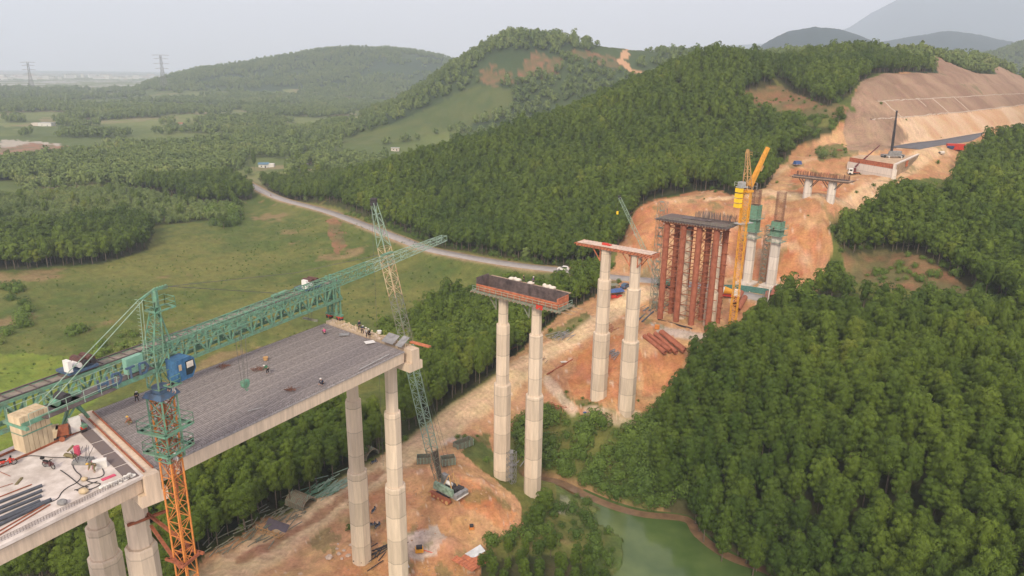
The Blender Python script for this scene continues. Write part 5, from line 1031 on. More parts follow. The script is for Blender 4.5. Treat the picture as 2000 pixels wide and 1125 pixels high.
# ties to the pier
mb = MB(); zt = hz(330, 1095, (M0.x, M0.y)); c_ = V3((*q[:2], 0)) if False else V3((-42.4, 69.5, 0))
for s in (-1, 1): mb.beam(M0+e2*s*1.5*-1+e1*.9*s+UZ*zt, c_+V3((1.0*s+1.5, -1.2*s-1.2, 0))*1.2+UZ*(zt+.2), .3)
R = [M0+e1*a*1.05+e2*b_*1.05+UZ*zt for a, b_ in ((-1, -1), (1, -1), (1, 1), (-1, 1))]
for i in range(4): mb.beam(R[i]+(R[i]-R[(i+1) % 4])*.2, R[(i+1) % 4], .26)
mb.beam(c_+V3((.2, -2.6, zt)), c_+V3((3.4, .4, zt)), .3); part(t, 'mast_tie', mb, RUST, True)
# trolley, ropes and hook
tp = V3(at_z(488, 640, -26.4)); k = (tp-jroot).dot(jd); tp = M0+jd*(.9+k)+UZ*-26.5
part(t, 'trolley', MB().box(tp, (1.6, 1.3, .22), ax=(jd, jn, UZ)).tube(tp-jd*.6-jn*.6, tp-jd*.6+jn*.6, .16, 8).tube(tp+jd*.6-jn*.6, tp+jd*.6+jn*.6, .16, 8), GREEN, True)
zh = hz(490, 748, (tp.x, tp.y)); mb = MB()
for a in (-.45, .45):
    for b_ in (-.35, .35): mb.tube(tp+jd*a+jn*b_, V3((tp.x, tp.y, zh+.4))+jd*a*.6+jn*b_*.6, .025, 4)
part(t, 'hoist_rope', mb, ROPE, True); hk = V3((tp.x, tp.y, zh)); part(t, 'hook_block', MB().tube(hk+jn*.2, hk-jn*.2, .5, 10).box(hk+UZ*.25, (.9, .5, .35), ax=(jd, jn, UZ)).path([hk-UZ*.3, hk-UZ*.75, hk-UZ*.9+jd*.2, hk-UZ*.75+jd*.38], .06, 5), GREEN, True)

# ------------------------------------------------------------------ launching gantry along the far edge
L1 = V3((-49.9, 72.9, 0)); L2 = V3((-29.6, 111.5, 0)); gd = (L2-L1).normalized(); gn = V3((-gd.y, gd.x, 0))
t = thing('launching_gantry', 'long green double truss gantry standing along the far deck edge on red wheel sets', 'gantry', (L1.x, L1.y, -40))
g0 = L1-gd*34; g1 = L2+gd*.9
mb = MB()
for s in (-1.0, 1.0):
    P_ = []; n_ = int((g1-g0).length/1.9)
    for i in range(n_+1): p = g0+(g1-g0)*i/n_+gn*s; P_.append((p+UZ*-36.4, p+UZ*-33.4))
    mb.box((P_[0][0]+P_[-1][0])/2, ((g1-g0).length, .4, .42), ax=(gd, gn, UZ)).box((P_[0][1]+P_[-1][1])/2, ((g1-g0).length, .4, .34), ax=(gd, gn, UZ))
    for i in range(n_):
        a, b_ = P_[i], P_[i+1]
        mb.beam(a[0], b_[1], .24) if i % 2 else mb.beam(a[1], b_[0], .24)
        mb.beam(a[0], a[1], .2)
for i in range(n_): c = g0+(g1-g0)*(i+.5)/n_; mb.beam(c+gn*1+UZ*-36.4, c-gn*1+UZ*-36.4, .1); mb.beam(g0+(g1-g0)*i/n_+gn*(1 if i % 2 else -1)+UZ*-33.4, g0+(g1-g0)*(i+1)/n_-gn*(1 if i % 2 else -1)+UZ*-33.4, .09)
part(t, 'truss', mb, GREEN, True)
mb = MB()
for s in (-1, 1): mb.box((g0+g1)/2+gn*s*.95+UZ*-33.12, ((g1-g0).length, .14, .12), ax=(gd, gn, UZ))
for i in range(int((g1-g0).length/1.5)): mb.box(g0+gd*(i*1.5+.5)+UZ*-33.2, (.14, 1.8, .08), ax=(gd, gn, UZ))
part(t, 'top_rail', mb, PLY, True)
part(t, 'top_walkway', MB().box((g0+g1)/2+UZ*-33.3, ((g1-g0).length, 1.75, .06), ax=(gd, gn, UZ)), mat('dusty_walkway', (.23, .19, .16), .9, var=.35, scale=.8, col2=(.11, .12, .09)), True)
def leg(c, w):
    mb = MB()
    for s in (-1, 1):
        mb.beam(c+gd*s*1.5*w+gn*1.0*0+UZ*-39.2, c+gd*s*.25+UZ*-36.5, .3); mb.beam(c+gd*s*1.5*w+UZ*-39.1, c+gd*s*.1+gn*s+UZ*-36.6, .2)
    mb.box(c+UZ*-39.2, (3.6*w, .5, .35), ax=(gn, gd, UZ)); part(t, 'leg', mb, GREEN, True)
leg(L1, 1.0)
mb = MB()
for s in (-1, 1):
    for g in (-.8, .8): mb.beam(L2+gn*s*.9+gd*g*.6+UZ*-39.0, L2+gn*s*.9+gd*g*.6+UZ*(-32.4), .3)
mb.lattice(L2+UZ*-39.0, L2+UZ*-36.4, 1.6, .9, 2, .06, .05, up=gd); mb.box(L2+UZ*-39.1, (3.4, .6, .35), ax=(gn, gd, UZ)); part(t, 'leg', mb, GREEN, True)
for c in (L1, L2):
    for s in (-1.1, 1.1):
        o = part(t, 'wheel_set', MB().box(c+gn*s+UZ*-39.55, (1.1, .55, .55), ax=(u2, v2, UZ)), RED, True); mb = MB()
        for k in (-.35, .35): mb.tube(c+gn*s+u2*k-v2*.3+UZ*-39.7, c+gn*s+u2*k+v2*.3+UZ*-39.7, .26, 10)
        part(o, 'wheel', mb, DARK, True, root=t)
def trolley(px, py, label):
    p = V3(at_z(px, py, -32.6)); k = (p-L1).dot(gd); c = V3((L1.x, L1.y, 0))+gd*k+UZ*-33.0
    w = thing('winch_trolley', label, 'winch', (c.x, c.y, c.z))
    part(w, 'frame', MB().box(c+UZ*.2, (3.4, 2.5, .3), ax=(gd, gn, UZ)), BLUE, True)
    part(w, 'rope_drum', MB().tube(c+UZ*1.0-gn*.9+gd*.2, c+UZ*1.0+gn*.9+gd*.2, .5, 12).tube(c+UZ*1.0-gn*.9+gd*1.2, c+UZ*1.0+gn*.9+gd*1.2, .48, 12), mat('greasy_drum', (.11, .05, .04), .6, var=.3, scale=3), True)
    part(w, 'motor', MB().tube(c+UZ*.9-gn*1.3+gd*.3, c+UZ*.9-gn*.85+gd*.3, .36, 10).tube(c+UZ*.8-gn*1.25+gd*1.25, c+UZ*.8-gn*.9+gd*1.25, .3, 10), DARK, True)
    part(w, 'gear_cover', MB().tube(c+UZ*.8+gd*-.3-gn*1.1, c+UZ*.8+gd*-.3+gn*.2, .3, 10), WHITE, True); part(w, 'control_cabinet', MB().box(c+UZ*1.1-gd*1.5-gn*.9, (.45, .95, 1.35), ax=(gd, gn, UZ)), WHITE, True); return w, c
trolley(122, 705, 'winch trolley with a white cabinet at the left end of the green gantry'); w, c = trolley(605, 558, 'winch trolley on top of the green gantry near its far leg')
mb = MB()
for s in (-.4, .4): mb.tube(c+gd*s+gn*.1, c+gd*s+UZ*-5.2, .03, 4)
part(w, 'hoist_rope', mb, ROPE, True); part(w, 'lifting_beam', MB().box(c+UZ*-5.3, (.35, 3.0, .3), ax=(gd, gn, UZ)), DGREEN, True)
t = thing('control_box', 'pair of pale boxes beside the near leg of the green gantry', 'cabinet', tuple(L1+gn*-1.6+u1*1.2+UZ*-40))
c = L1-gn*1.7+UZ*-39.2+v1*-.4; part(t, 'cabinet', MB().box(c+UZ*.3+u1*.5, (.6, 1.1, 1.7), ax=(u1, v1, UZ)), WHITE, True); part(t, 'small_cabinet', MB().box(c-u1*.7-v1*.5, (.7, .5, .9), ax=(u1, v1, UZ)), WHITE, True)
bpy.data.objects[t.name].location = (c.x, c.y, -40)
for o_ in t.children:
    pass

# ------------------------------------------------------------------ crawler crane on the red mound
gx_, gy_ = G(872, 968).x, G(872, 968).y; zc = ground(gx_, gy_); B0 = V3((gx_, gy_, zc))
dirb = V3((-.62, .52, 0)).normalized(); side = V3((-dirb.y, dirb.x, 0))
t = thing('crawler_crane', 'old green crawler crane on the red mound, pale lattice boom rising behind the deck', 'crane', tuple(B0))
for s in (-1, 1):
    mb = MB(); prof = [(-2.9, .35), (-2.5, .0), (2.5, .0), (2.9, .35), (2.9, .75), (2.4, 1.05), (-2.4, 1.05), (-2.9, .75)]
    mb.prism([B0+dirb*x+UZ*z+side*(s*1.9-.4) for x, z in prof], [B0+dirb*x+UZ*z+side*(s*1.9+.4) for x, z in prof]); tr = part(t, 'track', mb, RUST, True); mb = MB()
    for k in (-2.4, 2.4, -1.2, 0, 1.2): mb.tube(B0+dirb*k+UZ*.5+side*(s*1.9+s*.3), B0+dirb*k+UZ*.5+side*(s*1.9+s*.48), .42 if abs(k) > 2 else .25, 10)
    part(tr, 'wheel', mb, PEACH, True, root=t)
part(t, 'carbody', MB().box(B0+UZ*.8, (3.0, 3.2, .6), ax=(dirb, side, UZ)).tube(B0+UZ*1.0, B0+UZ*1.5, 1.1, 14), DARK, True)
part(t, 'machinery_deck', MB().box(B0+UZ*1.75-dirb*.9, (6.2, 3.1, .5), ax=(dirb, side, UZ)), GREY, True)
part(t, 'side_housing', MB().box(B0+UZ*2.5-dirb*.6+side*1.35, (5.4, .7, 1.4), ax=(dirb, side, UZ), taper=.92), mat('dull_green_paint', (.25, .36, .27), .6, var=.3, scale=1.5), True)
part(t, 'counterweight', MB().box(B0+UZ*2.1-dirb*4.1, (.9, 3.3, 1.1), ax=(dirb, side, UZ)), GREY, True)
part(t, 'stripe', MB().box(B0+UZ*1.75-dirb*4.58, (.06, 3.3, .3), ax=(dirb, side, UZ)), WHITE, True)
mb = MB()
for i, (a, b_, r) in enumerate(((-2.6, -.2, .5), (-1.5, -.2, .45), (-.4, -.1, .42), (-3.2, -.9, .35))): mb.tube(B0+dirb*a+side*(b_-.7)+UZ*2.5, B0+dirb*a+side*(b_+.7)+UZ*2.5, r, 12)
mb.box(B0-dirb*2.9-side*1.0+UZ*2.4, (1.6, .9, .9), ax=(dirb, side, UZ)).box(B0-dirb*1.0-side*1.1+UZ*2.3, (1.2, .6, .7), ax=(dirb, side, UZ)); part(t, 'winch', mb, DARK, True)
part(t, 'cab', MB().box(B0+dirb*1.6-side*1.2+UZ*2.9, (1.5, 1.0, 1.8), ax=(dirb, side, UZ), taper=.9), GREY, True); part(t, 'fuel_tank', MB().tube(B0-dirb*1.8+side*.2+UZ*3.4, B0-dirb*.2+side*.2+UZ*3.4, .38, 10), WHITE, True)
mb = MB()
for s in (-.9, .9): mb.beam(B0-dirb*2.6+side*s+UZ*2.0, B0-dirb*1.4+side*s*.6+UZ*5.6, .16); mb.beam(B0+dirb*.4+side*s+UZ*2.0, B0-dirb*1.4+side*s*.6+UZ*5.6, .14)
part(t, 'gantry_frame', mb, PEACH, True)
bf = B0+dirb*2.0+UZ*2.2; bt = V3(at_y(730, 396, B0.y-1.5)); bdir = bt-bf; Lb = bdir.length
mk = lambda a, b_, *r, **k_: MB().lattice(bf+bdir*a, bf+bdir*b_, *r, up=side, **k_)
part(t, 'boom_foot', MB().lattice(bf, bf+bdir*.135, .9, .9, 4, .09, .05, 1.9, 1.6, up=side), DGREEN, True)
_f = MB(); q0 = bf+bdir*.02; q1 = bf+bdir*.13; _X = bdir.normalized().cross(side).normalized(); _Y = _X.cross(bdir.normalized())
_f.prism([q0+side*-.5+_X*.42, q0+side*.5+_X*.42, q1+side*.92+_X*.72, q1+side*-.92+_X*.72], [q0+side*-.5+_X*.48, q0+side*.5+_X*.48, q1+side*.92+_X*.8, q1+side*-.92+_X*.8]); part(t, 'foot_plate', _f, mat('brown_mesh_panel', (.12, .095, .075), .8, var=.3, scale=2), True)
part(t, 'boom_section', mk(.135, .53, 1.9, 1.6, 14, .085, .045), GREEN2, True, label='pale green lower boom section')
part(t, 'boom_section', mk(.53, .70, 1.9, 1.6, 7, .07, .05), DGREEN, True, label='dark weathered middle boom section'); part(t, 'boom_section', mk(.70, .86, 1.9, 1.6, 6, .075, .045), mat('cream_paint', (.50, .46, .30), .6, var=.3, scale=1, col2=(.40, .20, .12)), True, label='cream coloured upper boom section')
part(t, 'boom_section', mk(.86, 1.0, 1.9, 1.6, 4, .08, .045, w2=.8, h2=.7), GREEN2, True, label='tapering top boom section'); part(t, 'sheave_head', MB().box(bt, (1.1, .9, .9)).tube(bt+V3((-.5, 0, .6)), bt+V3((.6, 0, .6)), .3, 10), DARK, True)
mb = MB(); ga = B0-dirb*1.4+UZ*5.6
for s in (-.5, .5): mb.tube(ga+side*s, bt+side*s*.4, .028, 4)
mb.tube(bt+V3((-.3, -.6, 0)), V3((bt.x-.3, bt.y-.6, B0.z+8)), .025, 4); part(t, 'wire_rope', mb, ROPE, True)

# ------------------------------------------------------------------ second lattice crane by the stair tower
f0 = V3(at_z(1284, 552, -66.5)); bt = V3(at_y(1210, 386, f0.y+3)); d2 = V3((bt.x-f0.x, 0, 0)).normalized(); s2 = V3((0, 1, 0)); bx = V3((f0.x+2.5, f0.y, ground(f0.x+2.5, f0.y)))
t = thing('crawler_crane', 'lattice boom crane with green cab behind the scaffold stair tower', 'crane', tuple(bx))
for s in (-1, 1): part(t, 'track', MB().prism([bx+V3((x, s*1.7-.35, z)) for x, z in ((-2.4, .3), (-2, 0), (2, 0), (2.4, .3), (2, .9), (-2, .9))], [bx+V3((x, s*1.7+.35, z)) for x, z in ((-2.4, .3), (-2, 0), (2, 0), (2.4, .3), (2, .9), (-2, .9))]), DARK, True)
part(t, 'body', MB().box(bx+V3((.8, 0, 1.7)), (4.6, 2.8, 1.2)), GREEN, True); part(t, 'cab', MB().box(bx+V3((-1.4, -.9, 2.2)), (1.3, 1.0, 1.7), taper=.9), GREEN, True)
ff = bx+V3((-1.8, 0, 1.8)); mb = MB().lattice(ff, bt, 1.5, 1.4, 20, .08, .045, .8, .8, up=(0, 1, 0)); part(t, 'boom', mb, GREEN2, True); part(t, 'sheave_head', MB().box(bt, (.9, .8, 1.2)), DARK, True)
part(t, 'wire_rope', MB().tube(bx+V3((2, .4, 4)), bt, .03, 4).tube(bt-V3((.4, 0, 0)), bt-V3((.4, 0, 4.5)), .03, 4).tube(bx+V3((2, .4, 1.7)), bx+V3((2, .4, 4)), .08, 4), ROPE, True); part(t, 'hook_block', MB().box(bt-V3((.4, 0, 5)), (.6, .35, 1.0)), BYELLOW, True)

# ------------------------------------------------------------------ yellow luffing crane
Y0 = V3((63, 190, 0)); zy = ground(63, 190); zs = hz(1447, 372, (63, 190)); dj = V3(ray(1503, 285)); dj = V3((.85, .52, 0)).normalized(); jn2 = V3((-dj.y, dj.x, 0))
t = thing('tower_crane', 'yellow tower crane with folded up jib behind the rusty tube tower', 'tower crane', (63, 190, zy))
part(t, 'mast', MB().lattice(Y0+UZ*(zy-.5), Y0+UZ*(zs-4.5), 1.7, 1.7, 26, .12, .05, up=(.5, .86, 0), nb=5), YELLOW, True)
part(t, 'climbing_frame', MB().lattice(Y0+UZ*(zs-9), Y0+UZ*zs, 2.1, 2.1, 5, .12, .06, up=(.5, .86, 0), kind='x').box(Y0+UZ*zs, (2.4, 2.4, .6), ax=(dj, jn2, UZ)), YELLOW, True)
mb = MB().box(Y0+UZ*(zs-8.8), (5.2, 2.4, .15), ax=(dj, jn2, UZ)).rail([Y0+dj*2.3-jn2*1.2+UZ*(zs+.3), Y0+dj*2.3+jn2*1.2+UZ*(zs+.3)], 1.8, .06); part(t, 'work_platform', mb, GALV, True)
yh = Y0+UZ*zs; ytop = V3((62.0, 190.2, hz(1463, 292, (62.2, 190.3))))
mb = MB().lattice(yh+UZ*.3, ytop, 1.8, 1.8, 6, .12, .06, .4, .4, up=dj); mb.rail([ytop-UZ*1.8+dj*a+jn2*b_ for a, b_ in ((0, -.6), (1.3, -.6), (1.3, .6), (0, .6))], 1.1, .05); part(t, 'tower_head', mb, PEACH, True)
yj0 = yh+dj*1.0+UZ*1.2; yj1 = V3(at_y(1500, 288, 192.6)); jdv = (yj1-yj0).normalized(); nj = jn2; uj = jdv.cross(nj).normalized()
mb = MB(); mb.prism([yj0+nj*a*.5+uj*b_*.6 for a, b_ in ((-1, -1), (1, -1), (1, 1), (-1, 1))], [yj1+nj*a*.4+uj*b_*.45 for a, b_ in ((-1, -1), (1, -1), (1, 1), (-1, 1))]); part(t, 'jib', mb, mat('jib_orange', (.70, .32, .04), .5, var=.15), True)
mb = MB().box(yj0+(yj1-yj0)*.5-uj*.9, (1.6, .8, .7), ax=(jdv, nj, uj)).rail([yj0+(yj1-yj0)*.62+nj*.9-uj*.5, yj0+(yj1-yj0)*.74+nj*.9-uj*.5], 1.0, .05); part(t, 'jib_platform', mb, PEACH, True)
part(t, 'stay_rope', MB().tube(ytop, yj1-jdv*2, .05, 4).tube(ytop, yh-dj*2.6+UZ*1, .06, 4), ROPE, True)
mb = MB().box(yh-dj*2.2+UZ*1.2, (2.6, 2.0, .3), ax=(dj, jn2, UZ)).box(yh-dj*2.4+UZ*2.0, (1.6, 1.4, 1.2), ax=(dj, jn2, UZ)).rail([yh-dj*3.6+jn2*a+UZ*1.3 for a in (-1.4, 1.4)], 1.2, .05); part(t, 'machine_deck', mb, GALV, True)
for i in range(4): part(t, 'counterweight', MB().box(yh-dj*3.1+UZ*(.4-1.35*i-(.1 if i else 0)), (1.3, 1.7, 1.05), ax=(dj, jn2, UZ)), BYELLOW, True)

# ------------------------------------------------------------------ cranes at the abutment
mx_ = V3(at_z(1742, 300, -32.2)); mx_.z = -33.9; bt = V3(at_y(1752, 216, mx_.y-1)); bf = mx_+V3((-.3, 0, 2.4))
t = thing('mobile_crane', 'mobile crane on top of the abutment with dark telescopic boom raised upright', 'crane', tuple(mx_))
part(t, 'chassis', MB().box(mx_+V3((.5, 0, 1.0)), (9.5, 2.6, .8)), GREY, True); part(t, 'superstructure', MB().box(mx_+V3((1.6, 0, 2.2)), (4.2, 2.4, 1.4)).box(mx_+V3((-1.2, -.9, 2.2)), (1.5, .9, 1.5), taper=.85), GREY, True)
part(t, 'boom', MB().box((bf+bt)/2*1.0, (.1, .1, .1)).tube(bf, bf+(bt-bf)*.5, .62, 4).tube(bf+(bt-bf)*.5, bf+(bt-bf)*.78, .5, 4).tube(bf+(bt-bf)*.78, bt, .38, 4), DARK, True)
for sx in (-3.6, 4.2):
    for sy in (-1, 1): part(t, 'wheel', MB().tube(mx_+V3((sx, sy*1.0, .6)), mx_+V3((sx, sy*1.35, .6)), .6, 12), BLACKR, True); part(t, 'outrigger', MB().beam(mx_+V3((sx*.7, sy*1.2, .8)), mx_+V3((sx*.7, sy*3.2, .8)), .3).tube(mx_+V3((sx*.7, sy*3.1, 0)), mx_+V3((sx*.7, sy*3.1, .8)), .18, 6), WHITE, True)
part(t, 'hook_rope', MB().tube(bt+V3((-.5, 0, .2)), bt+V3((-.6, 0, -9)), .05, 4), ROPE, True)
kx = G(1668, 341); d3 = V3((1, -.28, 0)).normalized(); n3 = V3((-d3.y, d3.x, 0)); kx.z += .0
t = thing('crane_truck', 'white cab truck with dark red loading crane in front of the abutment wall', 'truck', tuple(kx))
part(t, 'flatbed', MB().box(kx+d3*3.5+UZ*1.1, (8.5, 2.4, .3), ax=(d3, n3, UZ)), RUST, True); c_ = part(t, 'cab', MB().box(kx-d3*1.6+UZ*1.6, (1.9, 2.3, 2.2), ax=(d3, n3, UZ), taper=.93), WHITE, True)
part(c_, 'windscreen', MB().box(kx-d3*2.56+UZ*2.0, (.06, 2.0, .8), ax=(d3, n3, UZ)).box(kx-d3*1.6-n3*1.14+UZ*2.0, (1.1, .05, .7), ax=(d3, n3, UZ)), GLASS, True, root=t)
for a in (-1.8, 2.2, 5.4, 6.6):
    for s in (-1, 1): part(t, 'wheel', MB().tube(kx+d3*a+n3*s*.85+UZ*.5, kx+d3*a+n3*s*1.2+UZ*.5, .5, 12), BLACKR, True)
ct = V3(at_y(1718, 284, kx.y+1)); cbp = kx+UZ*1.2; part(t, 'crane_arm', MB().box(cbp+UZ*.8, (.9, .9, 2.0), ax=(d3, n3, UZ)).tube(cbp+UZ*2.2, cbp+UZ*2.2+(ct-cbp-UZ*2.2)*.5, .36, 4).tube(cbp+UZ*2.2+(ct-cbp-UZ*2.2)*.5, ct, .24, 4), mat('maroon_paint', (.14, .03, .03), .5, var=.2), True)
part(t, 'outrigger', MB().beam(kx+n3*-2.2+UZ*.6, kx+n3*2.2+UZ*.6, .25), DARK, True)
# ------------------------------------------------------------------ people (one continuous skinned body each, clothes over it)
import bmesh
def skinned(name, nodes, edges, mt, parent, lv=1):
    me = bpy.data.meshes.new(name); me.from_pydata([n_[:3] for n_ in nodes], edges, []); o = bpy.data.objects.new(name, me); COL.objects.link(o)
    o.modifiers.new('skin', 'SKIN'); sv = me.skin_vertices[0].data
    for i, n_ in enumerate(nodes): sv[i].radius = (n_[3], n_[3]); sv[i].use_root = (i == 0)
    if lv: sb = o.modifiers.new('sub', 'SUBSURF'); sb.levels = lv; sb.render_levels = lv
    dg = bpy.context.evaluated_depsgraph_get(); m2 = bpy.data.meshes.new_from_object(o.evaluated_get(dg)); m2.materials.clear(); m2.materials.append(mt); bpy.data.objects.remove(o)
    m2.polygons.foreach_set('use_smooth', np.ones(len(m2.polygons), bool))
    r = bpy.data.objects.new(name, m2); COL.objects.link(r); r.parent = parent; return r
def pose(kind):
    if kind == 'stand': J = dict(pel=(0, 0, .93), che=(0, .02, 1.30), nec=(0, .02, 1.47), hea=(0, .05, 1.62), kn=[(-.10, .05, .5), (.10, -.02, .5)], an=[(-.12, -.03, .09), (.12, -.06, .09)], el=[(-.27, -.02, 1.15), (.27, .04, 1.15)], wr=[(-.27, .12, .93), (.26, .2, .98)])
    elif kind == 'walk': J = dict(pel=(0, 0, .90), che=(0, .05, 1.27), nec=(0, .07, 1.44), hea=(0, .12, 1.58), kn=[(-.10, .22, .5), (.10, -.02, .48)], an=[(-.11, .22, .09), (.11, -.36, .14)], el=[(-.26, -.12, 1.12), (.26, .12, 1.12)], wr=[(-.25, -.05, .9), (.24, .32, 1.0)])
    elif kind == 'bend': J = dict(pel=(0, -.12, .86), che=(0, .22, 1.02), nec=(0, .38, 1.05), hea=(0, .52, 1.05), kn=[(-.13, .05, .47), (.13, .02, .47)], an=[(-.17, -.05, .09), (.17, -.02, .09)], el=[(-.24, .38, .78), (.24, .36, .78)], wr=[(-.15, .5, .52), (.14, .5, .52)])
    else: J = dict(pel=(0, -.1, .32), che=(0, .06, .66), nec=(0, .16, .80), hea=(0, .24, .92), kn=[(-.2, .3, .45), (.2, .3, .45)], an=[(-.17, .08, .09), (.17, .05, .09)], el=[(-.26, .32, .52), (.26, .3, .52)], wr=[(-.12, .5, .3), (.12, .48, .3)])
    return J
_ppl = {}
def person(loc, rz, kind, shirt, trousers, hat, label, group=None):
    J = pose(kind); e = thing('person', label, 'person', tuple(loc), rz, group); key = (kind, shirt.name, trousers.name, hat.name if hat else '')
    if key in _ppl:
        for src in _ppl[key]: c = src.copy(); COL.objects.link(c); c.parent = e
        return e
    v = lambda a: V3(a); N_ = []; E_ = []
    def add(p, r, par=None):
        N_.append((p[0], p[1], p[2], r)); 
        if par is not None: E_.append((par, len(N_)-1))
        return len(N_)-1
    pe = add(J['pel'], .115); ch = add(J['che'], .125, pe); ne = add(J['nec'], .055, ch); hd = add(v(J['hea'])-UZ*.03, .085, ne); add(v(J['hea'])+UZ*.09, .08, hd); add(v(J['hea'])+V3((0, .105, -.01)), .018, hd)
    for s, k in ((-1, 0), (1, 1)):
        add(v(J['hea'])+V3((s*.09, 0, 0)), .016, hd)
        hp = add(v(J['pel'])+V3((s*.09, 0, -.06)), .085, pe); kn = add(J['kn'][k], .055, hp); an = add(J['an'][k], .04, kn); add(v(J['an'][k])+V3((0, .16, -.05)), .035, an)
        sh = add(v(J['che'])+V3((s*.17, 0, .10)), .055, ch); el = add(J['el'][k], .042, sh); wr = add(J['wr'][k], .03, el)
        d = (v(J['wr'][k])-v(J['el'][k])).normalized(); pm = add(v(J['wr'][k])+d*.07, .034, wr); lt = V3((1, 0, 0)) if abs(d.x) < .9 else V3((0, 1, 0)); fw_ = d.cross(lt).normalized()
        for f, (off, L) in enumerate(((-.03, .075), (-.01, .09), (.01, .085), (.03, .07))): a = add(v(J['wr'][k])+d*(.11)+lt*off, .009, pm); add(v(J['wr'][k])+d*(.11+L*.6)+lt*off+fw_*.03, .008, a)
        add(v(J['wr'][k])+d*.08-lt*s*.05+fw_*.02, .010, pm)
    parts = [skinned('body', N_, E_, SKIN, e)]
    T = []; TE = []
    def a2(p, r, par=None): T.append((*tuple(p)[:3], r)); (TE.append((par, len(T)-1)) if par is not None else None); return len(T)-1
    p0 = a2(v(J['pel'])+UZ*.02, .14); c0 = a2(J['che'], .155, p0); a2(v(J['nec'])-UZ*.05, .085, c0)
    for s, k in ((-1, 0), (1, 1)): sh = a2(v(J['che'])+V3((s*.18, 0, .10)), .075, c0); el = a2(J['el'][k], .062, sh); a2(v(J['wr'][k])*.85+v(J['el'][k])*.15, .05, el)
    parts.append(skinned('shirt', T, TE, shirt, e)); T = []; TE = []
    p0 = a2(v(J['pel'])-UZ*.01, .135)
    for s, k in ((-1, 0), (1, 1)): hp = a2(v(J['pel'])+V3((s*.10, 0, -.09)), .10, p0); kn = a2(J['kn'][k], .075, hp); a2(v(J['an'][k])+UZ*.03, .06, kn)
    parts.append(skinned('trousers', T, TE, trousers, e))
    if hat: mb = MB().ball(tuple(v(J['hea'])+UZ*.09), .125, .145, .10, 10, 6).tube(v(J['hea'])+UZ*.07, v(J['hea'])+UZ*.085, .17, 12); parts.append(part(e, 'helmet', mb, hat, smooth=True))
    _ppl[key] = parts; return e
CN = mat('navy_cloth', (.035, .045, .075), .9, bump=0); CG = mat('green_cloth', (.06, .18, .10), .9, bump=0); CDK = mat('dark_cloth', (.035, .033, .035), .9, bump=0); CLT = mat('light_cloth', (.5, .48, .46), .9, bump=0); CPK = mat('pink_cloth', (.5, .10, .22), .9, bump=0); CKH = mat('khaki_cloth', (.20, .17, .09), .9, bump=0); CPU = mat('purple_cloth', (.16, .10, .22), .9, bump=0); CBR = mat('rust_cloth', (.28, .12, .07), .9, bump=0)
HW = mat('white_helmet', (.75, .73, .68), .35, bump=0); HY = mat('yellow_helmet', (.72, .45, .08), .35, bump=0)
def onz(px, py, z): return V3(at_z(px, py, z))
ZD = -39.9
person(onz(523, 730, ZD), 1.2, 'bend', CG, CDK, HW, 'worker in green jacket bending over the rebar mat by a dark pile')
person(onz(630, 752, ZD), 2.4, 'squat', CN, CDK, HW, 'worker in dark clothes squatting near the near edge of the rebar deck')
person(onz(634, 653, ZD), .5, 'squat', CPK, CDK, None, 'worker in pink shirt squatting near the far corner of the rebar deck')
person(onz(255, 828, ZD), 2.0, 'squat', CBR, CKH, HY, 'worker squatting on the rebar mat left of the orange mast')
person(onz(268, 785, ZD), .4, 'bend', CDK, CDK, CN and HW, 'worker bending over at the far edge of the rebar deck')
person(onz(376, 868, ZD), 1.0, 'squat', CDK, CDK, HW, 'worker with white helmet crouching at the near deck edge right of the mast')
person(onz(716, 660, ZD), 2.0, 'stand', CLT, CDK, HW, 'standing worker in pale shirt at the far end of the deck', 'workers at the far end of the deck')
person(onz(708, 652, ZD), 0, 'bend', CN, CDK, HW, 'bending worker in navy jacket at the far end of the deck', 'workers at the far end of the deck')
person(onz(722, 655, ZD), .9, 'squat', CDK, CDK, HW, 'crouching worker in black at the far end of the deck', 'workers at the far end of the deck')
person(onz(702, 645, ZD), 4, 'stand', CN, CDK, None, 'bare headed worker in navy at the far end of the deck', 'workers at the far end of the deck')
person(onz(185, 922, -40.0), 2.2, 'bend', CKH, CKH, HY, 'worker in khaki bending beside the pale box on the cast slab')
person(V3(c3+UX*-1.2+UY*2.6+UZ*-40.7), 1.4, 'walk', CDK, CDK, None, 'walking man in black behind the open cap formwork')
person(V3(c3+UX*1.0+UY*2.6+UZ*-40.7), -1.4, 'walk', CPU, CDK, HW, 'walking woman in purple behind the open cap formwork')
person(M0-jn*1.6+jd*.2+UZ*-29.7, 2.6, 'bend', CDK, CLT, None, 'man bending on the landing beside the blue crane cab'); person(M0+e1*1.4-e2*.6+UZ*-37.6, 2.6, 'stand', CLT, CBR, HW, 'worker with white helmet climbing inside the orange mast')
person(G(1520, 441) if False else V3((84.3-1.9, 221-1.6, hz(1508, 448, S6[1])-.4)), 0, 'stand', CDK, CDK, None, 'worker in black on the platform of the right green climbing form')

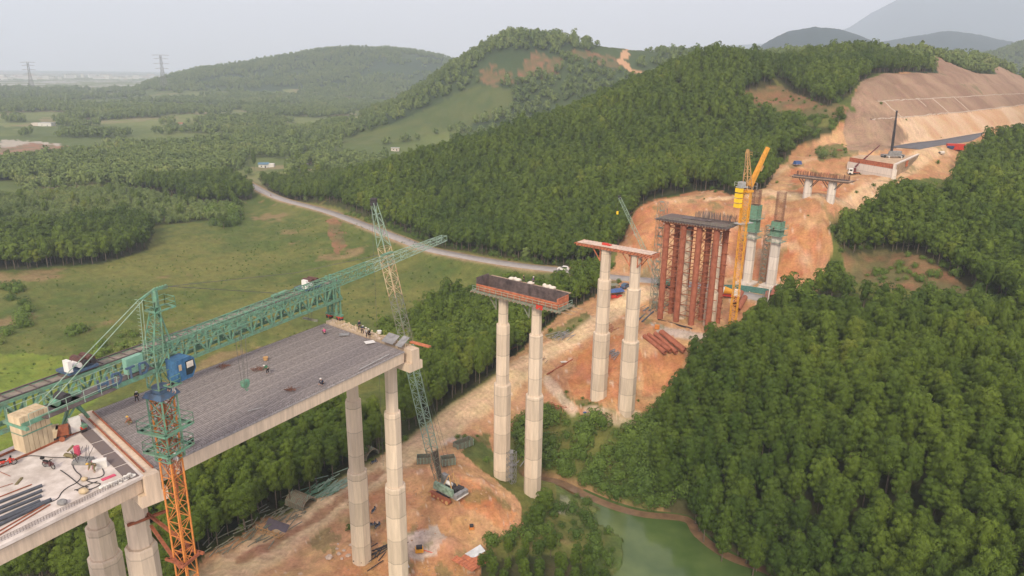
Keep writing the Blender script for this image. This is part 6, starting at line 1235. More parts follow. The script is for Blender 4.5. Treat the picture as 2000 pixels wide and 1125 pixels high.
# ------------------------------------------------------------------ motorbikes
def motorbike(body, label, loc, rz, group, parts_=True):
    t = thing('motorbike', label, 'motorbike', tuple(loc), rz, group)
    for x in (-.62, .62):
        mb = MB(); 
        for i in range(14): a, b_ = 2*math.pi*i/14, 2*math.pi*(i+1)/14; mb.tube((x+.28*math.cos(a), 0, .31+.28*math.sin(a)), (x+.28*math.cos(b_), 0, .31+.28*math.sin(b_)), .045, 5, cap=False)
        w = part(t, 'wheel', mb, BLACKR); mb = MB()
        for i in range(6): a = math.pi*i/6; mb.tube((x-.26*math.cos(a), 0, .31-.26*math.sin(a)), (x+.26*math.cos(a), 0, .31+.26*math.sin(a)), .012, 4)
        part(w, 'spokes', mb.tube((x, -.06, .31), (x, .06, .31), .06, 8), GALV)
    part(t, 'frame', MB().tube((.62, 0, .31), (.42, 0, .95), .035, 6).tube((.45, 0, .8), (-.1, 0, .42), .08, 6, .06).tube((-.1, 0, .42), (-.62, 0, .34), .05, 6).tube((-.55, 0, .62), (-.1, 0, .42), .05, 6), body)
    part(t, 'body_panel', MB().box((.34, 0, .62), (.22, .34, .5), taper=.7).box((-.38, 0, .62), (.66, .22, .18), taper=.8).tube((.62, 0, .60), (.66, 0, .66), .14, 8), body); part(t, 'seat', MB().box((-.32, 0, .78), (.75, .24, .1), taper=.8), BLACKR)
    part(t, 'engine', MB().box((.02, 0, .36), (.34, .26, .22)).tube((-.05, -.16, .28), (-.7, -.17, .34), .05, 6), GREY); part(t, 'handlebar', MB().tube((.38, -.33, 1.0), (.38, .33, 1.0), .02, 5).box((.44, 0, .98), (.16, .2, .16)), BLACKR); part(t, 'headlight', MB().ball((.54, 0, .98), .07), GALV)
    return t
motorbike(RED, 'red motorbike parked on the pale slab at the left edge of the photo', onz(14, 910, ZD-.05), .55, 'motorbikes on the deck')
m_ = motorbike(mat('brown_paint', (.12, .05, .05), .4, var=.1), 'dark motorbike with a black top box on the pale slab', onz(96, 914, ZD-.05), -.35, 'motorbikes on the deck'); part(m_, 'top_box', MB().ball((-.75, 0, 1.02), .25, .22, .18, 10, 6), BLACKR)
for px, py, rz, lb in ((730, 1000, 1.2, 'motorbike between the two near columns, the one nearest the haul road'), (728, 1028, .2, 'motorbike in the pair between the two near columns, left one'), (738, 1030, 1.0, 'motorbike in the pair between the two near columns, right one'), (724, 1060, 1.8, 'black motorbike lowest of those between the two near columns'), (731, 905, .7, 'motorbike in front of the upper green arched form')):
    motorbike(BLUE if py != 1060 else BLACKR, lb, G(px, py), rz, 'motorbikes on the ground')
motorbike(RED, 'red motorbike riding on the narrow asphalt road in the distance', V3(onz(529, 383, -85.6)), 2.2, None)

# ------------------------------------------------------------------ things lying on the deck
for i, (a, b_) in enumerate((((-12, 985), (82, 948)), ((-12, 997), (82, 958)), ((-12, 1006), (81, 968)), ((-8, 1016), (78, 978)), ((-14, 1021), (100, 975)), ((-10, 1029), (97, 978)))):
    p, q = onz(*a, -39.85), onz(*b_, -39.85); single('plastic_pipe', MB().tube(p, q, .17, 12), HDPE, ('grey plastic pipe on the pale slab, the one nearest the motorbikes', 'grey plastic pipe on the slab, second from the motorbikes', 'grey plastic pipe on the slab, third from the motorbikes', 'grey plastic pipe on the slab, shortest of the bundle', 'grey plastic pipe on the slab reaching farthest right, with a dark tip', 'grey plastic pipe on the slab nearest the rusty bars')[i], 'pipe', group='grey pipes on the slab', smooth=False)
for i, (a, b_) in enumerate((((-10, 1042), (88, 985)), ((-10, 1050), (98, 985)), ((-10, 974), (62, 946)), ((-8, 918), (20, 930)), ((-10, 955), (25, 944)))):
    single('steel_bar', MB().tube(onz(*a, ZD-.02), onz(*b_, ZD-.02), .06 if i < 3 else .03, 5), RUST, ('long rusty bar beside the grey pipes', 'rusty bar nearest the parapet side of the grey pipes', 'rusty bar between the motorbike and the grey pipes', 'short thin bar below the red motorbike', 'thin bar just above the grey pipes')[i], 'steel bar')
c = onz(42, 935, -40); single('gas_cylinder', MB().tube(c, c+V3((.2, -1.1, 0)), .16, 10).tube(c+V3((0, .05, 0)), c+V3((-.03, .2, 0)), .08, 8), CKH, 'olive gas cylinder lying on the pale slab', 'gas cylinder', loc=tuple(c))
def machine(px, py, label):
    c = onz(px, py, -40); t = thing('concrete_mixer', label, 'mixer', tuple(c), .5)
    part(t, 'hopper', MB().box((0, 0, 1.0), (2.0, 1.6, .9), taper=1.25), CWT); part(t, 'chassis', MB().box((.3, 0, .45), (3.2, 1.3, .2)), DARK); part(t, 'engine', MB().box((1.6, 0, 1.0), (1.2, 1.1, .9)), RUST)
    for x in (-.9, 1.5):
        for s in (-1, 1): part(t, 'wheel', MB().tube((x, s*.7, .3), (x, s*.9, .3), .3, 10), RUST)
machine(92, 862, 'cream concrete hopper cart with a dark engine near the gantry leg')
c = onz(163, 903, -40); t = thing('rebar_basket', 'concrete block with tall bent bars sticking out, on the pale slab', 'block', tuple(c)); mb = MB().box((0, 0, .2), (1.9, 1.2, .4), taper=.9); part(t, 'block', mb, GREY); mb = MB()
for i in range(9): mb.tube((-.8+.2*i, rg.normal()*.3, .3), (-.8+.2*i+rg.normal()*.25, rg.normal()*.4, 1.5+.3*rg.random()), .025, 4)
part(t, 'bars', mb, DARK)
t = thing('generator', 'pale generator box with red end on the slab beside the khaki worker', 'generator', tuple(onz(196, 912, -40)), .5); part(t, 'casing', MB().box((0, 0, .4), (1.3, .7, .8)), WHITE); part(t, 'end_panel', MB().box((-.68, 0, .4), (.06, .6, .7)), PINK)
c = onz(152, 888, -40); single('plastic_drum', MB().tube(c, c+UZ*1.0, .3, 10), PINK, 'upright pink plastic drum on the pale slab', 'drum', loc=tuple(c))
c = onz(128, 889, -40); single('mortar_tub', MB().tube(c, c+V3((1.3, -.5, .1)), .28, 8).tube(c+V3((.2, .1, .4)), c+V3((.7, .5, .9)), .12, 6), CKH, 'olive bundle with a dark handle lying on the slab', 'bundle', loc=tuple(c))
for px, py, s, lb, mt_ in ((165, 938, .35, 'small tan sack on the slab among the cables', CWT), (164, 963, .5, 'larger tan sack on the slab near the parapet bars', CWT), (122, 985, .5, 'dusty heap of sacks next to the parapet bars', GREY)):
    c = onz(px, py, -40); single('sack', MB().ball((0, 0, s*.5), s, s*.8, s*.6, 8, 6), mt_, lb, 'sack', loc=tuple(c), world=False)
c = onz(212, 933, -40); single('plastic_sheet', MB().box((0, 0, .04), (1.3, .45, .08), rz=.9), PINK, 'pink plastic sheet lying flat near the corner of the slab', 'sheet', loc=tuple(c), world=False)
mb = MB(); rg2 = np.random.default_rng(9)
for i in range(34): t_ = i/33; p = onz(200+62*t_, 953-26*t_, -39.93); mb.rock((p.x+rg2.normal()*.15, p.y+rg2.normal()*.15, p.z), .28, rg2)
single('crumpled_foil', mb, WHITE, 'crumpled white plastic foil along the slab edge', 'foil')
for i, pts in enumerate(([(36, 896), (60, 890), (100, 893), (140, 894), (158, 895)], [(146, 898), (142, 908), (148, 920), (158, 930), (150, 942), (132, 952), (120, 962), (112, 974), (92, 983)], [(200, 915), (203, 925), (195, 932), (170, 937), (178, 942), (196, 945), (178, 955), (150, 958), (164, 950), (190, 940)], [(118, 918), (135, 930), (158, 948), (172, 951), (145, 957)])):
    L = smooth_line([tuple(onz(*p, -39.95)) for p in pts], 5); single('cable', MB().path([V3(p) for p in L], .045, 5), DARK, ('black hose running from the red motorbike to the drum', 'black hose winding down the middle of the slab', 'tangled cable around the tan sacks', 'thin cable trailing from the dark motorbike')[i], 'cable')
for px, py, lb, a in ((672, 653, 'small frame of loose bars near the middle of the far deck', .2), (722, 668, 'pale square panel lying on the far part of the rebar deck', .5)):
    c = onz(px, py, -39.85); single('loose_sheet', MB().box((0, 0, 0), (1.5, 1.1, .06), rz=a), GREY if px < 700 else WHITE, lb, 'sheet', loc=tuple(c), world=False)
for px, py, sx, lb in ((763, 661, (2.4, 1.9), 'grey steel panel propped at the end of the deck, left one'), (786, 667, (1.3, 2.2), 'grey steel panel propped at the end of the deck, right one')):
    c = onz(px, py, -39.1); single('loose_sheet', MB().box((0, 0, 0), (*sx, .06), ax=(V3((.8, -.6, 0)), V3((.5, .7, .45)).normalized(), V3((-.3, -.4, .86)).normalized())), GREY, lb, 'sheet', loc=tuple(c), world=False)
mb = MB()
for k in (0, .35): mb.beam(onz(800, 668, -39.6)+v2*k, onz(838, 678, -39.5)+v2*k, .22)
single('timber', mb, RUSTO, 'pair of reddish timbers sticking out over the corner of the far pier', 'timber')
mb = MB(); rg2 = np.random.default_rng(19)
for i in range(120): k = rg2.uniform(.05, .95); p = DC+(DB-DC)*k+v2*rg2.uniform(.2, 2.0); mb.rock((p.x, p.y, -39.95), rg2.uniform(.08, .26), rg2)
for i in range(26): k = .04+.92*i/25; p = DC+(DB-DC)*k+v2*.4; mb.tube(V3((p.x, p.y, -40)), V3((p.x, p.y, -39.3)), .05, 4)
o = single('concrete_rubble', mb, CWT, 'litter of concrete scraps and stub bars along the far end of the deck', 'rubble'); o['kind'] = 'stuff'
for px, py, r_, lb in ((505, 722, .9, 'dark pile of tie wire beside the green jacket worker'), (437, 716, .55, 'small dark pile of tie wire on the deck behind the hook'), (567, 762, .5, 'small dark pile of tie wire near the near edge of the deck')):
    c = onz(px, py, -39.95); mb = MB(); 
    for i in range(50): a = rg2.uniform(0, 6.28); q = rg2.random()**.5*r_; mb.tube((q*math.cos(a), q*math.sin(a)*.8, .05+.25*(1-q/r_)*rg2.random()), (q*math.cos(a)+rg2.normal()*.35, q*math.sin(a)*.8+rg2.normal()*.35, .1+.3*rg2.random()*(1-q/r_)), .03, 4)
    single('wire_pile', mb, RBAR, lb, 'wire pile', loc=tuple(c), world=False)
for px, py, lb, s in ((519, 703, 'small orange ball shaped sack on the rebar deck', .4), (741, 651, 'white helmet shaped bucket on the deck end', .4)):
    c = onz(px, py, -39.9); single('bucket', MB().tube((0, 0, 0), (0, 0, .45), .3, 10, .38), PEACH if px < 600 else HW, lb, 'bucket', loc=tuple(c), world=False)
for i, (a, b_) in enumerate((((484, 803), (512, 796)), ((702, 722), (760, 692)))): single('pale_strip', MB().tube(onz(*a, -39.88), onz(*b_, -39.88), .07, 4), GALV, ('short pale metal strip on the middle of the rebar deck', 'long pale sheet strip along the near edge of the rebar deck')[i], 'strip')

# ------------------------------------------------------------------ pipes and materials on the ground
def pipe_lay(p, q, r): a = G(*p); b_ = G(*q); return a+UZ*r, b_+UZ*r
for i, (a, b_) in enumerate((((1258, 660), (1288, 684)), ((1266, 657), (1298, 681)), ((1279, 655), (1306, 679)), ((1292, 651), (1324, 676)), ((1289, 658), (1313, 678)))):
    p, q = pipe_lay(a, b_, .6); d_ = (q-p).normalized()*9.5; 
    if i == 4: p += UZ*1.0; q += UZ*.9
    single('steel_pipe', MB().tube(p, p+d_, .62, 16, hollow=True), RUSTP, ('big rusty pipe on the red bank, leftmost of the heap', 'big rusty pipe on the red bank, second from the left of the heap', 'big rusty pipe on the red bank, third from the left of the heap', 'big rusty pipe on the red bank, rightmost of the heap', 'big rusty pipe lying on top of the others on the red bank')[i], 'pipe', group='rusty pipes on the red bank', smooth=False)
for i, (a, b_, lift) in enumerate((((1448, 572), (1434, 596), 0), ((1455, 582), (1440, 606), 0), ((1500, 572), (1493, 600), 0), ((1514, 572), (1507, 590), .9), ((1526, 574), (1512, 604), 0))):
    p = V3(at_z(*a, -66.6)); q = V3(at_z(*b_, -67.6)); q = p+(q-p).normalized()*10; p.z = max(p.z, ground(p.x, p.y)+.65)+lift; q.z = max(q.z, ground(q.x, q.y)+.65)+lift
    single('steel_pipe', MB().tube(p, q, .8, 16, hollow=True), RUSTP, ('large rusty pipe by the yellow crane, upper of two', 'large rusty pipe by the yellow crane, lower of two', 'large rusty pipe by the green fence, left of three', 'large rusty pipe by the green fence, middle of three', 'large rusty pipe by the green fence, right of three')[i], 'pipe', group='large rusty pipes by the road')
for i in range(3):
    a = G(1240+i*7, 622+i*4); b_ = G(1266+i*5, 602+i*4); single('plastic_pipe', MB().tube(a+UZ*.25, b_+UZ*.25, .28, 10), HDPE, ('dark blue grey pipe beside the right column of the pit pier, upper one', 'dark blue grey pipe beside the right column of the pit pier, middle one', 'dark blue grey pipe beside the right column of the pit pier, lower one')[i], 'pipe', group='dark pipes beside the pit pier')
# arched green column forms
def arch_form(px, py, rz, label, s=1.0):
    t = thing('arched_form', label, 'formwork', tuple(G(px, py)), rz, 'green column forms along the haul road', s); R_ = 1.9; L = 5.0; ring = [(R_*math.cos(a), R_*math.sin(a)) for a in [math.pi*i/6 for i in range(7)]]
    mb = MB()
    for (x0, z0), (x1, z1) in zip(ring[:-1], ring[1:]): mb.add([(x0, 0, z0), (x1, 0, z1), (x1, L, z1), (x0, L, z0), (x0*.96, 0, z0*.96), (x1*.96, 0, z1*.96), (x1*.96, L, z1*.96), (x0*.96, L, z0*.96)], [[0, 1, 2, 3], [4, 7, 6, 5], [0, 4, 5, 1], [3, 2, 6, 7]])
    part(t, 'shell', mb, DGREEN); mb = MB()
    for i in range(12):
        y = L*i/11; k = 1.05
        for (x0, z0), (x1, z1) in zip(ring[:-1], ring[1:]): mb.beam((x0*k, y, z0*k), (x1*k, y, z1*k), .1)
    for a in range(7): mb.beam((ring[a][0]*1.08, 0, ring[a][1]*1.08), (ring[a][0]*1.08, L, ring[a][1]*1.08), .09)
    part(t, 'rib', mb, mat('faded_green', (.24, .27, .20), .8, var=.3, scale=2, col2=(.30, .17, .10))); mb = MB().beam((-.4, .2, 1.9), (0, .2, 2.9), .08).beam((.4, .2, 1.9), (0, .2, 2.9), .08).beam((-.4, 4.6, 1.9), (0, 4.6, 2.7), .08); part(t, 'lifting_frame', mb, GREEN2)
arch_form(605, 990, 1.05, 'arched green column form with ribs beside the haul road, nearer one'); arch_form(728, 893, .95, 'arched green column form partly hidden by the near columns')
def steel_pile(px, py, n_, L, label, mt_=None, seed=1, spread=1.6):
    r = np.random.default_rng(seed); c = G(px, py); mb = MB()
    for i in range(n_): a = r.uniform(-.5, .5)+.9; o_ = r.normal(size=2)*spread; l = L*r.uniform(.4, 1); z = .15+.5*r.random(); mb.beam((o_[0]-math.cos(a)*l/2, o_[1]-math.sin(a)*l/2, z-.2*r.random()), (o_[0]+math.cos(a)*l/2, o_[1]+math.sin(a)*l/2, z+.5*r.random()), .14)
    return tag(single('scrap_heap', mb, mt_ or DGREEN, label, 'scrap heap', loc=tuple(c), world=False), kind='stuff')
steel_pile(655, 948, 34, 7, 'jumble of green frames behind the left near column', GREEN2, 1, 2.4); steel_pile(625, 962, 22, 6, 'long green truss pieces lying beside the arched form', GREEN, 2, 1.5); steel_pile(560, 1008, 26, 4, 'heap of green panels at the foot of the arched form', DGREEN, 3, 2.0); steel_pile(490, 1045, 26, 4, 'low heap of green scrap left of the curved sheet', DGREEN, 4, 2.2); steel_pile(440, 1062, 14, 3, 'scattered green scrap near the bottom of the haul road', DGREEN, 5, 2.0)
steel_pile(1100, 657, 18, 7, 'bundle of grey poles beside the haul road near the white column', GREY, 6, 1.2); steel_pile(1200, 690, 16, 8, 'long grey beams lying between the two pit columns', GREY, 7, 1.0); steel_pile(1010, 672, 16, 4, 'rusty scraps on the bank right of the wood', RUST, 8, 2.4); steel_pile(1190, 640, 14, 4, 'rusty plates between the pit columns beside the track', RUST, 9, 2.0); steel_pile(1290, 600, 24, 4, 'grey and brown scrap heap at the foot of the stair tower', DGREEN, 10, 2.2); steel_pile(1395, 590, 20, 3, 'dark machinery parts beside the tube tower', DARK, 11, 1.6); steel_pile(745, 1085, 16, 5, 'dark beams lying between the near columns', DARK, 12, 1.6); steel_pile(1640, 295, 14, 5, 'rusty bars on the fill behind the abutment', RUST, 13, 1.5); steel_pile(1710, 368, 10, 3, 'pale scraps on the terrace below the abutment', CWT, 14, 1.6); steel_pile(1060, 705, 8, 3, 'timber scraps at the edge of the haul track', WOOD, 15, 1.2)
steel_pile(1530, 575, 10, 4, 'poles lying behind the green fence', GREY, 16, 1.2); steel_pile(990, 905, 20, 3, 'loose scaffold pipes at the foot of the white columns', GREY, 17, 1.6)
# curved sheet form
c = G(530, 1040); t = thing('curved_form', 'half round dark sheet form with an ochre frame lying beside the haul road', 'formwork', tuple(c), -.42); mb = MB()
for i in range(6):
    a0_, a1_ = -.2+i*.22, -.2+(i+1)*.22; P_ = [(x, .4+2.0*math.sin(a), 2.0-2.0*math.cos(a)) for x in (-2.6, 2.6) for a in (a0_, a1_)]; mb.add(P_+[(x, y+.03, z-.05) for x, y, z in P_], [[0, 1, 3, 2], [4, 6, 7, 5], [0, 2, 6, 4], [1, 5, 7, 3]])
part(t, 'sheet', mb, mat('violet_grey_sheet', (.14, .12, .14), .4, var=.1)); mb = MB()
for z in (.25, 1.05): mb.beam((-2.8, -.9, z), (2.8, -.9, z), .14)
for x in (-2.8, -1.4, 0, 1.4, 2.8): mb.beam((x, -.9, 0), (x, -.9, 1.4), .12); mb.beam((x, -.9, .25), (x, .6, .2), .1)
part(t, 'frame', mb, PEACH)
# green bins by the crawler crane
for px, py, rz, lb in ((828, 903, .1, 'green steel bin left of the crawler crane boom'), (875, 905, .3, 'green steel bin right of the crawler crane boom'), (905, 872, .7, 'long green steel bin behind the crawler crane')):
    t = thing('steel_bin', lb, 'bin', tuple(G(px, py)), rz, 'green bins behind the crawler crane'); L = 3.0 if px < 900 else 4.6; mb = MB()
    for s in (-1, 1): mb.box((0, s*.9, .8), (L, .08, 1.6)).box((s*L/2, 0, .8), (.08, 1.8, 1.6))
    part(t, 'wall', mb.box((0, 0, .1), (L, 1.8, .1)), DGREEN); mb = MB()
    for i in range(5): mb.box((-L/2+.1+i*(L-.2)/4, -.98, .8), (.12, .1, 1.6)).box((-L/2+.1+i*(L-.2)/4, .98, .8), (.12, .1, 1.6))
    part(t, 'rib', mb, GREEN2)
# compressor, bits, stones, sheets near the bottom
t = thing('pump', 'orange and black pump with a red hose on the grey washed ground', 'pump', tuple(G(819, 1078)), .2); part(t, 'casing', MB().box((0, 0, .5), (1.5, 1.1, .7)), YELLOW); part(t, 'engine', MB().box((0, 0, 1.05), (1.1, .8, .5)), DARK); part(t, 'hose', MB().path([(.8, 0, .3), (2.4, -.8, .1), (4.2, -1.9, .1)], .07, 6), RED)
t = thing('pump', 'small orange pump alone on the bare mound', 'pump', tuple(G(921, 1034)), .2); part(t, 'casing', MB().box((0, 0, .4), (.9, .7, .5)), ORANGE); part(t, 'engine', MB().box((0, 0, .85), (.7, .6, .45)), DARK)
r_ = np.random.default_rng(23)
for i, (px, py, s) in enumerate(((643, 1090, .75), (662, 1083, .45), (672, 1076, .4), (658, 1073, .35), (680, 1086, .5), (686, 1066, .5), (660, 1063, .25), (668, 1092, .35))):
    single('boulder', MB().rock((0, 0, s*.3), s, r_), mat('pale_stone', (.55, .44, .36), .9, var=.2), 'pale stone in the scatter left of the near column', 'stone', loc=tuple(G(px, py)), world=False, group='pale stones left of the near column')
r_ = np.random.default_rng(29); mb = MB()
for i in range(900):
    px = r_.uniform(640, 1010); py = r_.uniform(960, 1120); 
    if i > 500: px = r_.uniform(1100, 1420); py = r_.uniform(610, 800)
    q = at_z(px, py, -84 if i <= 500 else -76); x, y = q[0], q[1]; mb.rock((x, y, 0), r_.uniform(.06, .22), r_)
vv = np.array(mb.v); n6 = 30; cx = vv[:, 0].reshape(-1, n6).mean(1); cy = vv[:, 1].reshape(-1, n6).mean(1); gz = np.repeat(height(cx, cy), n6); vv[:, 2] += gz+.03; pxx, pyy = proj(cx, cy, height(cx, cy)); ok = inpoly(pxx, pyy, SITE); okr = np.repeat(ok, n6)
remap = np.cumsum(okr)-1; mb2 = MB(); mb2.v = [tuple(p) for p in vv[okr]]; mb2.f = [[int(remap[i]) for i in f] for f in mb.f if okr[f[0]]]
o = single('gravel', mb2, mat('red_stones', (.42, .26, .16), .95, var=.2), 'loose stones scattered over the bare earth', 'stones'); o['kind'] = 'stuff'
c = G(905, 1108); t = thing('roof_sheets', 'stack of rusty corrugated roof sheets at the bottom edge', 'roof sheets', tuple(c), .9)
for k, (x, z, a) in enumerate(((0, .9, 0), (1.6, .6, .15), (3.0, .35, .3))):
    mb = MB(); 
    for i in range(14): y0 = -2.6+i*.37; mb.box((x, y0, z+.07*(i % 2)), (1.5, .37, .06), rz=0)
    part(t, 'sheet', mb, RUSTO)
c = G(928, 1082); single('metal_sheet', MB().box((0, 0, .35), (3.6, 1.7, .06), ax=(V3((.75, .6, .12)).normalized(), V3((-.6, .75, .25)).normalized(), V3((0, -.25, .97)).normalized())), SHEET, 'bright pale sheet leaning at the bushes near the bottom edge', 'sheet', loc=tuple(c), world=False)
c = G(790, 1108); single('metal_sheet', MB().box((0, 0, .2), (1.6, 1.1, .06), rz=.4), SHEET, 'small pale sheet right of the nearest column', 'sheet', loc=tuple(c), world=False)
c = G(1085, 793); mb = MB()
for i in range(5): mb.beam((-2.4+i*1.2, -1.8, .1), (-2.4+i*1.2, 1.8, .1), .12); mb.beam((-2.4, -1.8+i*.9, .15), (2.4, -1.8+i*.9, .15), .12)
single('steel_grid', mb, RUST, 'rusty steel grid lying below the haul track', 'grid', loc=tuple(c), world=False, rz=.3)
a = G(1068, 732); b_ = G(1118, 703); single('steel_beam', MB().beam(a+UZ*.15, b_+UZ*.15, .3), RUST, 'long rusty beam at the inner edge of the haul track', 'beam'); c = G(1103, 707); single('board', MB().box((0, 0, .1), (2.4, 1.0, .1), rz=.3), CLOTHW, 'pale board lying beside the long rusty beam', 'board', loc=tuple(c), world=False)
a = G(1285, 625); b_ = G(1352, 643); single('steel_beam', MB().beam(a+UZ*.15, b_+UZ*.15, .35), DARK, 'dark beam on the grey ground before the tube tower', 'beam')
c = G(1283, 642); single('earth_drum', MB().tube((0, 0, 0), (0, 0, 1.1), .75, 12), ORANGE, 'orange drum on the bank above the rusty pipes', 'drum', loc=tuple(c), world=False)
c = G(1142, 808); single('tarp_bundle', MB().rock((0, 0, .3), .5, r_), TARP, 'blue tarp scrap beside the path to the pit pier', 'tarp', loc=tuple(c), world=False)
c = G(1177, 812); mb = MB(); 
for i in range(16): a, b_ = 2*math.pi*i/16, 2*math.pi*(i+1)/16; mb.tube((1.3*math.cos(a), .9*math.sin(a), .1), (1.3*math.cos(b_), .9*math.sin(b_), .1), .08, 4)
single('hose_coil', mb, RUST, 'oval coil of rusty hoop on the path below the pit pier', 'hoop', loc=tuple(c), world=False)

# ------------------------------------------------------------------ scaffolds
def scaffold(base, top, w, lv, mt_, label, top_rail=True):
    t = thing('scaffold_tower', label, 'scaffold', tuple(base)); mb = MB().lattice(base, top, w, w, lv, .06, .04, up=UY, kind='x'); part(t, 'frame', mb, mt_, True); mb = MB()
    for i in range(lv): z0 = base.z+(top.z-base.z)*i/lv; z1 = base.z+(top.z-base.z)*(i+1)/lv; s = 1 if i % 2 else -1; mb.box(V3((base.x, base.y, z1)), (w*.5, w*.9, .06)); mb.beam(V3((base.x-s*w*.4, base.y, z0)), V3((base.x+s*w*.4, base.y, z1)), .12)
    part(t, 'stair', mb, mt_, True)
    return t
b0 = V3(at_z(1278, 600, -69)); b0.z = ground(b0.x, b0.y); scaffold(b0, V3((b0.x+.2, b0.y, hz(1308, 395, b0))), 2.3, 13, DGREEN, 'tall rusty green stair tower left of the tube tower')
b0 = V3((*S6[0], 0)); mm = (V3((*S6[0], 0))+V3((*S6[1], 0)))/2+V3((1.5, 1.5, 0)); mm.z = ground(mm.x, mm.y); scaffold(mm, V3((mm.x, mm.y, hz(1494, 440, mm))), 1.7, 12, DGREEN, 'thin scaffold tower between the two unfinished shafts')
b0 = G(998, 942); scaffold(b0, b0+UZ*7.5, 1.6, 5, GREY, 'grey scaffold frame at the foot of the two white columns')

# ------------------------------------------------------------------ vehicles, tents, fence
def car(loc, rz, paint, label, s=1):
    t = thing('parked_car', label, 'car', tuple(loc), rz, None, s); side_ = [(-2.25, .35), (-2.3, .75), (-2.15, 1.0), (-1.2, 1.08), (1.05, 1.05), (2.0, .9), (2.28, .65), (2.25, .35)]
    b_ = part(t, 'body', MB().prism([V3((x, -.9, z)) for x, z in side_], [V3((x, .9, z)) for x, z in side_]), paint)
    cab = [(-2.0, 1.0), (-1.7, 1.52), (-.9, 1.66), (.2, 1.62), (1.15, 1.03)]; part(t, 'roof', MB().prism([V3((x*.98, -.74, z)) for x, z in cab], [V3((x*.98, .74, z)) for x, z in cab]), paint)
    mb = MB()
    for s_ in (-1, 1):
        P_ = [V3((x, s_*.76, z)) for x, z in ((-1.75, 1.08), (-1.5, 1.48), (-.85, 1.58), (.1, 1.54), (.9, 1.08))]; Q_ = [p+V3((0, s_*.015, 0)) for p in P_]; mb.prism(P_, Q_)
    part(t, 'side_window', mb, GLASS); part(t, 'windscreen', MB().prism([V3((.3, y, 1.55)) for y in (-.65, .65)]+[V3((1.08, y, 1.1)) for y in (.65, -.65)], [V3((.33, y, 1.58)) for y in (-.65, .65)]+[V3((1.11, y, 1.13)) for y in (.65, -.65)]), GLASS)
    for x in (-1.4, 1.4):
        for s_ in (-1, 1): w = part(t, 'wheel', MB().tube((x, s_*.72, .36), (x, s_*.93, .36), .36, 14), BLACKR); part(w, 'rim', MB().tube((x, s_*.92, .36), (x, s_*.95, .36), .21, 10), GALV)
    for s_ in (-1, 1): part(t, 'headlight', MB().box((2.2, s_*.65, .75), (.12, .35, .16)), GALV); part(t, 'tail_light', MB().box((-2.26, s_*.7, .85), (.08, .25, .2)), RED)
    return t
p = onz(1100, 528, -72.7); d_, zr = dpoly(np.array([p.x]), np.array([p.y]), ROAD); car((p.x, p.y, float(zr[0])), 2.5+.35, WHITE, 'white suv parked on the asphalt road behind the wood')
car(G(1222, 562), .9, BLUE, 'dark blue car parked behind the right pit column')
c = G(1415, 588); c = V3(at_z(1418, 580, -67.2)); c.z = ground(c.x, c.y); t = thing('mixer_truck', 'orange and white concrete mixer truck partly behind the tube tower', 'truck', tuple(c), -.3)
part(t, 'chassis', MB().box((0, 0, .9), (8, 2.3, .35)), RED); part(t, 'drum', MB().tube((-3.4, 0, 2.8), (-.6, 0, 2.4), .7, 14, 1.25).tube((-.6, 0, 2.4), (1.6, 0, 2.1), 1.25, 14, .8), YELLOW); part(t, 'drum_stripe', MB().tube((-1.5, 0, 2.53), (-.8, 0, 2.43), 1.15, 14, 1.26), WHITE); c_ = part(t, 'cab', MB().box((3.2, 0, 1.9), (1.9, 2.3, 2.0), taper=.93), WHITE); part(c_, 'windscreen', MB().box((4.1, 0, 2.2), (.1, 1.9, .8)), GLASS)
for x in (-3, -1.8, 2.9):
    for s_ in (-1, 1): part(t, 'wheel', MB().tube((x, s_*.9, .5), (x, s_*1.25, .5), .5, 12), BLACKR)
t = thing('shelter', 'shelter with blue tarp roof and red goods beside the left pit column', 'shelter', tuple(G(1202, 580)), .3)
part(t, 'tarp_roof', MB().prism([V3((-2.6, -1.8, 2.1)), V3((2.6, -1.8, 2.2)), V3((2.8, 1.8, 2.3)), V3((-2.6, 1.8, 2.3))], [V3((-2.2, -.8, 2.5)), V3((2.2, -.8, 2.7)), V3((2.3, .8, 2.8)), V3((-2.2, .8, 2.6))]), TARP); mb = MB()
for x in (-2.4, 2.4):
    for y in (-1.6, 1.6): mb.beam((x, y, 0), (x, y, 2.2), .1)
part(t, 'post', mb, WOOD); part(t, 'goods', MB().box((-1, -.6, .5), (1.6, 1, 1)).box((1.2, -.8, .4), (1.2, 1.0, .8)).box((.2, -1.3, .3), (.8, .8, .6)), RED)
t = thing('shelter', 'greenish flat sheet roof beside the blue tarp shelter', 'shelter', tuple(G(1193, 568)), .3); part(t, 'sheet_roof', MB().box((0, 0, 2.2), (5, 2.6, .08), taper=.95), DGREEN); mb = MB()
for x in (-2.2, 2.2):
    for y in (-1.1, 1.1): mb.beam((x, y, 0), (x, y, 2.2), .1)
part(t, 'post', mb, WOOD)
t = thing('water_tank', 'blue tarp covered tank on the cleared ledge below the wooded hill', 'tank', tuple(G(1557, 322)), .3); part(t, 'cover', MB().box((0, 0, .9), (3.6, 2.4, 1.8), taper=.75), TARP); part(t, 'frame', MB().box((0, 0, .15), (3.9, 2.7, .3)), WOOD)
c = G(1865, 292); t = thing('shipping_container', 'red container with a blue sheet leaning on it beside the new road', 'container', tuple(c), -.25)
part(t, 'box', MB().box((0, 0, 1.4), (7.5, 3.0, 2.8)), RED); mb = MB()
for i in range(16): mb.box((-3.6+i*.48, -1.53, 1.4), (.14, .06, 2.6))
part(t, 'corrugation', mb, RED); part(t, 'sheet', MB().box((-2.8, -2.2, 1.0), (3.2, .1, 2.2), ax=(V3((1, 0, 0)), V3((0, .8, .6)), V3((0, -.6, .8)))), TARP)
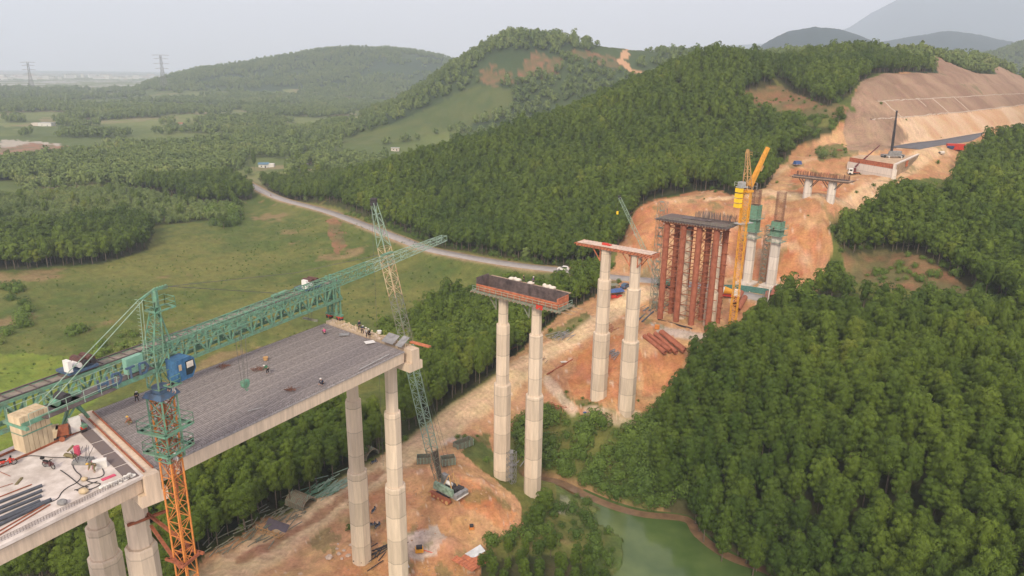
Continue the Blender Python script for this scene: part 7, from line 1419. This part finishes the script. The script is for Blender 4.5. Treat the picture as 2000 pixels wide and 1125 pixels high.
t = thing('culvert', 'short grey concrete culvert piece on the terrace edge by the new road', 'culvert', tuple(G(1838, 302)), .5); part(t, 'pipe', MB().tube((-1.6, 0, .8), (1.6, 0, .8), .8, 12, hollow=True), CONC2)
FL = smooth_line([tuple(at_z(x, y, -66.2)) for x, y in ((1405, 562), (1440, 562), (1495, 571), (1510, 575), (1560, 580), (1600, 592))], 2); FZ = [V3((p[0], p[1], ground(p[0], p[1]))) for p in FL]
t = thing('site_fence', 'green sheet fence between the road and the unfinished shafts', 'fence', tuple(FZ[0])); mb = MB(); m2_ = MB()
for a, b_ in zip(FZ[:-1], FZ[1:]): d_ = (b_-a); nn = V3((-d_.y, d_.x, 0)).normalized()*.04; mb.prism([a-UZ*.3-nn, b_-UZ*.3-nn, b_-UZ*.3+nn, a-UZ*.3+nn], [a+UZ*2-nn, b_+UZ*2-nn, b_+UZ*2+nn, a+UZ*2+nn]); m2_.beam(a+nn*3, a+nn*3+UZ*2.1, .12)
part(t, 'sheet', mb, mat('green_sheet', (.09, .22, .19), .6, var=.2, scale=2), True); part(t, 'post', m2_, GALV, True)
for i, (px, py) in enumerate(((1452, 550), (1466, 556), (1484, 558), (1520, 565))):
    single('concrete_block', MB().tube((0, 0, 0), (0, 0, 1.5), 1.2, 12, .9), CONC2, ('pale round concrete block left of the left unfinished shaft', 'pale round concrete block right of the left unfinished shaft', 'pale round concrete block midway between the unfinished shafts', 'pale round concrete block right of the right unfinished shaft')[i], 'block', loc=(V3(at_z(px, py+8, -66.2)).x, V3(at_z(px, py+8, -66.2)).y, ground(V3(at_z(px, py+8, -66.2)).x, V3(at_z(px, py+8, -66.2)).y)), world=False)
for i, x in enumerate((1486, 1490, 1494, 1498)):
    p = V3(at_z(x, 600, -67.5)); p.z = ground(p.x, p.y); single('steel_post', MB().tube(p, p+V3((.2, 0, 4.5 if i < 3 else 6)), .12 if i < 3 else .2, 6), GREY if i < 3 else WHITE, ('leftmost of the thin grey posts by the three rusty pipes', 'second of the thin grey posts by the three rusty pipes', 'third of the thin grey posts by the three rusty pipes', 'taller white post next to the three rusty pipes')[i], 'post')

# ------------------------------------------------------------------ houses, pylons far off
def house(px, py, w, d, h, rz, wallm, roofm, label, flat=False, D=None):
    c = G(px, py); t = thing('house', label, 'house', tuple(c), rz); wl = part(t, 'wall', MB().box((0, 0, h/2-.3), (w, d, h+.6)), wallm)
    if flat: part(t, 'roof', MB().box((0, 0, h+.2), (w+.8, d+.8, .3)), roofm)
    else: part(t, 'roof', MB().prism([V3((a*(w/2+.6), b_*(d/2+.7), h)) for a, b_ in ((-1, -1), (1, -1), (1, 1), (-1, 1))], [V3((a*(w/2+.4), b_*.1, h+d*.28)) for a, b_ in ((-1, -1), (1, -1), (1, 1), (-1, 1))]), roofm)
    part(t, 'door', MB().box((w*.2, -d/2-.03, 1.0), (1.0, .08, 2.0)), DARK); part(t, 'window', MB().box((-w*.2, -d/2-.03, 1.5), (1.2, .08, 1.0)), GLASS); return t
BR = mat('blue_roof', (.10, .20, .27), .5, var=.15); TR = mat('tile_roof', (.35, .13, .08), .8, var=.2)
t = house(516, 327, 9, 6, 3.2, .1, WHITE, BR, 'small house with blue roof in the clearing beyond the road'); part(t, 'annex', MB().box((7.2, -.5, 1.9), (5.0, 5, 3.8)), WHITE)
house(772, 294, 9, 5, 3, .1, CLOTHW, GALV, 'small pale shed at the orange cut on the far hill foot', True)
t = house(92, 246, 22, 10, 5, -.1, WHITE, GALV, 'white flat roofed building among far trees at the left', True); part(t, 'annex', MB().box((-16, 0, 2.2), (14, 9, 4.4)), CLOTHW)
house(602, 321, 7, 4, 2.4, .1, CLOTHW, TR, 'tiny hut with reddish roof in the scrub beyond the road'); house(352, 245, 10, 6, 3, .1, CLOTHW, TR, 'hut with reddish roof on the bright far meadow')
r_ = np.random.default_rng(77)
for i in range(70):
    px = r_.uniform(0, 300) if i % 3 else r_.uniform(0, 420); py = r_.uniform(150.5, 156); q = at_z(px, py, -90); D_ = math.hypot(q[0], q[1])
    if D_ > 9000: q = q*9000/D_
    w = r_.uniform(18, 60); h = r_.uniform(8, 30); c = (q[0], q[1], float(height(np.array([q[0]]), np.array([q[1]]))[0]))
    t = thing('town_building', 'pale building in the hazy town on the left horizon', 'building', c, r_.uniform(0, 1), 'buildings of the far hazy town'); part(t, 'wall', MB().box((0, 0, h/2-1), (w, w*.6, h+2)), WHITE if i % 4 else CLOTHW); part(t, 'roof', MB().box((0, 0, h+.5), (w*1.04, w*.64, 1)), GALV if i % 3 else TR)
def pylon(px, ybase, ytop, D, label):
    d = ray(px, ybase); k = D/math.hypot(d[0], d[1]); x, y = d[0]*k, d[1]*k; zb = float(height(np.array([x]), np.array([y]))[0]); zt = hz(px, ytop, (x, y)); H = zt-zb; c = V3((x, y, zb)); t = thing('power_pylon', label, 'pylon', tuple(c)); w = D/1380*.6
    part(t, 'tower', MB().lattice(c, c+UZ*H*.6, H*.17, H*.17, 5, w*.42, w*.26, H*.06, H*.06, kind='x', up=UY).lattice(c+UZ*H*.6, c+UZ*H, H*.06, H*.06, 4, w*.4, w*.24, H*.04, H*.04, up=UY), GREY, True); mb = MB()
    for f, l in ((.62, .2), (.76, .24), (.9, .22), (1.0, .26)): mb.tube(c+UZ*H*f-V3((H*l, 0, 0)), c+UZ*H*f+V3((H*l, 0, 0)), w*.38, 4).tube(c+UZ*H*(f+.03)-V3((0, 0, 0)), c+UZ*H*f+V3((H*l, 0, 0)), w*.25, 4).tube(c+UZ*H*(f+.03), c+UZ*H*f-V3((H*l, 0, 0)), w*.25, 4)
    part(t, 'cross_arm', mb, GREY, True)
pylon(60, 158, 122, 3000, 'power pylon standing on the far plain at the left'); pylon(317, 140, 108, 2500, 'power pylon standing at the left end of the far blue hill')
# lone trees
for px, py, s, lb in ((1062, 1018, .85, 'lone tree with loose crown in front of the right white column'), (1048, 1042, .7, 'lower tree beside the lone tree left of the pond'), (1637, 241, .9, 'round dark tree at the edge of the cleared slope'), (498, 334, 2.2, 'tall dark tree left of the blue roofed house'), (583, 334, 2.0, 'tall dark tree right of the blue roofed house'), (437, 447, .85, 'broad dark tree standing alone in the grass field')):
    c = G(px, py); e = thing('tree', lb, 'tree', tuple(c), 1.3*s); e.scale = (s*(1.5 if s < 1 else .6), s*(1.5 if s < 1 else .6), s)
    for nm, me_ in (('crown', near_c[int(px) % NVAR]), ('trunk', near_t[int(px) % NVAR])): o = bpy.data.objects.new(nm, me_); COL.objects.link(o); o.parent = e
HAZE = 1.55e-4
# ------------------------------------------------------------------ haze
hv = np.array([(x, y, z) for z in (-135, 1500) for y in (-400, 14500) for x in (-16000, 16000)]); hf = [[0, 2, 3, 1], [4, 5, 7, 6], [0, 1, 5, 4], [2, 6, 7, 3], [0, 4, 6, 2], [1, 3, 7, 5]]
m = bpy.data.materials.new('haze_air'); m.use_nodes = True; n = m.node_tree; n.nodes.remove(n.nodes['Principled BSDF']); v = n.nodes.new('ShaderNodeVolumePrincipled')
v.inputs['Color'].default_value = (.76, .87, 1.0, 1); v.inputs['Density'].default_value = HAZE; v.inputs['Anisotropy'].default_value = 0.0
n.links.new(v.outputs[0], n.nodes['Material Output'].inputs['Volume'])
if hasattr(m, 'volume_sampling'): pass
m.cycles.homogeneous_volume = True
o = bpy.data.objects.new('haze', mesh_np('haze', hv, hf, [m])); COL.objects.link(o); tag(o, 'pale haze in the air over the valley', 'haze', kind='stuff')
